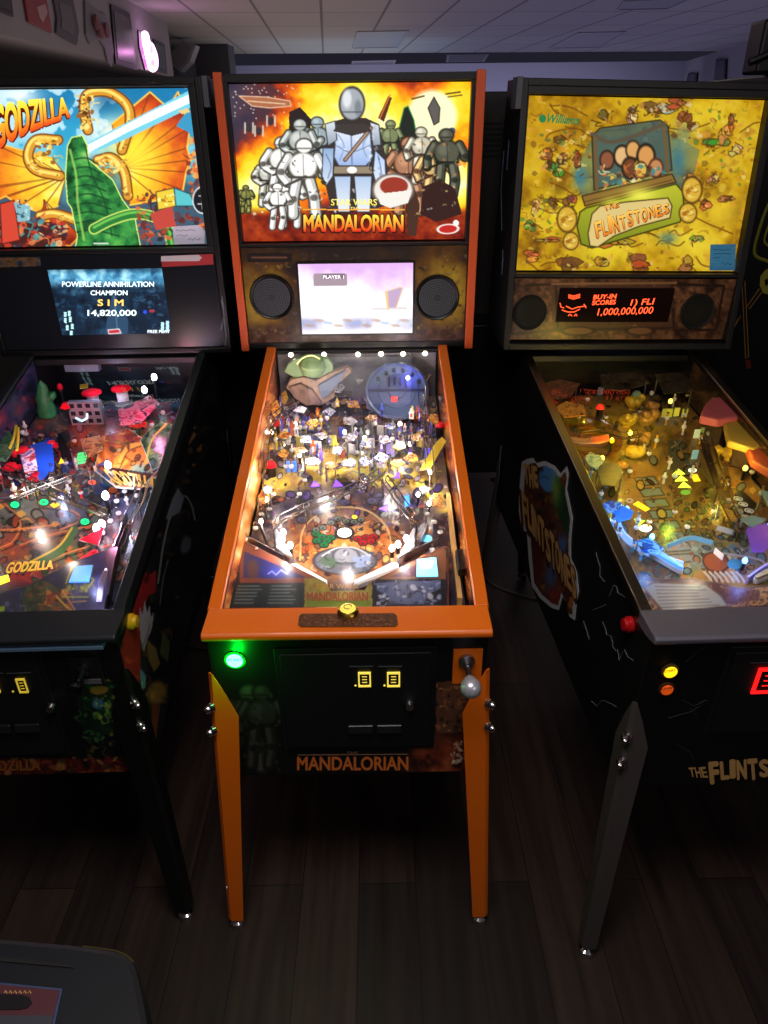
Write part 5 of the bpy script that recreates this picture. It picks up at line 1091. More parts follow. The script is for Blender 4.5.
# ================================================================== YELLOW PICTURE MACHINE
def machine_right():
    m = MR; r = m.root
    make_body(m, BARSTEEL, mat('rail_steel', (150,140,126), .28, 1.), STEELLEG, BLACK)
    P = make_head(m, .02, 1.35, None)
    lean = m.ytt-m.yt
    MB().box(-m.bw-.016, -m.bw+.001, m.yb+.05, m.yb+.11, m.zbt-.075, m.zbt+.002).build('corner_bracket', GREYM, r, bevel=.002)
    a0, a1 = m.front(530, 92, m.yb+.03), m.front(766, 96, m.yb+.03)
    MB().box(-m.tw, m.tw, m.yb+lean-.002+.02, m.yb+lean+.03, m.tt+.006, m.tt+.026).build('top_channel', mat('olive_channel', (84,76,44), .35, .5), r, bevel=.002)
    a = Art(m, (-m.tw, m.ytt, m.tt), (2*m.tw, 0, 0), (0, m.yt-m.ytt, m.tb-m.tt), 360, 260)
    X, Y = a.X, a.Y; n1 = a.noise(30, 203); n2 = a.noise(10, 204); n3 = a.noise(60, 205)
    a.grad(n1*.45+n2*.35+n3*.2, [(.28,(104,64,10)),(.42,(168,120,14)),(.53,(206,160,20)),(.66,(224,188,44)),(.8,(176,118,30))])
    for x, y, rx, c in ((620,150,26,(250,226,40)),(700,118,30,(246,216,50)),(640,190,30,(252,236,60)),(560,210,26,(250,230,40)),(720,210,24,(246,210,50)),(690,240,24,(250,226,60)),(600,250,30,(250,230,50)),(545,130,20,(220,170,30))): a.glow(x, y, rx, c, .8, 20)  # hot spots of the bulbs behind, blended into the picture colours
    rr = random.Random(11)
    for _ in range(34):
        x, y = rr.uniform(516, 760), rr.uniform(98, 268); P_ = [(x, y)]
        for k in range(3): P_.append((P_[-1][0]+rr.uniform(4, 16), P_[-1][1]+rr.uniform(-7, 8)))
        a.curve(P_, 1.5, (116,70,14), .85)
    a.confetti(rect(514,98,762,270), 420, [(176,124,20),(210,150,40),(150,90,24),(236,200,70),(120,84,24),(200,170,60),(226,150,60)], (2,8), .6, 61)
    a.poly([(590,140),(664,130),(700,150),(690,190),(580,195),(575,175)], (60,110,130), .45); a.glow(580,176,7,(60,130,150),.9,12); a.glow(678,160,8,(60,120,140),.9,20); a.glow(684,135,8,(130,150,110),.7,16); a.glow(668,238,9,(70,130,130),.7,6)
    def heads(L):
        for x, y, s, c, d in L: a.ell(x, y, s*.75, s, c, 1, 0, .25, d, .3)
    # plain people-like ovals and coloured patches around the stage
    for x, y, w, h, c in ((556,168,9,8,(60,130,60)),(562,160,8,7,(110,80,40)),(549,163,4,6,(90,60,30)),(559,140,6,5,(150,120,40)),(545,152,8,7,(180,110,50)),(578,160,7,9,(150,90,40)),(531,226,7,7,(70,140,60)),(538,208,6,8,(230,190,90)),(553,204,6,7,(130,70,40)),(569,202,7,7,(150,80,50)),(602,120,8,10,(140,80,40)),(632,118,7,9,(236,220,170)),(633,110,5,4,(110,110,80)),(655,112,14,10,(130,90,40)),(664,108,12,6,(180,190,190)),(686,122,9,9,(130,60,36)),(676,104,12,6,(160,90,50)),(716,146,14,7,(70,130,50)),(724,134,6,9,(210,160,60)),(732,122,5,9,(190,130,60)),(735,150,7,6,(230,200,120)),(708,204,8,7,(190,100,60)),(724,200,11,4,(180,120,60)),(712,178,6,5,(170,130,90)),(692,178,8,4,(190,150,70)),(700,240,9,4,(120,170,60)),(690,264,10,8,(190,110,50)),(616,243,17,6,(196,120,40)),(565,264,16,9,(130,60,30)),(645,264,15,9,(140,70,40)),(534,256,10,6,(200,130,60)),(600,262,10,6,(210,140,60)),(548,240,16,3,(200,110,50))):
        for k in range(3):
            u, v = x+rr.uniform(-.6,.6)*w, y+rr.uniform(-.6,.6)*h; cc_ = [min(255, max(0, q*rr.uniform(.75,1.35))) for q in c]
            a.poly([(u+w*.75*math.cos(t)*rr.uniform(.5,1.), v+h*.75*math.sin(t)*rr.uniform(.5,1.)) for t in np.linspace(0, 5.5, 7)], cc_, .85, (84,54,18), .9)
        for k in range(3): u, v = x+rr.uniform(-.8,.8)*w, y+rr.uniform(-.8,.8)*h; a.curve([(u, v), (u+rr.uniform(-4,4), v+rr.uniform(-3,3)), (u+rr.uniform(-7,7), v+rr.uniform(-5,5))], 1., (70,44,14), .9)
        a.confetti(rect(x-w, y-h, x+w, y+h), 7, [(236,200,110),(110,70,24),c,(170,110,40)], (1.5,4), .7, int(x))
    a.confetti(rect(522,200,560,236), 40, [(90,130,50),(200,140,60),(120,80,30),(240,220,120)], (2,6), .7, 62); a.confetti(rect(540,130,592,180), 50, [(90,110,50),(190,130,60),(110,70,30),(240,210,110)], (2,6), .7, 63); a.confetti(rect(695,110,750,190), 50, [(90,130,50),(200,140,60),(150,90,30),(240,220,120)], (2,6), .7, 64); a.confetti(rect(640,98,700,140), 50, [(130,70,40),(180,120,60),(90,60,30),(230,210,160)], (2,7), .7, 65)
    # canopy stage with ovals, slab and log with the title
    a.poly([(592,136),(600,128),(660,120),(668,126),(672,170),(594,190)], (66,92,96), .8, (60,44,20), 1.4); a.curve([(592,134),(610,142),(640,134),(664,124)], 4, (96,84,66)); a.line([(595,138),(597,190)], 3, (120,90,50)); a.line([(664,128),(668,172)], 3, (120,90,50))
    heads([(607,160,8,(150,90,60),(60,40,30)),(622,156,9,(236,190,130),(40,34,26)),(633,150,8,(226,170,100),(70,50,30)),(646,156,10,(226,160,90),(40,30,20)),(630,168,9,(120,70,40),(50,36,20)),(656,168,8,(206,140,90),(90,50,30)),(641,170,7,(230,190,80),(90,60,30))])
    a.confetti(rect(600,166,664,186), 50, [(240,200,80),(70,140,140),(250,240,180),(200,110,60),(90,60,30)], (3,7), .85, 66)
    a.poly([(582,196),(672,174),(676,182),(585,206)], (146,110,50), 1, (70,50,20), 1.4); a.curve([(584,202),(620,193),(672,180)], 1, (90,64,24))
    log = [(586,208),(676,184),(683,192),(684,210),(680,222),(592,248),(581,244),(577,226),(580,212)]
    a.polyg(log, (196,196,50), (128,140,30), (70,66,16), 1.6); a.glow(640,195,16,(255,250,90),.9,8); a.glow(612,204,10,(240,240,80),.7,7)
    for x, y, w, h in ((567,219,9,12),(571,241,7,8),(692,190,9,12),(688,213,8,9)): a.ell(x, y, w, h, (226,180,60), 1, 0, .2, (80,52,16), .16); a.confetti(rect(x-w*.6, y-h*.6, x+w*.6, y+h*.6), 12, [(250,226,120),(170,110,30)], (2,5), .8, 67)
    a.poly([(588,234),(592,214),(600,206),(626,202),(668,198),(672,206),(670,218),(640,226),(614,236),(598,247),(590,246)], (232,206,130), 1, (70,50,16), 1.2)
    a.build('backlit_picture', art_mat('backlit_print_yellow', .95, .25), r)
    yo = lambda u, v, d: m.hit(u, v, (0, m.yt-d, m.tb), (0, m.tt-m.tb, -(m.ytt-m.yt)))
    h1 = lambda u, v: yo(u, v, .0012); h0 = lambda u, v: yo(u, v, .0006)
    br = mat('ink_brown_lit', (96,40,8), .5, emit=(110,46,8), es=.5); tn = art_mat('lit_lettering', 1.25, .3)
    stone_word(m, r, 'FLINTSTONES', [(593,220),(669,202),(671,214),(596,240)], h0, br, .09, 4); stone_word(m, r, 'FLINTSTONES', [(593.5,220.5),(668.5,202.5),(670,213.5),(596.5,239)], h1, tn, .03, 4, [(0,(206,110,30)),(1,(244,190,80))])
    stone_word(m, r, 'THE', [(603,206),(619,201),(620,207),(605,212)], h0, br, .09, 5); stone_word(m, r, 'THE', [(603.5,206.5),(618.5,201.5),(619.5,206.5),(605.5,211.5)], h1, tn, .02, 5, [(0,(206,110,30)),(1,(244,190,80))])
    gl_ = mat('ink_green_lit', (20,110,60), .4, emit=(20,120,60), es=.8)
    letters('lettering', 'Williams', quad([(548,114),(579.5,116),(579.5,124.5),(547,123)], h1), gl_, r, .03, .35)
    mb = MB(); q = [h1(542.5+3.6*math.cos(t), 118.6+4.2*math.sin(t)) for t in np.linspace(0, 2*math.pi, 15)[:-1]]; mb.prism(q, (0, -.0004, 0)); mb.build('round_logo', gl_, r)
    # ---- stone-look speaker panel with red dot display
    yp = m.yb+.002
    a = Art(m, (-m.bw+.02, yp, 1.345), (2*m.bw-.04, 0, 0), (0, 0, m.zbb+.025-1.345), 300, 100); n1 = a.noise(14, 211); n2 = a.noise(4, 212); X, Y = a.X, a.Y
    a.grad(n1*.5+n2*.5, [(.3,(40,24,18)),(.5,(92,60,44)),(.7,(138,96,66))])
    a.poly([(552,282),(676,282),(676,330),(552,332)], (84,56,44)); 
    for P_ in ([(510,286),(556,284),(558,330),(512,334)], [(672,284),(724,286),(716,330),(674,330)]): a.line(P_+[P_[0]], 2.6, (44,28,20))
    a.confetti(rect(506,283,722,336), 120, [(60,38,28),(150,106,72),(110,76,54),(46,30,24)], (2,6), .6, 68); a.line([(552,284),(676,283)], 2, (150,110,76)); a.line([(552,330),(676,328)], 3, (56,36,28)); a.ell(578,331,14,3.5,(120,84,58),1,0,.3,(40,26,18),.3); a.ell(640,331,12,3.5,(120,84,58),1,0,.3,(40,26,18),.3)
    pan = a.build('speaker_panel', art_mat('printed_panel', rough=.3), r)
    for px in (529.5, 697):
        o, g, c, rad = speaker(m, pan, px, 312.5 if px < 600 else 311.5, 16, yp-.0005, mat('speaker_black', (8,8,8), .8), mat('speaker_black', (8,8,8), .8))
        g.build('speaker_grille', mat('grille_dark', (16,16,16), .6), pan)
    C = [m.front(x, y, yp-.001) for x, y in ((557,288),(673,288),(670,321),(558,323))]
    x0, x1 = (C[0][0]+C[3][0])/2, (C[1][0]+C[2][0])/2; z0, z1 = (C[2][2]+C[3][2])/2, (C[0][2]+C[1][2])/2
    dm = MB().box(x0, x1, yp-.003, yp, z0, z1).build('dot_display', mat('display_smoke', (26,12,10), .12), pan, bevel=.002)
    hd = front_hit(m, yp-.0036); rdm = glow('dot_red', (255,84,44), 2.2)
    for s, q, o in (('BUY-IN', [(593,295),(617,293.8),(617,298.4),(593,299.6)], .02), ('SCORES', [(592,300.6),(616,299.6),(616,304.2),(592,305.2)], .02), ('1) FLI', [(630.5,299.5),(655,298.2),(654.5,306.2),(630,307.5)], .01), ('1,000,000,000', [(597.5,308.6),(653.5,306.6),(653,314.6),(597,316.6)], .0)):
        text(m, dm, s, q, hd, rdm, o, name='display_text', shear=.2)
    mb = MB()
    for x, y in [(569+i*1.5, 296-abs(i-3)*.4+k*1.5) for i in range(8) for k in range(3)]: mb.box(*sum(([v-.0013, v+.0013] for v in hd(x, y)), []))
    for P_ in (((560,303),(561,307),(564,308)),((562,310),(568,312),(574,312),(580,309)),((566,306),(572,309),(578,307),(586,306)),((584,304),(586,308)),((568,316),(570,314),(572,316)),((574,316),(576,314),(577,316))): mb.tube([hd(x, y) for x, y in P_], .0013, 5)
    mb.build('display_dots', rdm, dm)
    # ---- front
    f2 = -.0015
    MB().box(-.279, .279, f2-.0008, -.0006, .474, m.zl-.006).build('front_print', mat('front_black', (12,12,13), .35), r)
    yb_ = glow('yellow_button_lamp', (255,196,20), 1.7); ob = glow('orange_button_lamp', (230,84,20), .5)
    b, c = button_lamp(m, 'start_button', 669.5, 670.5, .0135, yb_, mat('brass_rim', (90,70,20), .4), y=f2-.001, d=.008); text(m, b, 'START', [(664,670.5),(676,668.5),(676,671),(664,673)], front_hit(m, f2-.0108), mat('ink_brown', (120,70,0)), .02, name='button_text')
    b, c2 = button_lamp(m, 'buy_in_button', 666, 688.3, .0125, ob, mat('brass_rim2', (70,36,14), .4), y=f2-.001, d=.008); text(m, b, 'BUY-IN', [(660.5,688),(672,686.5),(672,689),(660.5,690.5)], front_hit(m, f2-.0108), mat('ink_brown2', (60,16,0)), .02, name='button_text')
    coin_door(m, (730,647,900,728), ((759,668,779,692),(806,664,826,688)), None, (255,20,20), 2.2)
    ft = front_hit(m, f2-.002)
    tanm = mat('ink_tan_stone', (206,160,96), .45); stone_word(m, r, 'THE', [(688,767),(706,766),(708,777),(690,777)], ft, tanm, .03, 7); stone_word(m, r, 'FLINTSTONES', [(708,762),(826,752),(826,772),(709,783)], ft, tanm, .06, 8)
    crack = mat('crack_white', (120,120,128), .5)
    for P_ in (((718,640),(700,650),(686,662)),((682,700),(694,706),(706,700),(716,712)),((668,718),(690,712),(700,706)),((676,744),(690,752),(694,760)),((690,708),(698,718)),((716,636),(720,630))): leaf_line(m, P_, .0006, f2-.001, mat('crack_dim', (52,52,58), .5), 'printed_crack', r)
    # ---- decal and cracks on the visible side
    xs = -CW-.0012
    D = [(522,462),(527,459),(533,458),(536,463),(545,461),(555,466),(561,474),(567,466),(569,474),(567,490),(573,518),(571,540),(571,558),(577,572),(579,592),(577,602),(575,620),(570,617),(566,602),(563,596),(559,610),(552,608),(540,598),(532,586),(529,560),(527,532),(522,530),(519,510),(520,484)]
    S3 = lambda x, y: m.side(x, y, xs)
    dec = MB().prism([S3(x, y) for x, y in D], (-.0008, 0, 0)).build('side_decal', mat('decal_white', (178,178,182), .5), r, label='cut-out picture sticker with a white edge')
    c_ = np.mean(np.array(D), 0); xa = xs-.0012
    lo = S3(517, 622), S3(582, 622); 
    q0 = m.side(516, 470, xa); q1 = m.side(583, 600, xa)
    Q = np.array([m.side(x, y, xa) for x, y in D]); ymx, ymn, zmx, zmn = Q[:, 1].max(), Q[:, 1].min(), Q[:, 2].max(), Q[:, 2].min()
    a = Art(m, (xa, ymx, zmx), (0, ymn-ymx, 0), (0, 0, zmn-zmx), 150, 120); n1 = a.noise(9, 221); n2 = a.noise(4, 222)
    a.grad(n1*.5+n2*.5, [(.3,(40,22,18)),(.5,(80,40,28)),(.7,(110,72,40))]); a.ell(549,478,10,14,(70,130,190)); a.poly([(556,475),(566,490),(571,520),(570,545),(560,520),(553,500)], (30,60,40)); a.glow(556,490,5,(120,150,60),.9,16); a.glow(562,545,5,(60,110,180),.9,10); a.glow(550,576,6,(60,100,160),.9,16); a.glow(554,595,7,(140,50,40),.9,9); a.glow(537,560,9,(84,34,32),.9,24)
    a.poly([(572,585),(577,594),(574,612),(568,606)], (150,96,50)); a.confetti(D, 60, [(120,80,40),(60,40,30),(150,110,50),(50,70,50),(90,44,36)], (2,6), .7, 69)
    ins = [tuple(c_+(np.array(p)-c_)*np.array((.88, .95))) for p in D]
    a.build('decal_print', art_mat('decal_print', rough=.4), dec, cut=ins)
    sh = lambda x, y: m.side(x, y, xa-.0008)
    tan = mat('decal_tan', (186,140,82), .5); drk = mat('decal_brown', (58,30,20), .5)
    stone_word(m, dec, 'FLINTSTONES', [(519,486),(576,566),(578,608),(521,530)], lambda x, y: m.side(x, y, xa-.0005), drk, .09, 9); stone_word(m, dec, 'FLINTSTONES', [(521,488),(575,568),(577,602),(523,524)], sh, tan, .05, 9)
    stone_word(m, dec, 'THE', [(523,463),(537,466),(539,490),(525,484)], sh, tan, .06, 10)
    for P_ in (((597,552),(600,568),(604,582)),((610,596),(613,586),(618,592),(628,598)),((592,610),(600,606),(607,604)),((604,622),(608,634),(613,642),(616,650)),((616,650),(620,660),(626,650),(632,660)),((590,700),(598,706),(606,702),(618,708)),((585,620),(590,640))):
        MB().tube([m.side(x+random.uniform(-1.5,1.5), y+random.uniform(-1.5,1.5), xs+.0002) for x, y in sum([[p, ((p[0]+q[0])/2+random.uniform(-2.5,2.5), (p[1]+q[1])/2+random.uniform(-2.5,2.5))] for p, q in zip(P_[:-1], P_[1:])], [])+[P_[-1]]], .0007, 5).build('printed_crack', crack, r)
    c = m.side(631.5, 624.5, xs)
    MB().lathe([(.0175, 0), (.0175, .45), (.014, .55), (.013, .9), (.0001, 1)], c, c+np.array((-.02, 0, 0)), 22).build('flipper_button', mat('red_button', (200,24,30), .3), r, smooth=True)
    for P_ in (((504,150),(501,190),(502,230)),((509,140),(507,170)),((503,250),(502,275))): MB().tube([m.side(x, y, -m.bw-.0003) for x, y in P_], .0014, 5).build('glare_streak', mat('glare_silver', (120,130,160), .3, .6), r)  # glare on this head side, likewise built as silver tubes
    # ---- playfield
    pf, a = playfield_board(m, .055, 1.15, 250, 380); X, Y = a.X, a.Y; n1 = a.noise(22, 241); n2 = a.noise(7, 242)
    a.grad(n1*.5+n2*.5, [(.25,(60,40,22)),(.42,(120,84,40)),(.58,(160,112,44)),(.75,(96,110,60)),(.9,(190,160,90))])
    for cx, cy, rx, ry, c in ((620,430,50,30,(196,164,40)),(600,470,40,24,(90,96,60)),(690,470,40,24,(110,100,30)),(720,530,50,24,(150,100,46)),(690,550,40,14,(84,120,130)),(650,500,26,30,(150,104,70)),(560,385,50,20,(70,44,40)),(640,380,60,16,(60,64,50)),(740,560,40,20,(100,120,140)),(790,520,50,60,(110,90,60))): a.glow(cx, cy, rx, c, .7, ry)
    for k in range(8):   # stone path
        x, y = 634+k*4.6, 478+k*11.; a.poly([(x,y),(x+20+k,y-1.5),(x+25+k,y+6),(x+5,y+8)], (112,120,122), .95, (64,56,44), 1.2)
    a.poly([(700,415),(716,412),(735,500),(712,510)], (72,58,36), .8); a.poly([(668,440),(682,440),(692,470),(668,470)], (74,78,66), .8)
    a.confetti(rect(525,360,760,440), 240, [(120,90,40),(80,60,40),(150,120,50),(60,50,40),(180,150,60),(110,50,40),(70,80,70)], (2,7), .8, 71, (36,26,18))
    a.confetti(rect(560,440,840,540), 340, [(150,100,40),(120,70,40),(180,140,60),(90,100,60),(70,50,40),(196,160,80),(110,120,110)], (2,8), .8, 72, (40,28,18)); a.confetti(rect(690,500,760,545), 150, [(180,160,80),(120,110,50),(90,110,70),(150,110,60),(60,50,36)], (2,6), .85, 73, (50,40,28))
    a.confetti(rect(640,535,860,582), 220, [(90,130,150),(130,150,150),(160,110,70),(70,90,100),(180,170,150),(110,60,40),(60,110,150)], (2,8), .75, 74, (40,36,34))
    a.ell(716,562,12,9,(128,70,44),1,.2,.15,(60,36,26),.15); a.ell(735,564,8,5,(60,130,170),1); a.curve([(668,545),(690,538),(712,542)], 3, (80,140,170)); a.curve([(722,553),(760,560),(768,572)], 2, (150,150,150))
    for k in range(7): a.curve([(704+k*5.4,572),(709+k*5.4,577),(712+k*5.4,582)], 2, (170,160,150))
    a.build('playfield_print', art_mat('playfield_print', rough=.25), pf)
    inner_walls(m, lambda b, sx: b.grad(b.noise(14, 260+sx), [(.3,(26,18,12)),(.6,(66,46,28)),(.8,(96,72,40))]))
    yi = glow('arrow_yellow', (214,236,60), 2.2); y2 = glow('amber_insert', (240,190,30), 1.6); wi = glow('white_insert2', (255,255,250), 1.6); gi = mat('green_lens2', (120,170,60), .2, emit=(130,190,60), es=.5)
    for k in range(3): insert(m, pf, [(672+k*3, 475+k*6.4),(678+k*2.8, 469+k*6.5),(685+k*2.8, 474.2+k*6.6)], yi)
    roundin(m, pf, 685.5, 492.5, 5, 2.4, gi); insert(m, pf, [(690.5,475),(697,474.3),(700.5,481),(694,481.8)], y2); roundin(m, pf, 692.5, 470.5, 4.2, 2., wi); insert(m, pf, [(633,504.5),(638,501.5),(650,509),(645.5,511.5)], y2); insert(m, pf, [(615,504),(624,506),(619,510)], y2); insert(m, pf, [(634,519),(645,521),(638,527)], glow('green_yellow', (200,230,60), 1.4)); roundin(m, pf, 645.5, 528.5, 6.5, 3.5, glow('cream_insert', (244,246,220), 1.6), CHROME); roundin(m, pf, 629.5, 501, 4, 2.4, mat('pink_lens', (200,170,170), .3)); roundin(m, pf, 629.5, 501, 2, 1., mat('dark_maroon', (90,20,16), .3))
    # apron bar with the cream instruction card
    H2 = lambda x, y: m.fld(x, y, .022); O = [(634,617),(628,590),(636,572),(660,579),(690,577),(712,581),(740,588),(800,580),(880,560),(890,600)]
    apron = MB().prism([H2(x, y) for x, y in O], (0, 0, -.02)).build('apron', mat('apron_maroon', (88,58,54), .4), pf, bevel=.002)
    b = Art(m, H2(620, 618), H2(900, 600)-H2(620, 618), H2(612, 568)-H2(620, 618), 230, 80); b.P[:, 2] = m.fz(b.P[:, 1])+.0226; b.X, b.Y = project(m.world(b.P))
    n3 = b.noise(3.4, 271); b.grad(n3, [(.40,(92,60,56)),(.46,(176,130,80)),(.62,(196,150,96)),(.68,(80,54,46))]); b.line([(640,578),(716,583),(726,603),(664,615)], 5, (92,64,62)); b.poly([(700,586),(760,590),(760,600),(728,604)], (98,62,62), .7)
    b.poly([(644,588),(654,582.5),(706,584.5),(721,596),(728,606),(664,612)], (168,172,166), 1, (110,90,84), 1.4)
    for k in range(7): b.line([(655+k*1., 586.5+k*3.5),(705+k*2.6-random.uniform(0,14), 587+k*3.)], 1.1, (110,108,104), .8)
    b.build('apron_print', art_mat('apron_print', rough=.3), pf, cut=[(636,613),(631,592),(639,575),(660,581),(690,579),(712,583),(740,590),(800,582),(876,564),(884,598)])
    # blue lit slingshot, guides, purple one further along
    bs = mat('blue_glow_plastic', (40,120,220), .15, emit=(30,120,255), es=.45); ps = mat('purple_plastic', (120,80,170), .2, emit=(90,50,170), es=.25); tq = mat('teal_plastic', (120,150,150), .25)
    bp = print_mat('print_blue', [(20,60,140),(40,120,220),(130,200,250),(30,80,180),(90,160,240)], 36, .15)
    plastic(m, pf, [(601,505),(610,501),(622,503),(616,512),(608,513)], .045, bp); plastic(m, pf, [(612,512),(622,506),(634,512),(630,519),(618,523)], .03, bs); plastic(m, pf, [(745,528),(766,524),(778,536),(764,553),(752,552)], .035, ps); plastic(m, pf, [(636,541),(650,539),(664,549),(658,556),(642,552)], .03, bp)
    guide(m, pf, [(618,528),(624,540),(640,552),(662,562),(682,569)], .02, .002, glow('blue_white_edge', (150,190,255), .8)); guide(m, pf, [(668,548),(690,540),(712,545)], .012, .002, mat('blue_rubber', (90,150,190), .5)); guide(m, pf, [(716,530),(733,535)], .014, .0018, mat('grey_rubber', (170,170,160), .5)); guide(m, pf, [(714,553),(722,560)], .014, .0018, WHITEP); guide(m, pf, [(746,584),(760,574),(775,566)], .02, .0025, mat('lilac_rubber', (170,160,220), .4))
    flipper(m, pf, (655,551), (681,567), glow('blue_flipper', (80,150,255), 1.1), .011, .006, .02); flipper(m, pf, (800,556), (757,577), mat('sand_flipper', (170,150,100), .4), .012, .006, .02)  # blue flipper emits, standing in for blue light falling on it
    bb = glow('blue_bulb', (90,170,255), 8.); yb2 = glow('yellow_bulb', (255,226,70), 7.)
    for x, y in ((618,516),(625,518),(650,546),(756,542),(764,536),(742,570)): bulb(m, pf, x, y, .02, bb, .006)
    for x, y in ((716,480),(738,452),(742,480),(756,478),(640,410),(628,444),(668,412),(610,452),(600,470)): bulb(m, pf, x, y, .03, yb2, .006)
    # dials
    ba = MB().prism([m.fld(x, y, .03) for x, y in ((734,497),(740,493),(756,508),(750,516),(743,510))], (0, 0, .012)).build('dial_bar', mat('dial_black', (20,20,22), .4), pf, bevel=.001)
    for x, y in ((738,499),(743,504.5),(749,511)):
        p = m.fld(x, y, .043); t = .010; MB().tube([p+np.array((t*math.cos(k), t*math.sin(k), .001)) for k in np.linspace(0, 6.283, 20)[:-1]], .0016, 6, closed=True).cyl(p, p+np.array((0,0,.001)), .005, .005, 12).build('dial_ring', mat('dial_white', (206,210,206), .4), pf)
    for k in range(4):
        p = m.fld(729+k*5, 502+k*5.5, .03); MB().lathe([(.009, 0), (.009, 1)], p, p+np.array((0,0,.008)), 14).build('stone_button', mat('stone_grey', (150,148,140), .5), pf, bevel=.002)
    # coloured toy house blocks: pink, yellow and rust roofs
    def roofblock(pts, h0, h1, mt, name): return MB().prism([m.fld(x, y, h0) for x, y in pts], (0, 0, h1-h0)).build(name, mt, pf, bevel=.006, seg=2)
    roofblock([(698,424),(703,412),(710,405),(733,403),(749,422),(716,428)], .08, .105, mat('roof_pink', (186,88,92), .5), 'toy_roof'); roofblock([(722,428),(746,426),(772,448),(752,456),(726,448)], .068, .09, mat('roof_mustard', (172,142,52), .5), 'toy_roof'); roofblock([(744,454),(774,450),(800,476),(776,484),(750,468)], .06, .085, mat('roof_rust', (150,66,40), .5), 'toy_roof')
    roofblock([(700,430),(720,428),(724,446),(716,452),(704,440)], .0, .075, mat('house_wall', (88,66,40), .6), 'toy_wall'); roofblock([(724,450),(746,458),(752,472),(730,466)], .0, .066, mat('house_wall', (88,66,40)), 'toy_wall')
    MB().prism([m.fld(x, y, .078) for x, y in ((705,417),(710,414),(716,417),(716,422),(706,422))], (0,0,.024)).build('toy_window', mat('window_cream', (170,160,150), .4), pf)
    lump = mat('yellow_lump', (206,170,40), .35, noise=.35, nscale=50); lump2 = mat('ochre_lump', (170,120,40), .45, noise=.4, nscale=60)
    for x, y, rx, h, mt in ((730,452,.022,.05,lump),(634,402,.028,.05,lump),(646,418,.03,.045,lump2),(628,420,.026,.04,lump),(640,438,.028,.04,lump2),(634,452,.026,.035,lump),(652,406,.02,.06,lump2),(718,450,.016,.05,lump),(622,466,.018,.03,lump2)):
        p = m.fld(x, y, h*.5); mb = MB().ball(p, rx, 12, 0, .7)
        for k in range(5): t = random.uniform(0, 6.28); mb.ball(p+np.array((rx*.7*math.cos(t), rx*.7*math.sin(t), random.uniform(-.2,.6)*rx)), rx*random.uniform(.35,.55), 10)
        b0 = p.copy(); b0[2] = m.fz(p[1]); mb.cyl(b0, p, rx*.5, rx*.5, 10); mb.build('sculpted_rock', mt, pf, smooth=True)
    # round yellow dish with a sign plate
    p = m.fld(592, 444, .03); MB().lathe([(.03, -.3), (.075, .6), (.08, 1), (.074, .9), (.06, .25), (.0001, 0)], p, p+np.array((0, -.012, .03)), 36).build('round_bowl', tinted('yellow_bowl', (236,206,90)), pf, smooth=True)
    P_ = [m.fld(x, y, .075) for x, y in ((570,438),(584,440),(597,438),(608,435),(610,441),(598,444),(580,444),(571,442))]; MB().prism(P_, (0, 0, .004)).build('sign_plate', mat('sign_tan', (166,120,70), .5), pf)
    MB().prism([m.fld(x, y, .08) for x, y in ((591,437.5),(608,435.5),(609,440),(592,443))], (0,0,.0015)).build('sign_patch', mat('sign_orange', (206,90,40), .4), pf)
    redl = mat('red_clear', (206,20,40)); dome(m, pf, 597, 427, .011, mat('red_lit', (230,40,30), .2, emit=(255,40,20), es=1.2), .06); dome(m, pf, 634, 408, .015, mat('green_dome', (110,140,100), .2), .04)
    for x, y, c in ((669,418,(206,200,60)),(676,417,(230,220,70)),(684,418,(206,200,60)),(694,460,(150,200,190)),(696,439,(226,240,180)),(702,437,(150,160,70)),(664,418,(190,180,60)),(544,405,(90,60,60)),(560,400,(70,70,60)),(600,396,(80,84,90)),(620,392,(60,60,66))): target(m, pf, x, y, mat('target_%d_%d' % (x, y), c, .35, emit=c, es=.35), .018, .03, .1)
    for P_, h, mt in ([((596,470),(602,464),(618,464),(624,474),(615,487),(602,486)), .04, mat('smoke_brown', (26,21,16), .6, noise=.5, nscale=40)], [((584,458),(590,453),(600,456),(604,462),(596,470),(589,466)), .05, print_mat('print_teal', [(40,60,60),(90,130,126),(150,170,150),(60,70,60),(120,110,70)], 40)], [((540,385),(560,380),(580,384),(570,398),(548,400)), .05, print_mat('print_brown', [(50,30,30),(110,60,50),(150,100,60),(70,50,40),(40,40,40)])],
        [((600,375),(640,372),(650,384),(620,392),(602,388)), .06, print_mat('print_dim', [(20,20,18),(52,46,34),(84,70,44),(30,24,20),(36,40,36)], 40)], [((655,375),(690,372),(694,392),(664,394)), .06, print_mat('print_dim', [(40,40,36)]*5)], [((554,408),(566,402),(584,406),(586,416),(564,418)), .05, print_mat('print_ochre', [(90,60,30),(170,120,50),(206,160,60),(120,80,40),(60,50,40)])],
        [((700,450),(714,446),(724,470),(712,488),(702,470)), .05, mat('rail_brown', (70,56,30), .4)], [((718,505),(732,512),(738,522),(726,520)), .04, print_mat('print_ochre', [(90,60,30)]*5)], [((740,520),(752,516),(766,520),(752,528)), .05, tq], [((760,490),(790,500),(800,530),(776,524)), .05, tq]): plastic(m, pf, P_, h, mt)
    wire_ramp(m, pf, [(706,438,.07),(712,460,.066),(720,482,.06),(728,505,.05),(740,528,.04)], .03, .002, hooks=5, material=mat('ramp_bronze', (110,90,50), .3, 1.)); wire_ramp(m, pf, [(580,430,.05),(600,428,.055),(622,434,.06),(640,432,.065)], .03, .0018, hooks=3, material=mat('ramp_bronze', (110,90,50), .3, 1.))
    rr = random.Random(28)
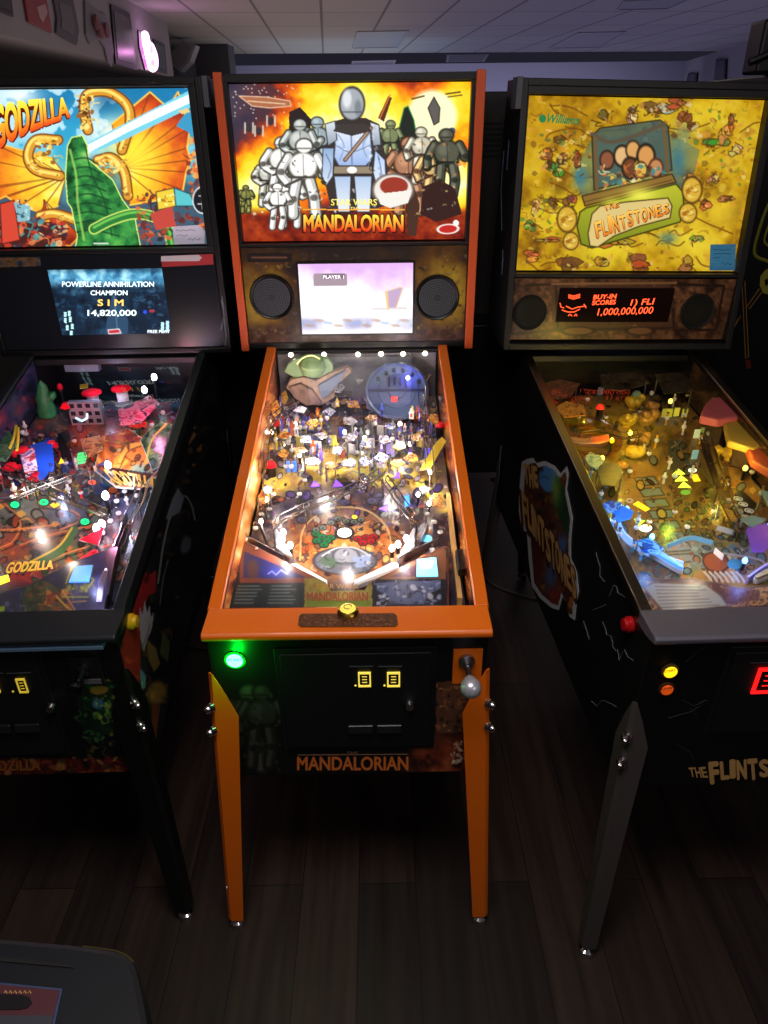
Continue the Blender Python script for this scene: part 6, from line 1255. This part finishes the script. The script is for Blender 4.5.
    for _ in range(44):
        y = rr.uniform(390, 535); x0 = 545+(y-360)*.42; x = rr.uniform(x0, min(764, 682+(y-352)*.9)); post(m, pf, x, y, rr.uniform(.025, .05), rr.choice([CLEARP, CHROME, mat('amber_post', (200,150,40), .2), mat('cream_post', (220,210,180), .4)]))
    for x, y in ((612,528),(618,540),(632,552),(600,500),(606,488),(640,560),(590,478)): post(m, pf, x, y, .032, mat('cyan_post', (120,190,220), .2))
    for x, y, h, c, p in ((636,420,.14,(255,220,70),1.1),(622,446,.1,(255,215,70),.4),(684,482,.08,(220,255,70),.3),(738,452,.1,(255,220,80),.6),(560,420,.12,(255,215,90),.5),(690,520,.085,(255,220,160),.4),(620,515,.07,(70,150,255),.26),(655,548,.07,(90,160,255),.22),(752,556,.065,(110,150,255),.3),(710,540,.08,(255,225,180),.35),(690,585,.06,(255,225,190),.04),(800,520,.08,(255,220,160),.4),(590,400,.12,(255,150,110),.1)): lamp('POINT', m.world(m.fld(x, y, h)), c, p, .012)

def stone_word(m, parent, word, Q, hit, material, off, seed, cols=None):
    """chiselled lettering: every letter tilted and sized a little differently, one printed word"""
    rr = random.Random(seed); Q = [np.array(q, float) for q in Q]; V = []; F = []; T = []
    o_ = np.array(hit(*Q[3])); nn = np.cross(np.array(hit(*Q[2]))-o_, np.array(hit(*Q[0]))-o_); nn /= np.linalg.norm(nn)
    W = {'I': .6, 'L': .85}; ws = [W.get(c, 1.) for c in word]; tot = sum(ws); x = 0.
    for c, w in zip(word, ws):
        v, f = glyphs(c, off); lay = np.arange(len(v))//max(1, len(v)//9) if off else np.zeros(len(v)); d = rr.uniform(-.1, .1); s = rr.uniform(.88, 1.1); k = len(V); sk = rr.uniform(-.12, .12)
        for (p, q), ly in zip(v, lay):
            b = (q-.5)*s+.5+d*.7; a = (x+w*(.04+.92*p)+sk*(q-.5))/tot; t = 1-b
            e = (Q[0]*(1-a)+Q[1]*a)*(1-t)+(Q[3]*(1-a)+Q[2]*a)*t; V.append(np.array(hit(e[0], e[1]))+nn*ly*3e-5); T.append(q)
        F += [tuple(k+i for i in g) for g in f]; x += w
    o = MB().add(V, F).build('lettering', material, parent)
    if cols is not None:
        at = o.data.color_attributes.new('art', 'FLOAT_COLOR', 'POINT'); cc = np.ones((len(V), 4)); cc[:, :3] = lin(ramp(np.array(T), cols)); at.data.foreach_set('color', cc.ravel())
    return o

# ================================================================== THE ROOM
ZC = 2.67
def wall_sheet(name, p0, p1, z0, z1, th, material):
    p0, p1 = np.array(p0[:2], float), np.array(p1[:2], float); d = p1-p0; d /= np.linalg.norm(d); n = np.array((-d[1], d[0]))*th
    mb = MB(); mb.prism([(*p0, z0), (*p1, z0), (*(p1+n), z0), (*(p0+n), z0)], (0, 0, z1-z0)); return structure(mb.build(name, material))
def tex_nodes(name):
    m = bpy.data.materials.new(name); m.use_nodes = True; nt = m.node_tree; return m, nt, nt.nodes['Principled BSDF'], nt.nodes.new('ShaderNodeTexCoord')
def floor_mat():
    m, nt, b, tc = tex_nodes('dark_plank_floor'); N = nt.nodes.new; L = nt.links.new
    mp = N('ShaderNodeMapping'); mp.inputs['Rotation'].default_value = (0, 0, math.pi/2); L(tc.outputs['Object'], mp.inputs['Vector'])
    br = N('ShaderNodeTexBrick'); br.inputs['Scale'].default_value = 1.; br.inputs['Brick Width'].default_value = 1.2; br.inputs['Row Height'].default_value = .15; br.inputs['Mortar Size'].default_value = .0016; br.inputs['Mortar Smooth'].default_value = .3
    br.inputs['Color1'].default_value = rgb(58,45,39); br.inputs['Color2'].default_value = rgb(36,28,26); br.inputs['Mortar'].default_value = rgb(18,13,11); br.inputs['Bias'].default_value = 0; br.offset = .37
    L(mp.outputs['Vector'], br.inputs['Vector'])
    n = N('ShaderNodeTexNoise'); mp2 = N('ShaderNodeMapping'); mp2.inputs['Scale'].default_value = (26, 1.6, 1); L(tc.outputs['Object'], mp2.inputs['Vector']); L(mp2.outputs['Vector'], n.inputs['Vector']); n.inputs['Scale'].default_value = 1.; n.inputs['Detail'].default_value = 8; n.inputs['Roughness'].default_value = .65
    r = N('ShaderNodeValToRGB'); r.color_ramp.elements[0].position = .32; r.color_ramp.elements[0].color = (.45,.42,.4,1); r.color_ramp.elements[1].position = .72; r.color_ramp.elements[1].color = (1.5,1.42,1.35,1); L(n.outputs['Fac'], r.inputs['Fac'])
    mx = N('ShaderNodeMix'); mx.data_type = 'RGBA'; mx.blend_type = 'MULTIPLY'; mx.inputs['Factor'].default_value = 1.; L(br.outputs['Color'], mx.inputs['A']); L(r.outputs['Color'], mx.inputs['B']); L(mx.outputs['Result'], b.inputs['Base Color'])
    b.inputs['Roughness'].default_value = .5; b.inputs['Specular IOR Level'].default_value = .3; return m
def ceil_mat():
    m, nt, b, tc = tex_nodes('ceiling_tiles'); N = nt.nodes.new; L = nt.links.new
    br = N('ShaderNodeTexBrick'); br.offset = 0; br.inputs['Scale'].default_value = 1.; br.inputs['Brick Width'].default_value = .61; br.inputs['Row Height'].default_value = 1.22; br.inputs['Mortar Size'].default_value = .014; br.inputs['Color1'].default_value = rgb(186,182,182); br.inputs['Color2'].default_value = rgb(178,174,176); br.inputs['Mortar'].default_value = rgb(120,116,120)
    L(tc.outputs['Object'], br.inputs['Vector']); n = N('ShaderNodeTexNoise'); n.inputs['Scale'].default_value = 60; L(tc.outputs['Object'], n.inputs['Vector'])
    mx = N('ShaderNodeMix'); mx.data_type = 'RGBA'; mx.blend_type = 'MULTIPLY'; mx.inputs['Factor'].default_value = .12; L(br.outputs['Color'], mx.inputs['A']); L(n.outputs['Color'], mx.inputs['B']); L(mx.outputs['Result'], b.inputs['Base Color']); b.inputs['Roughness'].default_value = .85; return m

def room():
    fl = structure(MB().box(-5, 14, -4, 20, -.06, 0).build('floor', floor_mat()))
    A = whit(128, 0, (0,0,ZC), (0,0,1)); B = whit(230, 60, (0,0,ZC), (0,0,1)); d = (B-A); d[2] = 0; d /= np.linalg.norm(d); n = np.array((-d[1], d[0], 0))
    ang = math.atan2(d[1], d[0])-math.pi/2
    c = structure(MB().box(-8, 14, -6, 19, 0, .06).build('ceiling', ceil_mat())); c.location = (A[0]*0, 0, ZC); c.rotation_euler = (0, 0, ang)
    wm = mat('wall_paint_pale', (156,152,160), .8); wd = mat('wall_paint_dark', (66,64,58), .8)
    P = lambda t: A+d*t
    wall_sheet('wall_left', P(-12)+n*.45, P(12)+n*.45, 0, ZC, .1, wd)
    wall_sheet('trim_1', P(-12), whit(167, 23, (0,0,ZC), (0,0,1)), 2.17, ZC, .45, wm)          # pale bulkhead over the wall
    C1 = whit(641, 75, (0,0,ZC), (0,0,1)); C2 = whit(768, 36, (0,0,ZC), (0,0,1)); e = C2-C1; e /= np.linalg.norm(e)
    wall_sheet('wall_right', C2+e*6, C1-e*.5, 0, ZC, -.1, wm)
    wall_sheet('wall_back', (-6, 15.4), (12, 15.4), 0, ZC, .1, mat('wall_back_grey', (150,150,166), .8))
    # dark return wall at the end of the bulkhead
    y = 10.6; q0, q1 = whit(196, 70, (0,y,0), (0,1,0)), whit(230, 70, (0,y,0), (0,1,0)); structure(MB().box(q0[0], q1[0], y, y+.5, 0, ZC).build('wall_return', mat('wall_charcoal', (70,70,78), .7)))
    # plaques on the bulkhead face
    H = lambda x, y_: whit(x, y_, A, n)
    def plaque(name, pts, material, label, cat, th=.014, grp='plaques hanging on the pale bulkhead'):
        pp = [H(*p)+(-n)*.002 for p in pts]
        return tag(MB().prism(pp, -n*th).build(name, material, bevel=.004), label, cat, grp)
    def frame_in(o, pts, material, name, k=.7, th=.0165):
        c_ = np.mean(np.array(pts, float), 0); pp = [H(*(c_+(np.array(p)-c_)*k))-n*th for p in pts]; return MB().prism(pp, -n*.003).build2(name, material, o)
    dk = mat('plaque_dark', (44,42,48), .5); 
    p1 = ((-14,-22),(8,-8),(11,17),(-10,8)); o = plaque('plaque', p1, dk, 'dark plaque cut off by the upper left corner of the photo', 'plaque'); frame_in(o, p1, mat('plaque_dark2', (60,58,64), .5), 'face_panel')
    p2 = ((21,-8),(44,-2),(50,33),(26,22)); o = plaque('plaque', p2, mat('plaque_red', (150,58,58), .5), 'red plaque with a pale emblem high on the bulkhead', 'plaque')
    for q in (((33,6),(42,3),(45,12),(40,24),(36,18)), ): frame_in(o, q, mat('emblem_pale', (186,150,150), .5), 'emblem', .9)
    p3 = ((50,-10),(70,-4),(74,14),(77,30),(75,45),(62,38),(54,33),(55,18)); o = plaque('plaque', p3, mat('plaque_grey', (84,82,90), .6), 'grey irregular cut-out plaque next to the red one', 'plaque'); frame_in(o, p3, mat('plaque_grey2', (104,102,110), .6), 'face_panel', .6)
    p4 = ((83,0),(90,6),(97,12),(104,14),(109,30),(112,52),(110,67),(106,62),(103,48),(98,40),(93,42),(88,44),(84,34)); o = plaque('plaque', p4, mat('plaque_pale', (120,118,126), .5), 'pale cut-out plaque shaped like a game controller', 'plaque')
    for x, y_ in ((91,22),(101,30),(95,31)): 
        w_ = H(x, y_)-n*.03; MB().cyl(w_, w_-n*.02, .05, .045, 14).build2('thumb_stick', mat('plaque_red2', (120,60,62), .5), o)
    p5 = ((109,4),(128,13),(136,71),(114,64)); o = plaque('picture', p5, mat('frame_black', (30,30,34), .4), 'tall dark framed picture just before the neon sign', 'picture'); frame_in(o, p5, mat('picture_grey', (72,72,76), .3, noise=.3, nscale=6), 'print', .8)
    p6 = ((152,39),(163,44),(166,74),(154,70)); o = plaque('picture', p6, mat('frame_black', (30,30,34), .4), 'small dark framed picture just past the neon sign', 'picture'); frame_in(o, p6, mat('picture_green', (66,72,72), .3, noise=.3, nscale=6), 'print', .75)
    # neon sign: pale board, bright rounded tube and an inner squiggle
    ns = empty('neon_sign', tuple(H(145, 52))); tag(ns, 'small glowing pink and white neon sign on the bulkhead', 'neon sign')
    R = [(137.5,33),(141,34),(143,42),(147,46),(150.5,56),(151,66),(148,70),(144.5,68),(142,58),(139,46)]
    def tub(pts, r_, off, mt, nm, closed): MB().tube([H(*p)-n*off for p in pts], r_, 8, 0, closed).build2(nm, mt, ns)
    MB().prism([H(*p)-n*.002 for p in ((137,30),(142,32),(151,52),(151.5,71.5),(144,70),(138,47))], -n*.012).build2('backing', mat('neon_backing', (60,50,66), .3), ns)
    tub(spline(R, 3), .018, .05, glow('neon_white_violet', (255,206,250), 3.), 'neon_tube', True); tub(spline([(140,40),(143,50),(145,47),(147,60),(145,62),(148,66)], 3), .018, .05, glow('neon_pink', (255,120,240), 3.), 'neon_tube', False); tub(spline([(139,37),(142,48),(141,51),(145,58),(147,52),(149,62)], 3), .016, .06, glow('neon_white_violet', (255,206,250), 3.), 'neon_tube', False)
    # pale loudspeaker on a bracket at the end of the bulkhead
    y = 9.6; W = lambda x, y_: whit(x, y_, (0,y,0), (0,1,0)); ls = empty('wall_speaker', tuple(W(181, 58))); tag(ls, 'pale tilted loudspeaker hanging at the end of the bulkhead', 'loudspeaker')
    MB().prism([W(*p) for p in ((171,52),(183,41),(196,45),(190,62),(180,72),(172,66))], (0, .25, 0)).build2('speaker_box', mat('speaker_pale', (150,148,156), .5), ls, .01); MB().prism([W(*p)+np.array((0,-.012,0)) for p in ((174,53),(184,44),(192,47),(187,60),(179,68),(174,64))], (0, .01, 0)).build2('speaker_grille', mat('grille_pale', (128,126,134), .7), ls); MB().tube([W(172,60)+np.array((0,.1,0)), W(166,58)+np.array((0,.1,0)), W(160,60)+np.array((0,.1,0))], .02, 8).build2('bracket', mat('bracket_dark', (40,40,44), .5), ls)
    # ceiling: switched-off light panels and an air vent
    CH = lambda x, y_: whit(x, y_, (0,0,ZC), (0,0,1))
    k = 0
    for pts, lb in ((((357,31),(409,30),(399,47),(352,48)), 'grey ceiling light panel above the orange machine, the nearer of two'), (((352,61),(396,60),(391,71),(349,72)), 'grey ceiling light panel above the orange machine, the farther of two'),
                    (((624,0),(694,-3),(668,8),(617,9)), 'grey ceiling light panel nearest the right edge of the photo'), (((578,32),(627,31),(600,47),(548,48)), 'grey ceiling light panel over the yellow pictured machine, farther from the right edge')):
        q = np.mean([CH(*p) for p in pts], 0); t = empty('ceiling_light', tuple(q)); tag(t, lb, 'ceiling light', 'switched-off ceiling light panels')
        pp = np.array([CH(*p) for p in pts]); mb = MB(); cc = pp.mean(0)
        for i in range(4):
            a_, b_ = pp[i], pp[(i+1) % 4]; mb.prism([a_, b_, cc+(b_-cc)*.93, cc+(a_-cc)*.93], (0, 0, -.012))
        mb.build2('frame', mat('panel_frame', (150,148,154), .5), t); MB().prism([cc+(p-cc)*.93 for p in pp], (0, 0, -.006)).build2('diffuser', mat('panel_diffuser', (112,112,124), .4), t)
    q = CH(467, 57); v = empty('ceiling_vent', tuple(q)); tag(v, 'dark slatted air vent in the ceiling', 'air vent'); pp = [CH(*p) for p in ((447,53.5),(489,53),(484,60.5),(446,61))]; MB().prism(pp, (0, 0, -.02)).build2('frame', mat('vent_grey', (92,90,96), .5), v)
    for i in range(5):
        a_ = pp[0]+(pp[3]-pp[0])*(i+.6)/6; b_ = pp[1]+(pp[2]-pp[1])*(i+.6)/6; a_, b_ = a_+(b_-a_)*.06, b_+(a_-b_)*.06; e_ = (pp[3]-pp[0])/14; MB().prism([a_+(0,0,-.021), b_+(0,0,-.021), b_+e_+(0,0,-.03), a_+e_+(0,0,-.03)], (0, 0, -.004)).build2('slat', mat('vent_dark', (40,40,44), .5), v)
    # dark posters on the far pale wall
    for x0, x1, y0, y1, lb in ((716,727,59,80,'slim dark poster on the far pale wall'), (688,698,73,82,'small dark poster low on the far pale wall, next to the slim one'), (672,679,75,82,'small dark poster on the far pale wall, farthest from the slim one')):
        nn = np.array((-e[1], e[0], 0)); pp = [whit(x, y_, C1, nn) for x, y_ in ((x0+2,y0),(x1+1,y0),(x1,y1),(x0,y1))]; s_ = nn if nn @ (CAM-C1) > 0 else -nn
        o = tag(MB().prism([p+s_*.004 for p in pp], s_*.03).build('poster', mat('frame_black', (30,30,34), .4)), lb, 'poster', 'posters on the far wall'); cc = np.mean(pp, 0); MB().prism([cc+(p-cc)*.8+s_*.035 for p in pp], s_*.003).build2('print', mat('poster_print', (70,66,78), .4, noise=.4, nscale=9), o)
    return A, d, n

def build2(self, name, material, parent, bevel=0., smooth=False):
    """world-space shape hung under a parent that already has its place"""
    o = self.build(name, material, None, bevel, smooth, raw=True); o.parent = parent; o.matrix_parent_inverse = parent_inv(parent); return o
def parent_inv(p):
    M = Matrix.LocRotScale(p.location, p.rotation_euler, p.scale); return M.inverted()
MB.build2 = build2
_b = MB.build
def build_placed(self, name, mats, parent=None, bevel=0., smooth=False, seg=2, label=None, raw=False):
    """a shape without a parent gets its origin at its own base"""
    if parent is None and not raw:
        V = np.array(self.v); c = (V.min(0)+V.max(0))/2; c[2] = V[:, 2].min(); self.v = [tuple(p-c) for p in V]
        o = _b(self, name, mats, None, bevel, smooth, seg, label); o.location = tuple(c); return o
    return _b(self, name, mats, parent, bevel, smooth, seg, label)
MB.build = build_placed

def rear_machine(x, y, label):
    """machine of the next row, seen from behind"""
    r = empty('pinball_machine', (x, y, 0), (0, 0, math.pi)); tag(r, label, 'pinball machine', 'black machines of the row behind')
    q = 1.27; mb = MB(); 
    mb.prism([(-.2825, 0, .468), (-.2825, 0, .86), (-.2825, 1.15-q+q, 1.1), (-.2825, 1.31, 1.1), (-.2825, 1.31, .49)], (.565, 0, 0)); mb.build('cabinet', BLACK, r, bevel=.004)
    mb = MB(); mb.box(-.365, .365, 1.06, 1.31, 1.102, 1.85); mb.build('backbox', BLACK, r, bevel=.004)
    mb = MB(); mb.box(-.33, .33, 1.311, 1.316, 1.14, 1.8); pn = mb.build('back_panel', mat('back_panel_black', (30,28,26), .6), r, bevel=.001)
    mb = MB()
    for i in range(7): mb.box(-.14, .14, 1.3165, 1.3185, 1.66+i*.016, 1.668+i*.016)
    mb.build('vent_slots', mat('vent_black', (8,8,8), .7), pn)
    for sx in (-1, 1):
        for yy, yf, dd in ((-.004, -.05, 1), (1.314, 1.355, -1)):
            V = []
            for z, w, t in ((.76, .01, 0), (.66, .06, .13), (.025, .04, 1)): 
                X = .2865+.022*t; Y = yy+(yf-yy)*t; V += [(sx*(X-w), Y, z), (sx*X, Y, z), (sx*X, Y+dd*w, z)]
            m_ = MB().add(V, [(0,1,4,3),(1,2,5,4),(3,4,7,6),(4,5,8,7)]); o = m_.build('leg', BLACKP, r); s = o.modifiers.new('sheet', 'SOLIDIFY'); s.thickness = .003; s.offset = 0
            MB().lathe([(.019, 0), (.02, .2), (.008, .4), (.006, 1)], (sx*(.3085-.016), yf+dd*.014, 0), (sx*(.3085-.016), yf+dd*.014, .04), 14).build('leveler_foot', CHROME, o, smooth=True)

def props():
    # blue sticky note and pale price tag on the backlit pictures
    hy = lambda u, v, d: MR.world(MR.hit(u, v, (0, MR.yt-d, MR.tb), (0, MR.tt-MR.tb, -(MR.ytt-MR.yt))))
    g = [(710.5,244.5),(736,244),(735,270.5),(709.5,270.5)]; mb = MB(); V = []; 
    for k in range(7):
        t = k/6
        for a_ in (0, 1):
            x = (g[0][0]+(g[3][0]-g[0][0])*t)*(1-a_)+(g[1][0]+(g[2][0]-g[1][0])*t)*a_; y = (g[0][1]+(g[3][1]-g[0][1])*t)*(1-a_)+(g[1][1]+(g[2][1]-g[1][1])*t)*a_
            V.append(hy(x, y, .004+.006*t*t))
    mb.add(V, [(2*k, 2*k+1, 2*k+3, 2*k+2) for k in range(6)]); o = mb.build('sticky_note', mat('note_blue', (64,140,190), .6, emit=(64,140,190), es=.12)); s = o.modifiers.new('sheet', 'SOLIDIFY'); s.thickness = .0006; tag(o, 'blue sticky note on the corner of the yellow backlit picture', 'sticky note')  # slight emission stands in for backlight through the note
    inkm = mat('ink_blue', (30,70,120), .5); mk = MB()
    for P_ in (((714,250),(718,249.6),(724,250.2),(731,249.4)), ((714,254),(722,253.4),(732,254)), ((722,264),(724,262),(725,265),(728,262.6),(730,265),(732,263)), ((714,258),(720,257.6))): mk.tube([hy(x, y, .0052+.006*((y-244)/26)**2) for x, y in P_], .0005, 4)
    mk.build2('handwriting', inkm, o)
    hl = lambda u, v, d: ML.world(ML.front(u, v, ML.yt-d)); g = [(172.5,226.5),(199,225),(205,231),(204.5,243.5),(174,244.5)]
    o = tag(MB().prism([hl(x, y, .0016) for x, y in g], hl(180, 230, .0022)-hl(180, 230, .0016)).build('price_tag', mat('tag_white', (214,208,228), .6, emit=(214,208,228), es=.2)), 'pale paper price tag stuck on the green and orange backlit picture', 'price tag')  # paper emits a little, in place of picture light shining through
    mk = MB()
    for P_ in (((176,231),(178,229.6),(180,231.4),(183,229.8),(186,231.2),(190,229.6),(195,230.6)), ((176,236),(180,234.8),(184,236.2),(188,234.6)), ((188,240),(190,238),(192,240.4),(195,238),(198,240),(200,238.4))): mk.tube([hl(x, y, .0026) for x, y in P_], .0007, 4)
    mk.build2('handwriting', mat('ink_grey', (84,80,110), .5), o)
    # black console close to the camera
    zt = .93; T = lambda x, y: whit(x, y, (0,0,zt), (0,0,1))
    out = [(-190,921),(-60,932),(20,938),(70,942.5),(104,946.5),(118,949.5),(128,954),(134,960.5),(138,970),(144,996),(152,1040),(168,1130),(-260,1130)]
    t0 = T(20, 1000); cs = empty('arcade_console', (t0[0], t0[1], 0)); tag(cs, 'black rounded console with a slot and red panel in the near corner', 'arcade console')
    pts = [T(*p) for p in out]; cc = np.mean(pts, 0)
    MB().prism(pts, (0, 0, -.07)).build2('lid', mat('console_black', (15,17,23), .5, spec=.25), cs, .008)
    MB().prism([cc+(p-cc)*.96+(0,0,-.0705) for p in pts], (0, 0, -.8)).build2('body', BLACKP, cs, .006)
    MB().prism([cc+(p-cc)*.8-(0,0,zt) for p in pts], (0, 0, .0585)).build2('base', BLACKP, cs)
    MB().prism([T(*p)+(0,0,.0006) for p in ((-80,949),(0,957.5),(72,966),(74,968.5),(0,962),(-80,954))], (0, 0, .0012)).build2('slot', mat('slot_black', (4,4,5), .8), cs)
    mb = MB().prism([T(*p)+(0,0,.0006) for p in ((-120,972),(63,990),(52,1040),(-140,1040))], (0, 0, .002), 0); mb.prism([T(*p)+(0,0,.003) for p in ((-116,975),(60.5,992),(50,1038),(-136,1038))], (0, 0, .0008), 1)
    pn = mb.build2('panel', [mat('panel_blue_edge', (44,66,104), .4), mat('panel_red', (74,30,38), .4)], cs)
    MB().prism([T(*p)+(0,0,.0042) for p in ((-90,992),(24,997.5),(31,1000),(33,1005),(29,1010),(20,1012),(-95,1012))], (0, 0, .001)).build2('display_window', mat('console_window', (20,18,24), .3), pn)
    mk = MB()
    for k in range(6):
        x = 5+k*4.8; mk.tube([T(x, 995.2)+(0,0,.0046), T(x+1.6, 993)+(0,0,.0046), T(x+3, 995.8)+(0,0,.0046)], .0006, 4)
    mk.build2('panel_marks', mat('ink_gold', (190,150,80), .4), pn)
    MB().prism([T(*p)+(0,0,.0042) for p in ((-100,1017),(54,1018),(52,1030),(-110,1030))], (0, 0, .001)).build2('panel_band', mat('band_grey', (50,50,60), .4), pn)
    MB().tube([T(*p)+(0,0,-.004) for p in spline([(82,944.5),(104,947),(118,950),(127,954.5),(133,960)], 3)], .0009, 6).build2('edge_glint', mat('gold_glint', (110,100,56), .3, .8), cs)  # gold reflection along the rim, modelled as a thin tube
    # tall black arcade cabinet with printed outlines behind the steel-railed machine
    y = 1.78; W = lambda u, v: whit(u, v, (0,y,0), (0,1,0)); x0 = W(700, 420)[0]; ac = empty('arcade_cabinet', (x0+.4, y+.35, 0)); tag(ac, 'tall black arcade cabinet with yellow outline prints at the right edge', 'arcade cabinet')
    MB().box(x0, x0+.8, y, y+.7, .0, 1.9).build2('body', mat('arcade_black', (13,13,14), .45), ac, .006)
    w1 = W(752, 78)[0]
    MB().box(w1, x0+.8, y-.02, y+.1, 1.9, 2.06).build2('marquee', mat('marquee_black', (26,28,34), .35), ac, .01)
    MB().tube([W(*p)+np.array((0,-.03,0)) for p in spline([(745,63),(752,60.5),(760,57),(772,52),(790,46)], 4)], .012, 8).build2('marquee_rim', mat('rim_silver', (150,165,185), .2, 1.), ac)
    W2 = lambda u, v: W(u, v)+np.array((0,-.0015,0)); ol = mat('ink_olive', (176,180,60), .5); go = mat('ink_ochre2', (190,140,70), .5)
    def strip(P_, r_, mt, nm, cl=False): MB().tube([W2(*p) for p in P_], r_, 5, 0, cl).build2(nm, mt, ac)
    strip(spline([(772,196),(764,214),(757,236),(754,250),(757,257),(770,262)], 4), .006, ol, 'printed_outline'); strip(spline([(776,206),(769,224),(764,240),(768,246)], 4), .004, ol, 'printed_outline')
    for P_ in ([(741.6,281),(744.6,281),(748.4,357),(745.4,358)], [(763,290),(759,289),(747,306),(749,309)], [(741,315),(738,319),(722,343),(723.5,345)]): strip(P_, .0022, go, 'printed_outline', True)
    MB().prism([W2(*p) for p in ((765,270),(760,276),(759.5,286),(763,293),(775,296),(775,266))], (0, -.002, 0)).build2('printed_patch', mat('ink_lemon', (190,180,70), .5), ac); MB().prism([W2(*p)+np.array((0,-.002,0)) for p in ((764,280),(767,278),(768,284),(765,286))], (0, -.001, 0)).build2('printed_mark', BLACKP, ac)
    MB().prism([W2(*p) for p in ((745,360),(750,359.6),(751,368),(746,368.5))], (0, -.002, 0)).build2('printed_patch', mat('ink_red', (120,40,30), .5), ac)
    # loose cables on the floor
    F = lambda u, v: whit(u, v, (0,0,.006), (0,0,1))
    tag(MB().tube([tuple(F(*p)) for p in spline([(470,560),(486,578),(496,586),(512,592),(530,598),(548,601)], 5)], .004, 6).build('power_cable', mat('cable_grey', (96,92,92), .5)), 'thin grey cable on the floor beside the yellow pictured machine', 'cable', 'floor cables')
    tag(MB().tube([tuple(F(*p)) for p in spline([(168,640),(186,645),(200,648),(215,649)], 5)], .004, 6).build('power_cable', mat('cable_dark', (60,62,60), .5)), 'dark cable on the floor between the black trimmed and orange machines', 'cable', 'floor cables')
    rear_machine(-.40, 2.83, 'black machine seen from behind in the gap left of the orange machine'); rear_machine(.40, 2.83, 'black machine seen from behind in the gap right of the orange machine')

# ------------------------------------------------------------------ build
machine_centre(); machine_left(); machine_right()
A_, d_, n_ = room(); props()

# ------------------------------------------------------------------ light of the room
lamp('AREA', (3.4, 9.5, 2.0), (204,196,250), 50, 6., (math.pi, 0, 0), 13.)      # added unseen light for a violet wash on the ceiling
lamp('AREA', (-.8, 9., 2.0), (255,226,216), 28, 2.4, (math.pi, 0, 0), 12.)  # added unseen light, warm wash over the ceiling
lamp('AREA', (-.3, 12., 2.0), (150,200,226), 12, 2.5, (math.pi, 0, 0), 4.)  # unseen light added for a teal tint far along the ceiling
lamp('AREA', (0., -.6, 2.62), (240,232,228), 23, .9, (math.radians(4), 0, 0), .7)      # added unseen overhead light, brightens rails, legs and cabinet sides
for lx, tx in ((-1.9, .6), (1.9, -.5)):   # dim fill lights added behind the camera for the cabinet sides
    p_ = Vector((lx, -2.1, 2.5)); lamp('AREA', p_, (240,230,228), 13, 1.1, (Vector((tx, .5, .7))-p_).to_track_quat('-Z', 'Y').to_euler(), 1.1)
lamp('POINT', tuple(whit(146, 52, A_, n_)-n_*.25), (255,160,240), .9, .1)
lamp('AREA', (1., 13.6, 1.6), (200,196,230), 70, 8., (math.radians(80), 0, 0), 1.)      # added out of sight to brighten the far wall
lamp('AREA', (.9, 4.2, 2.6), (235,215,200), 10, 2., (0, 0, 0), 1.)             # unseen lamp added to lighten the floor of the next aisle
w = bpy.data.worlds.new('room'); SC.world = w; w.use_nodes = True
bg = w.node_tree.nodes['Background']; bg.inputs['Color'].default_value = rgb(120,118,150); bg.inputs['Strength'].default_value = .07

cd = bpy.data.cameras.new('camera'); co = bpy.data.objects.new('camera', cd); COL.objects.link(co); SC.camera = co
cd.sensor_fit = 'VERTICAL'; cd.sensor_height = 36.; cd.lens = FPX*36/1024; cd.clip_start = .02
co.matrix_world = Matrix(((CR[0], CU[0], -CF[0], CAM[0]), (CR[1], CU[1], -CF[1], CAM[1]), (CR[2], CU[2], -CF[2], CAM[2]), (0, 0, 0, 1)))
SC.view_settings.view_transform = 'Standard'; SC.view_settings.look = 'None'; SC.view_settings.gamma = 1; SC.view_settings.use_curve_mapping = False
SC.view_settings.exposure = 0.
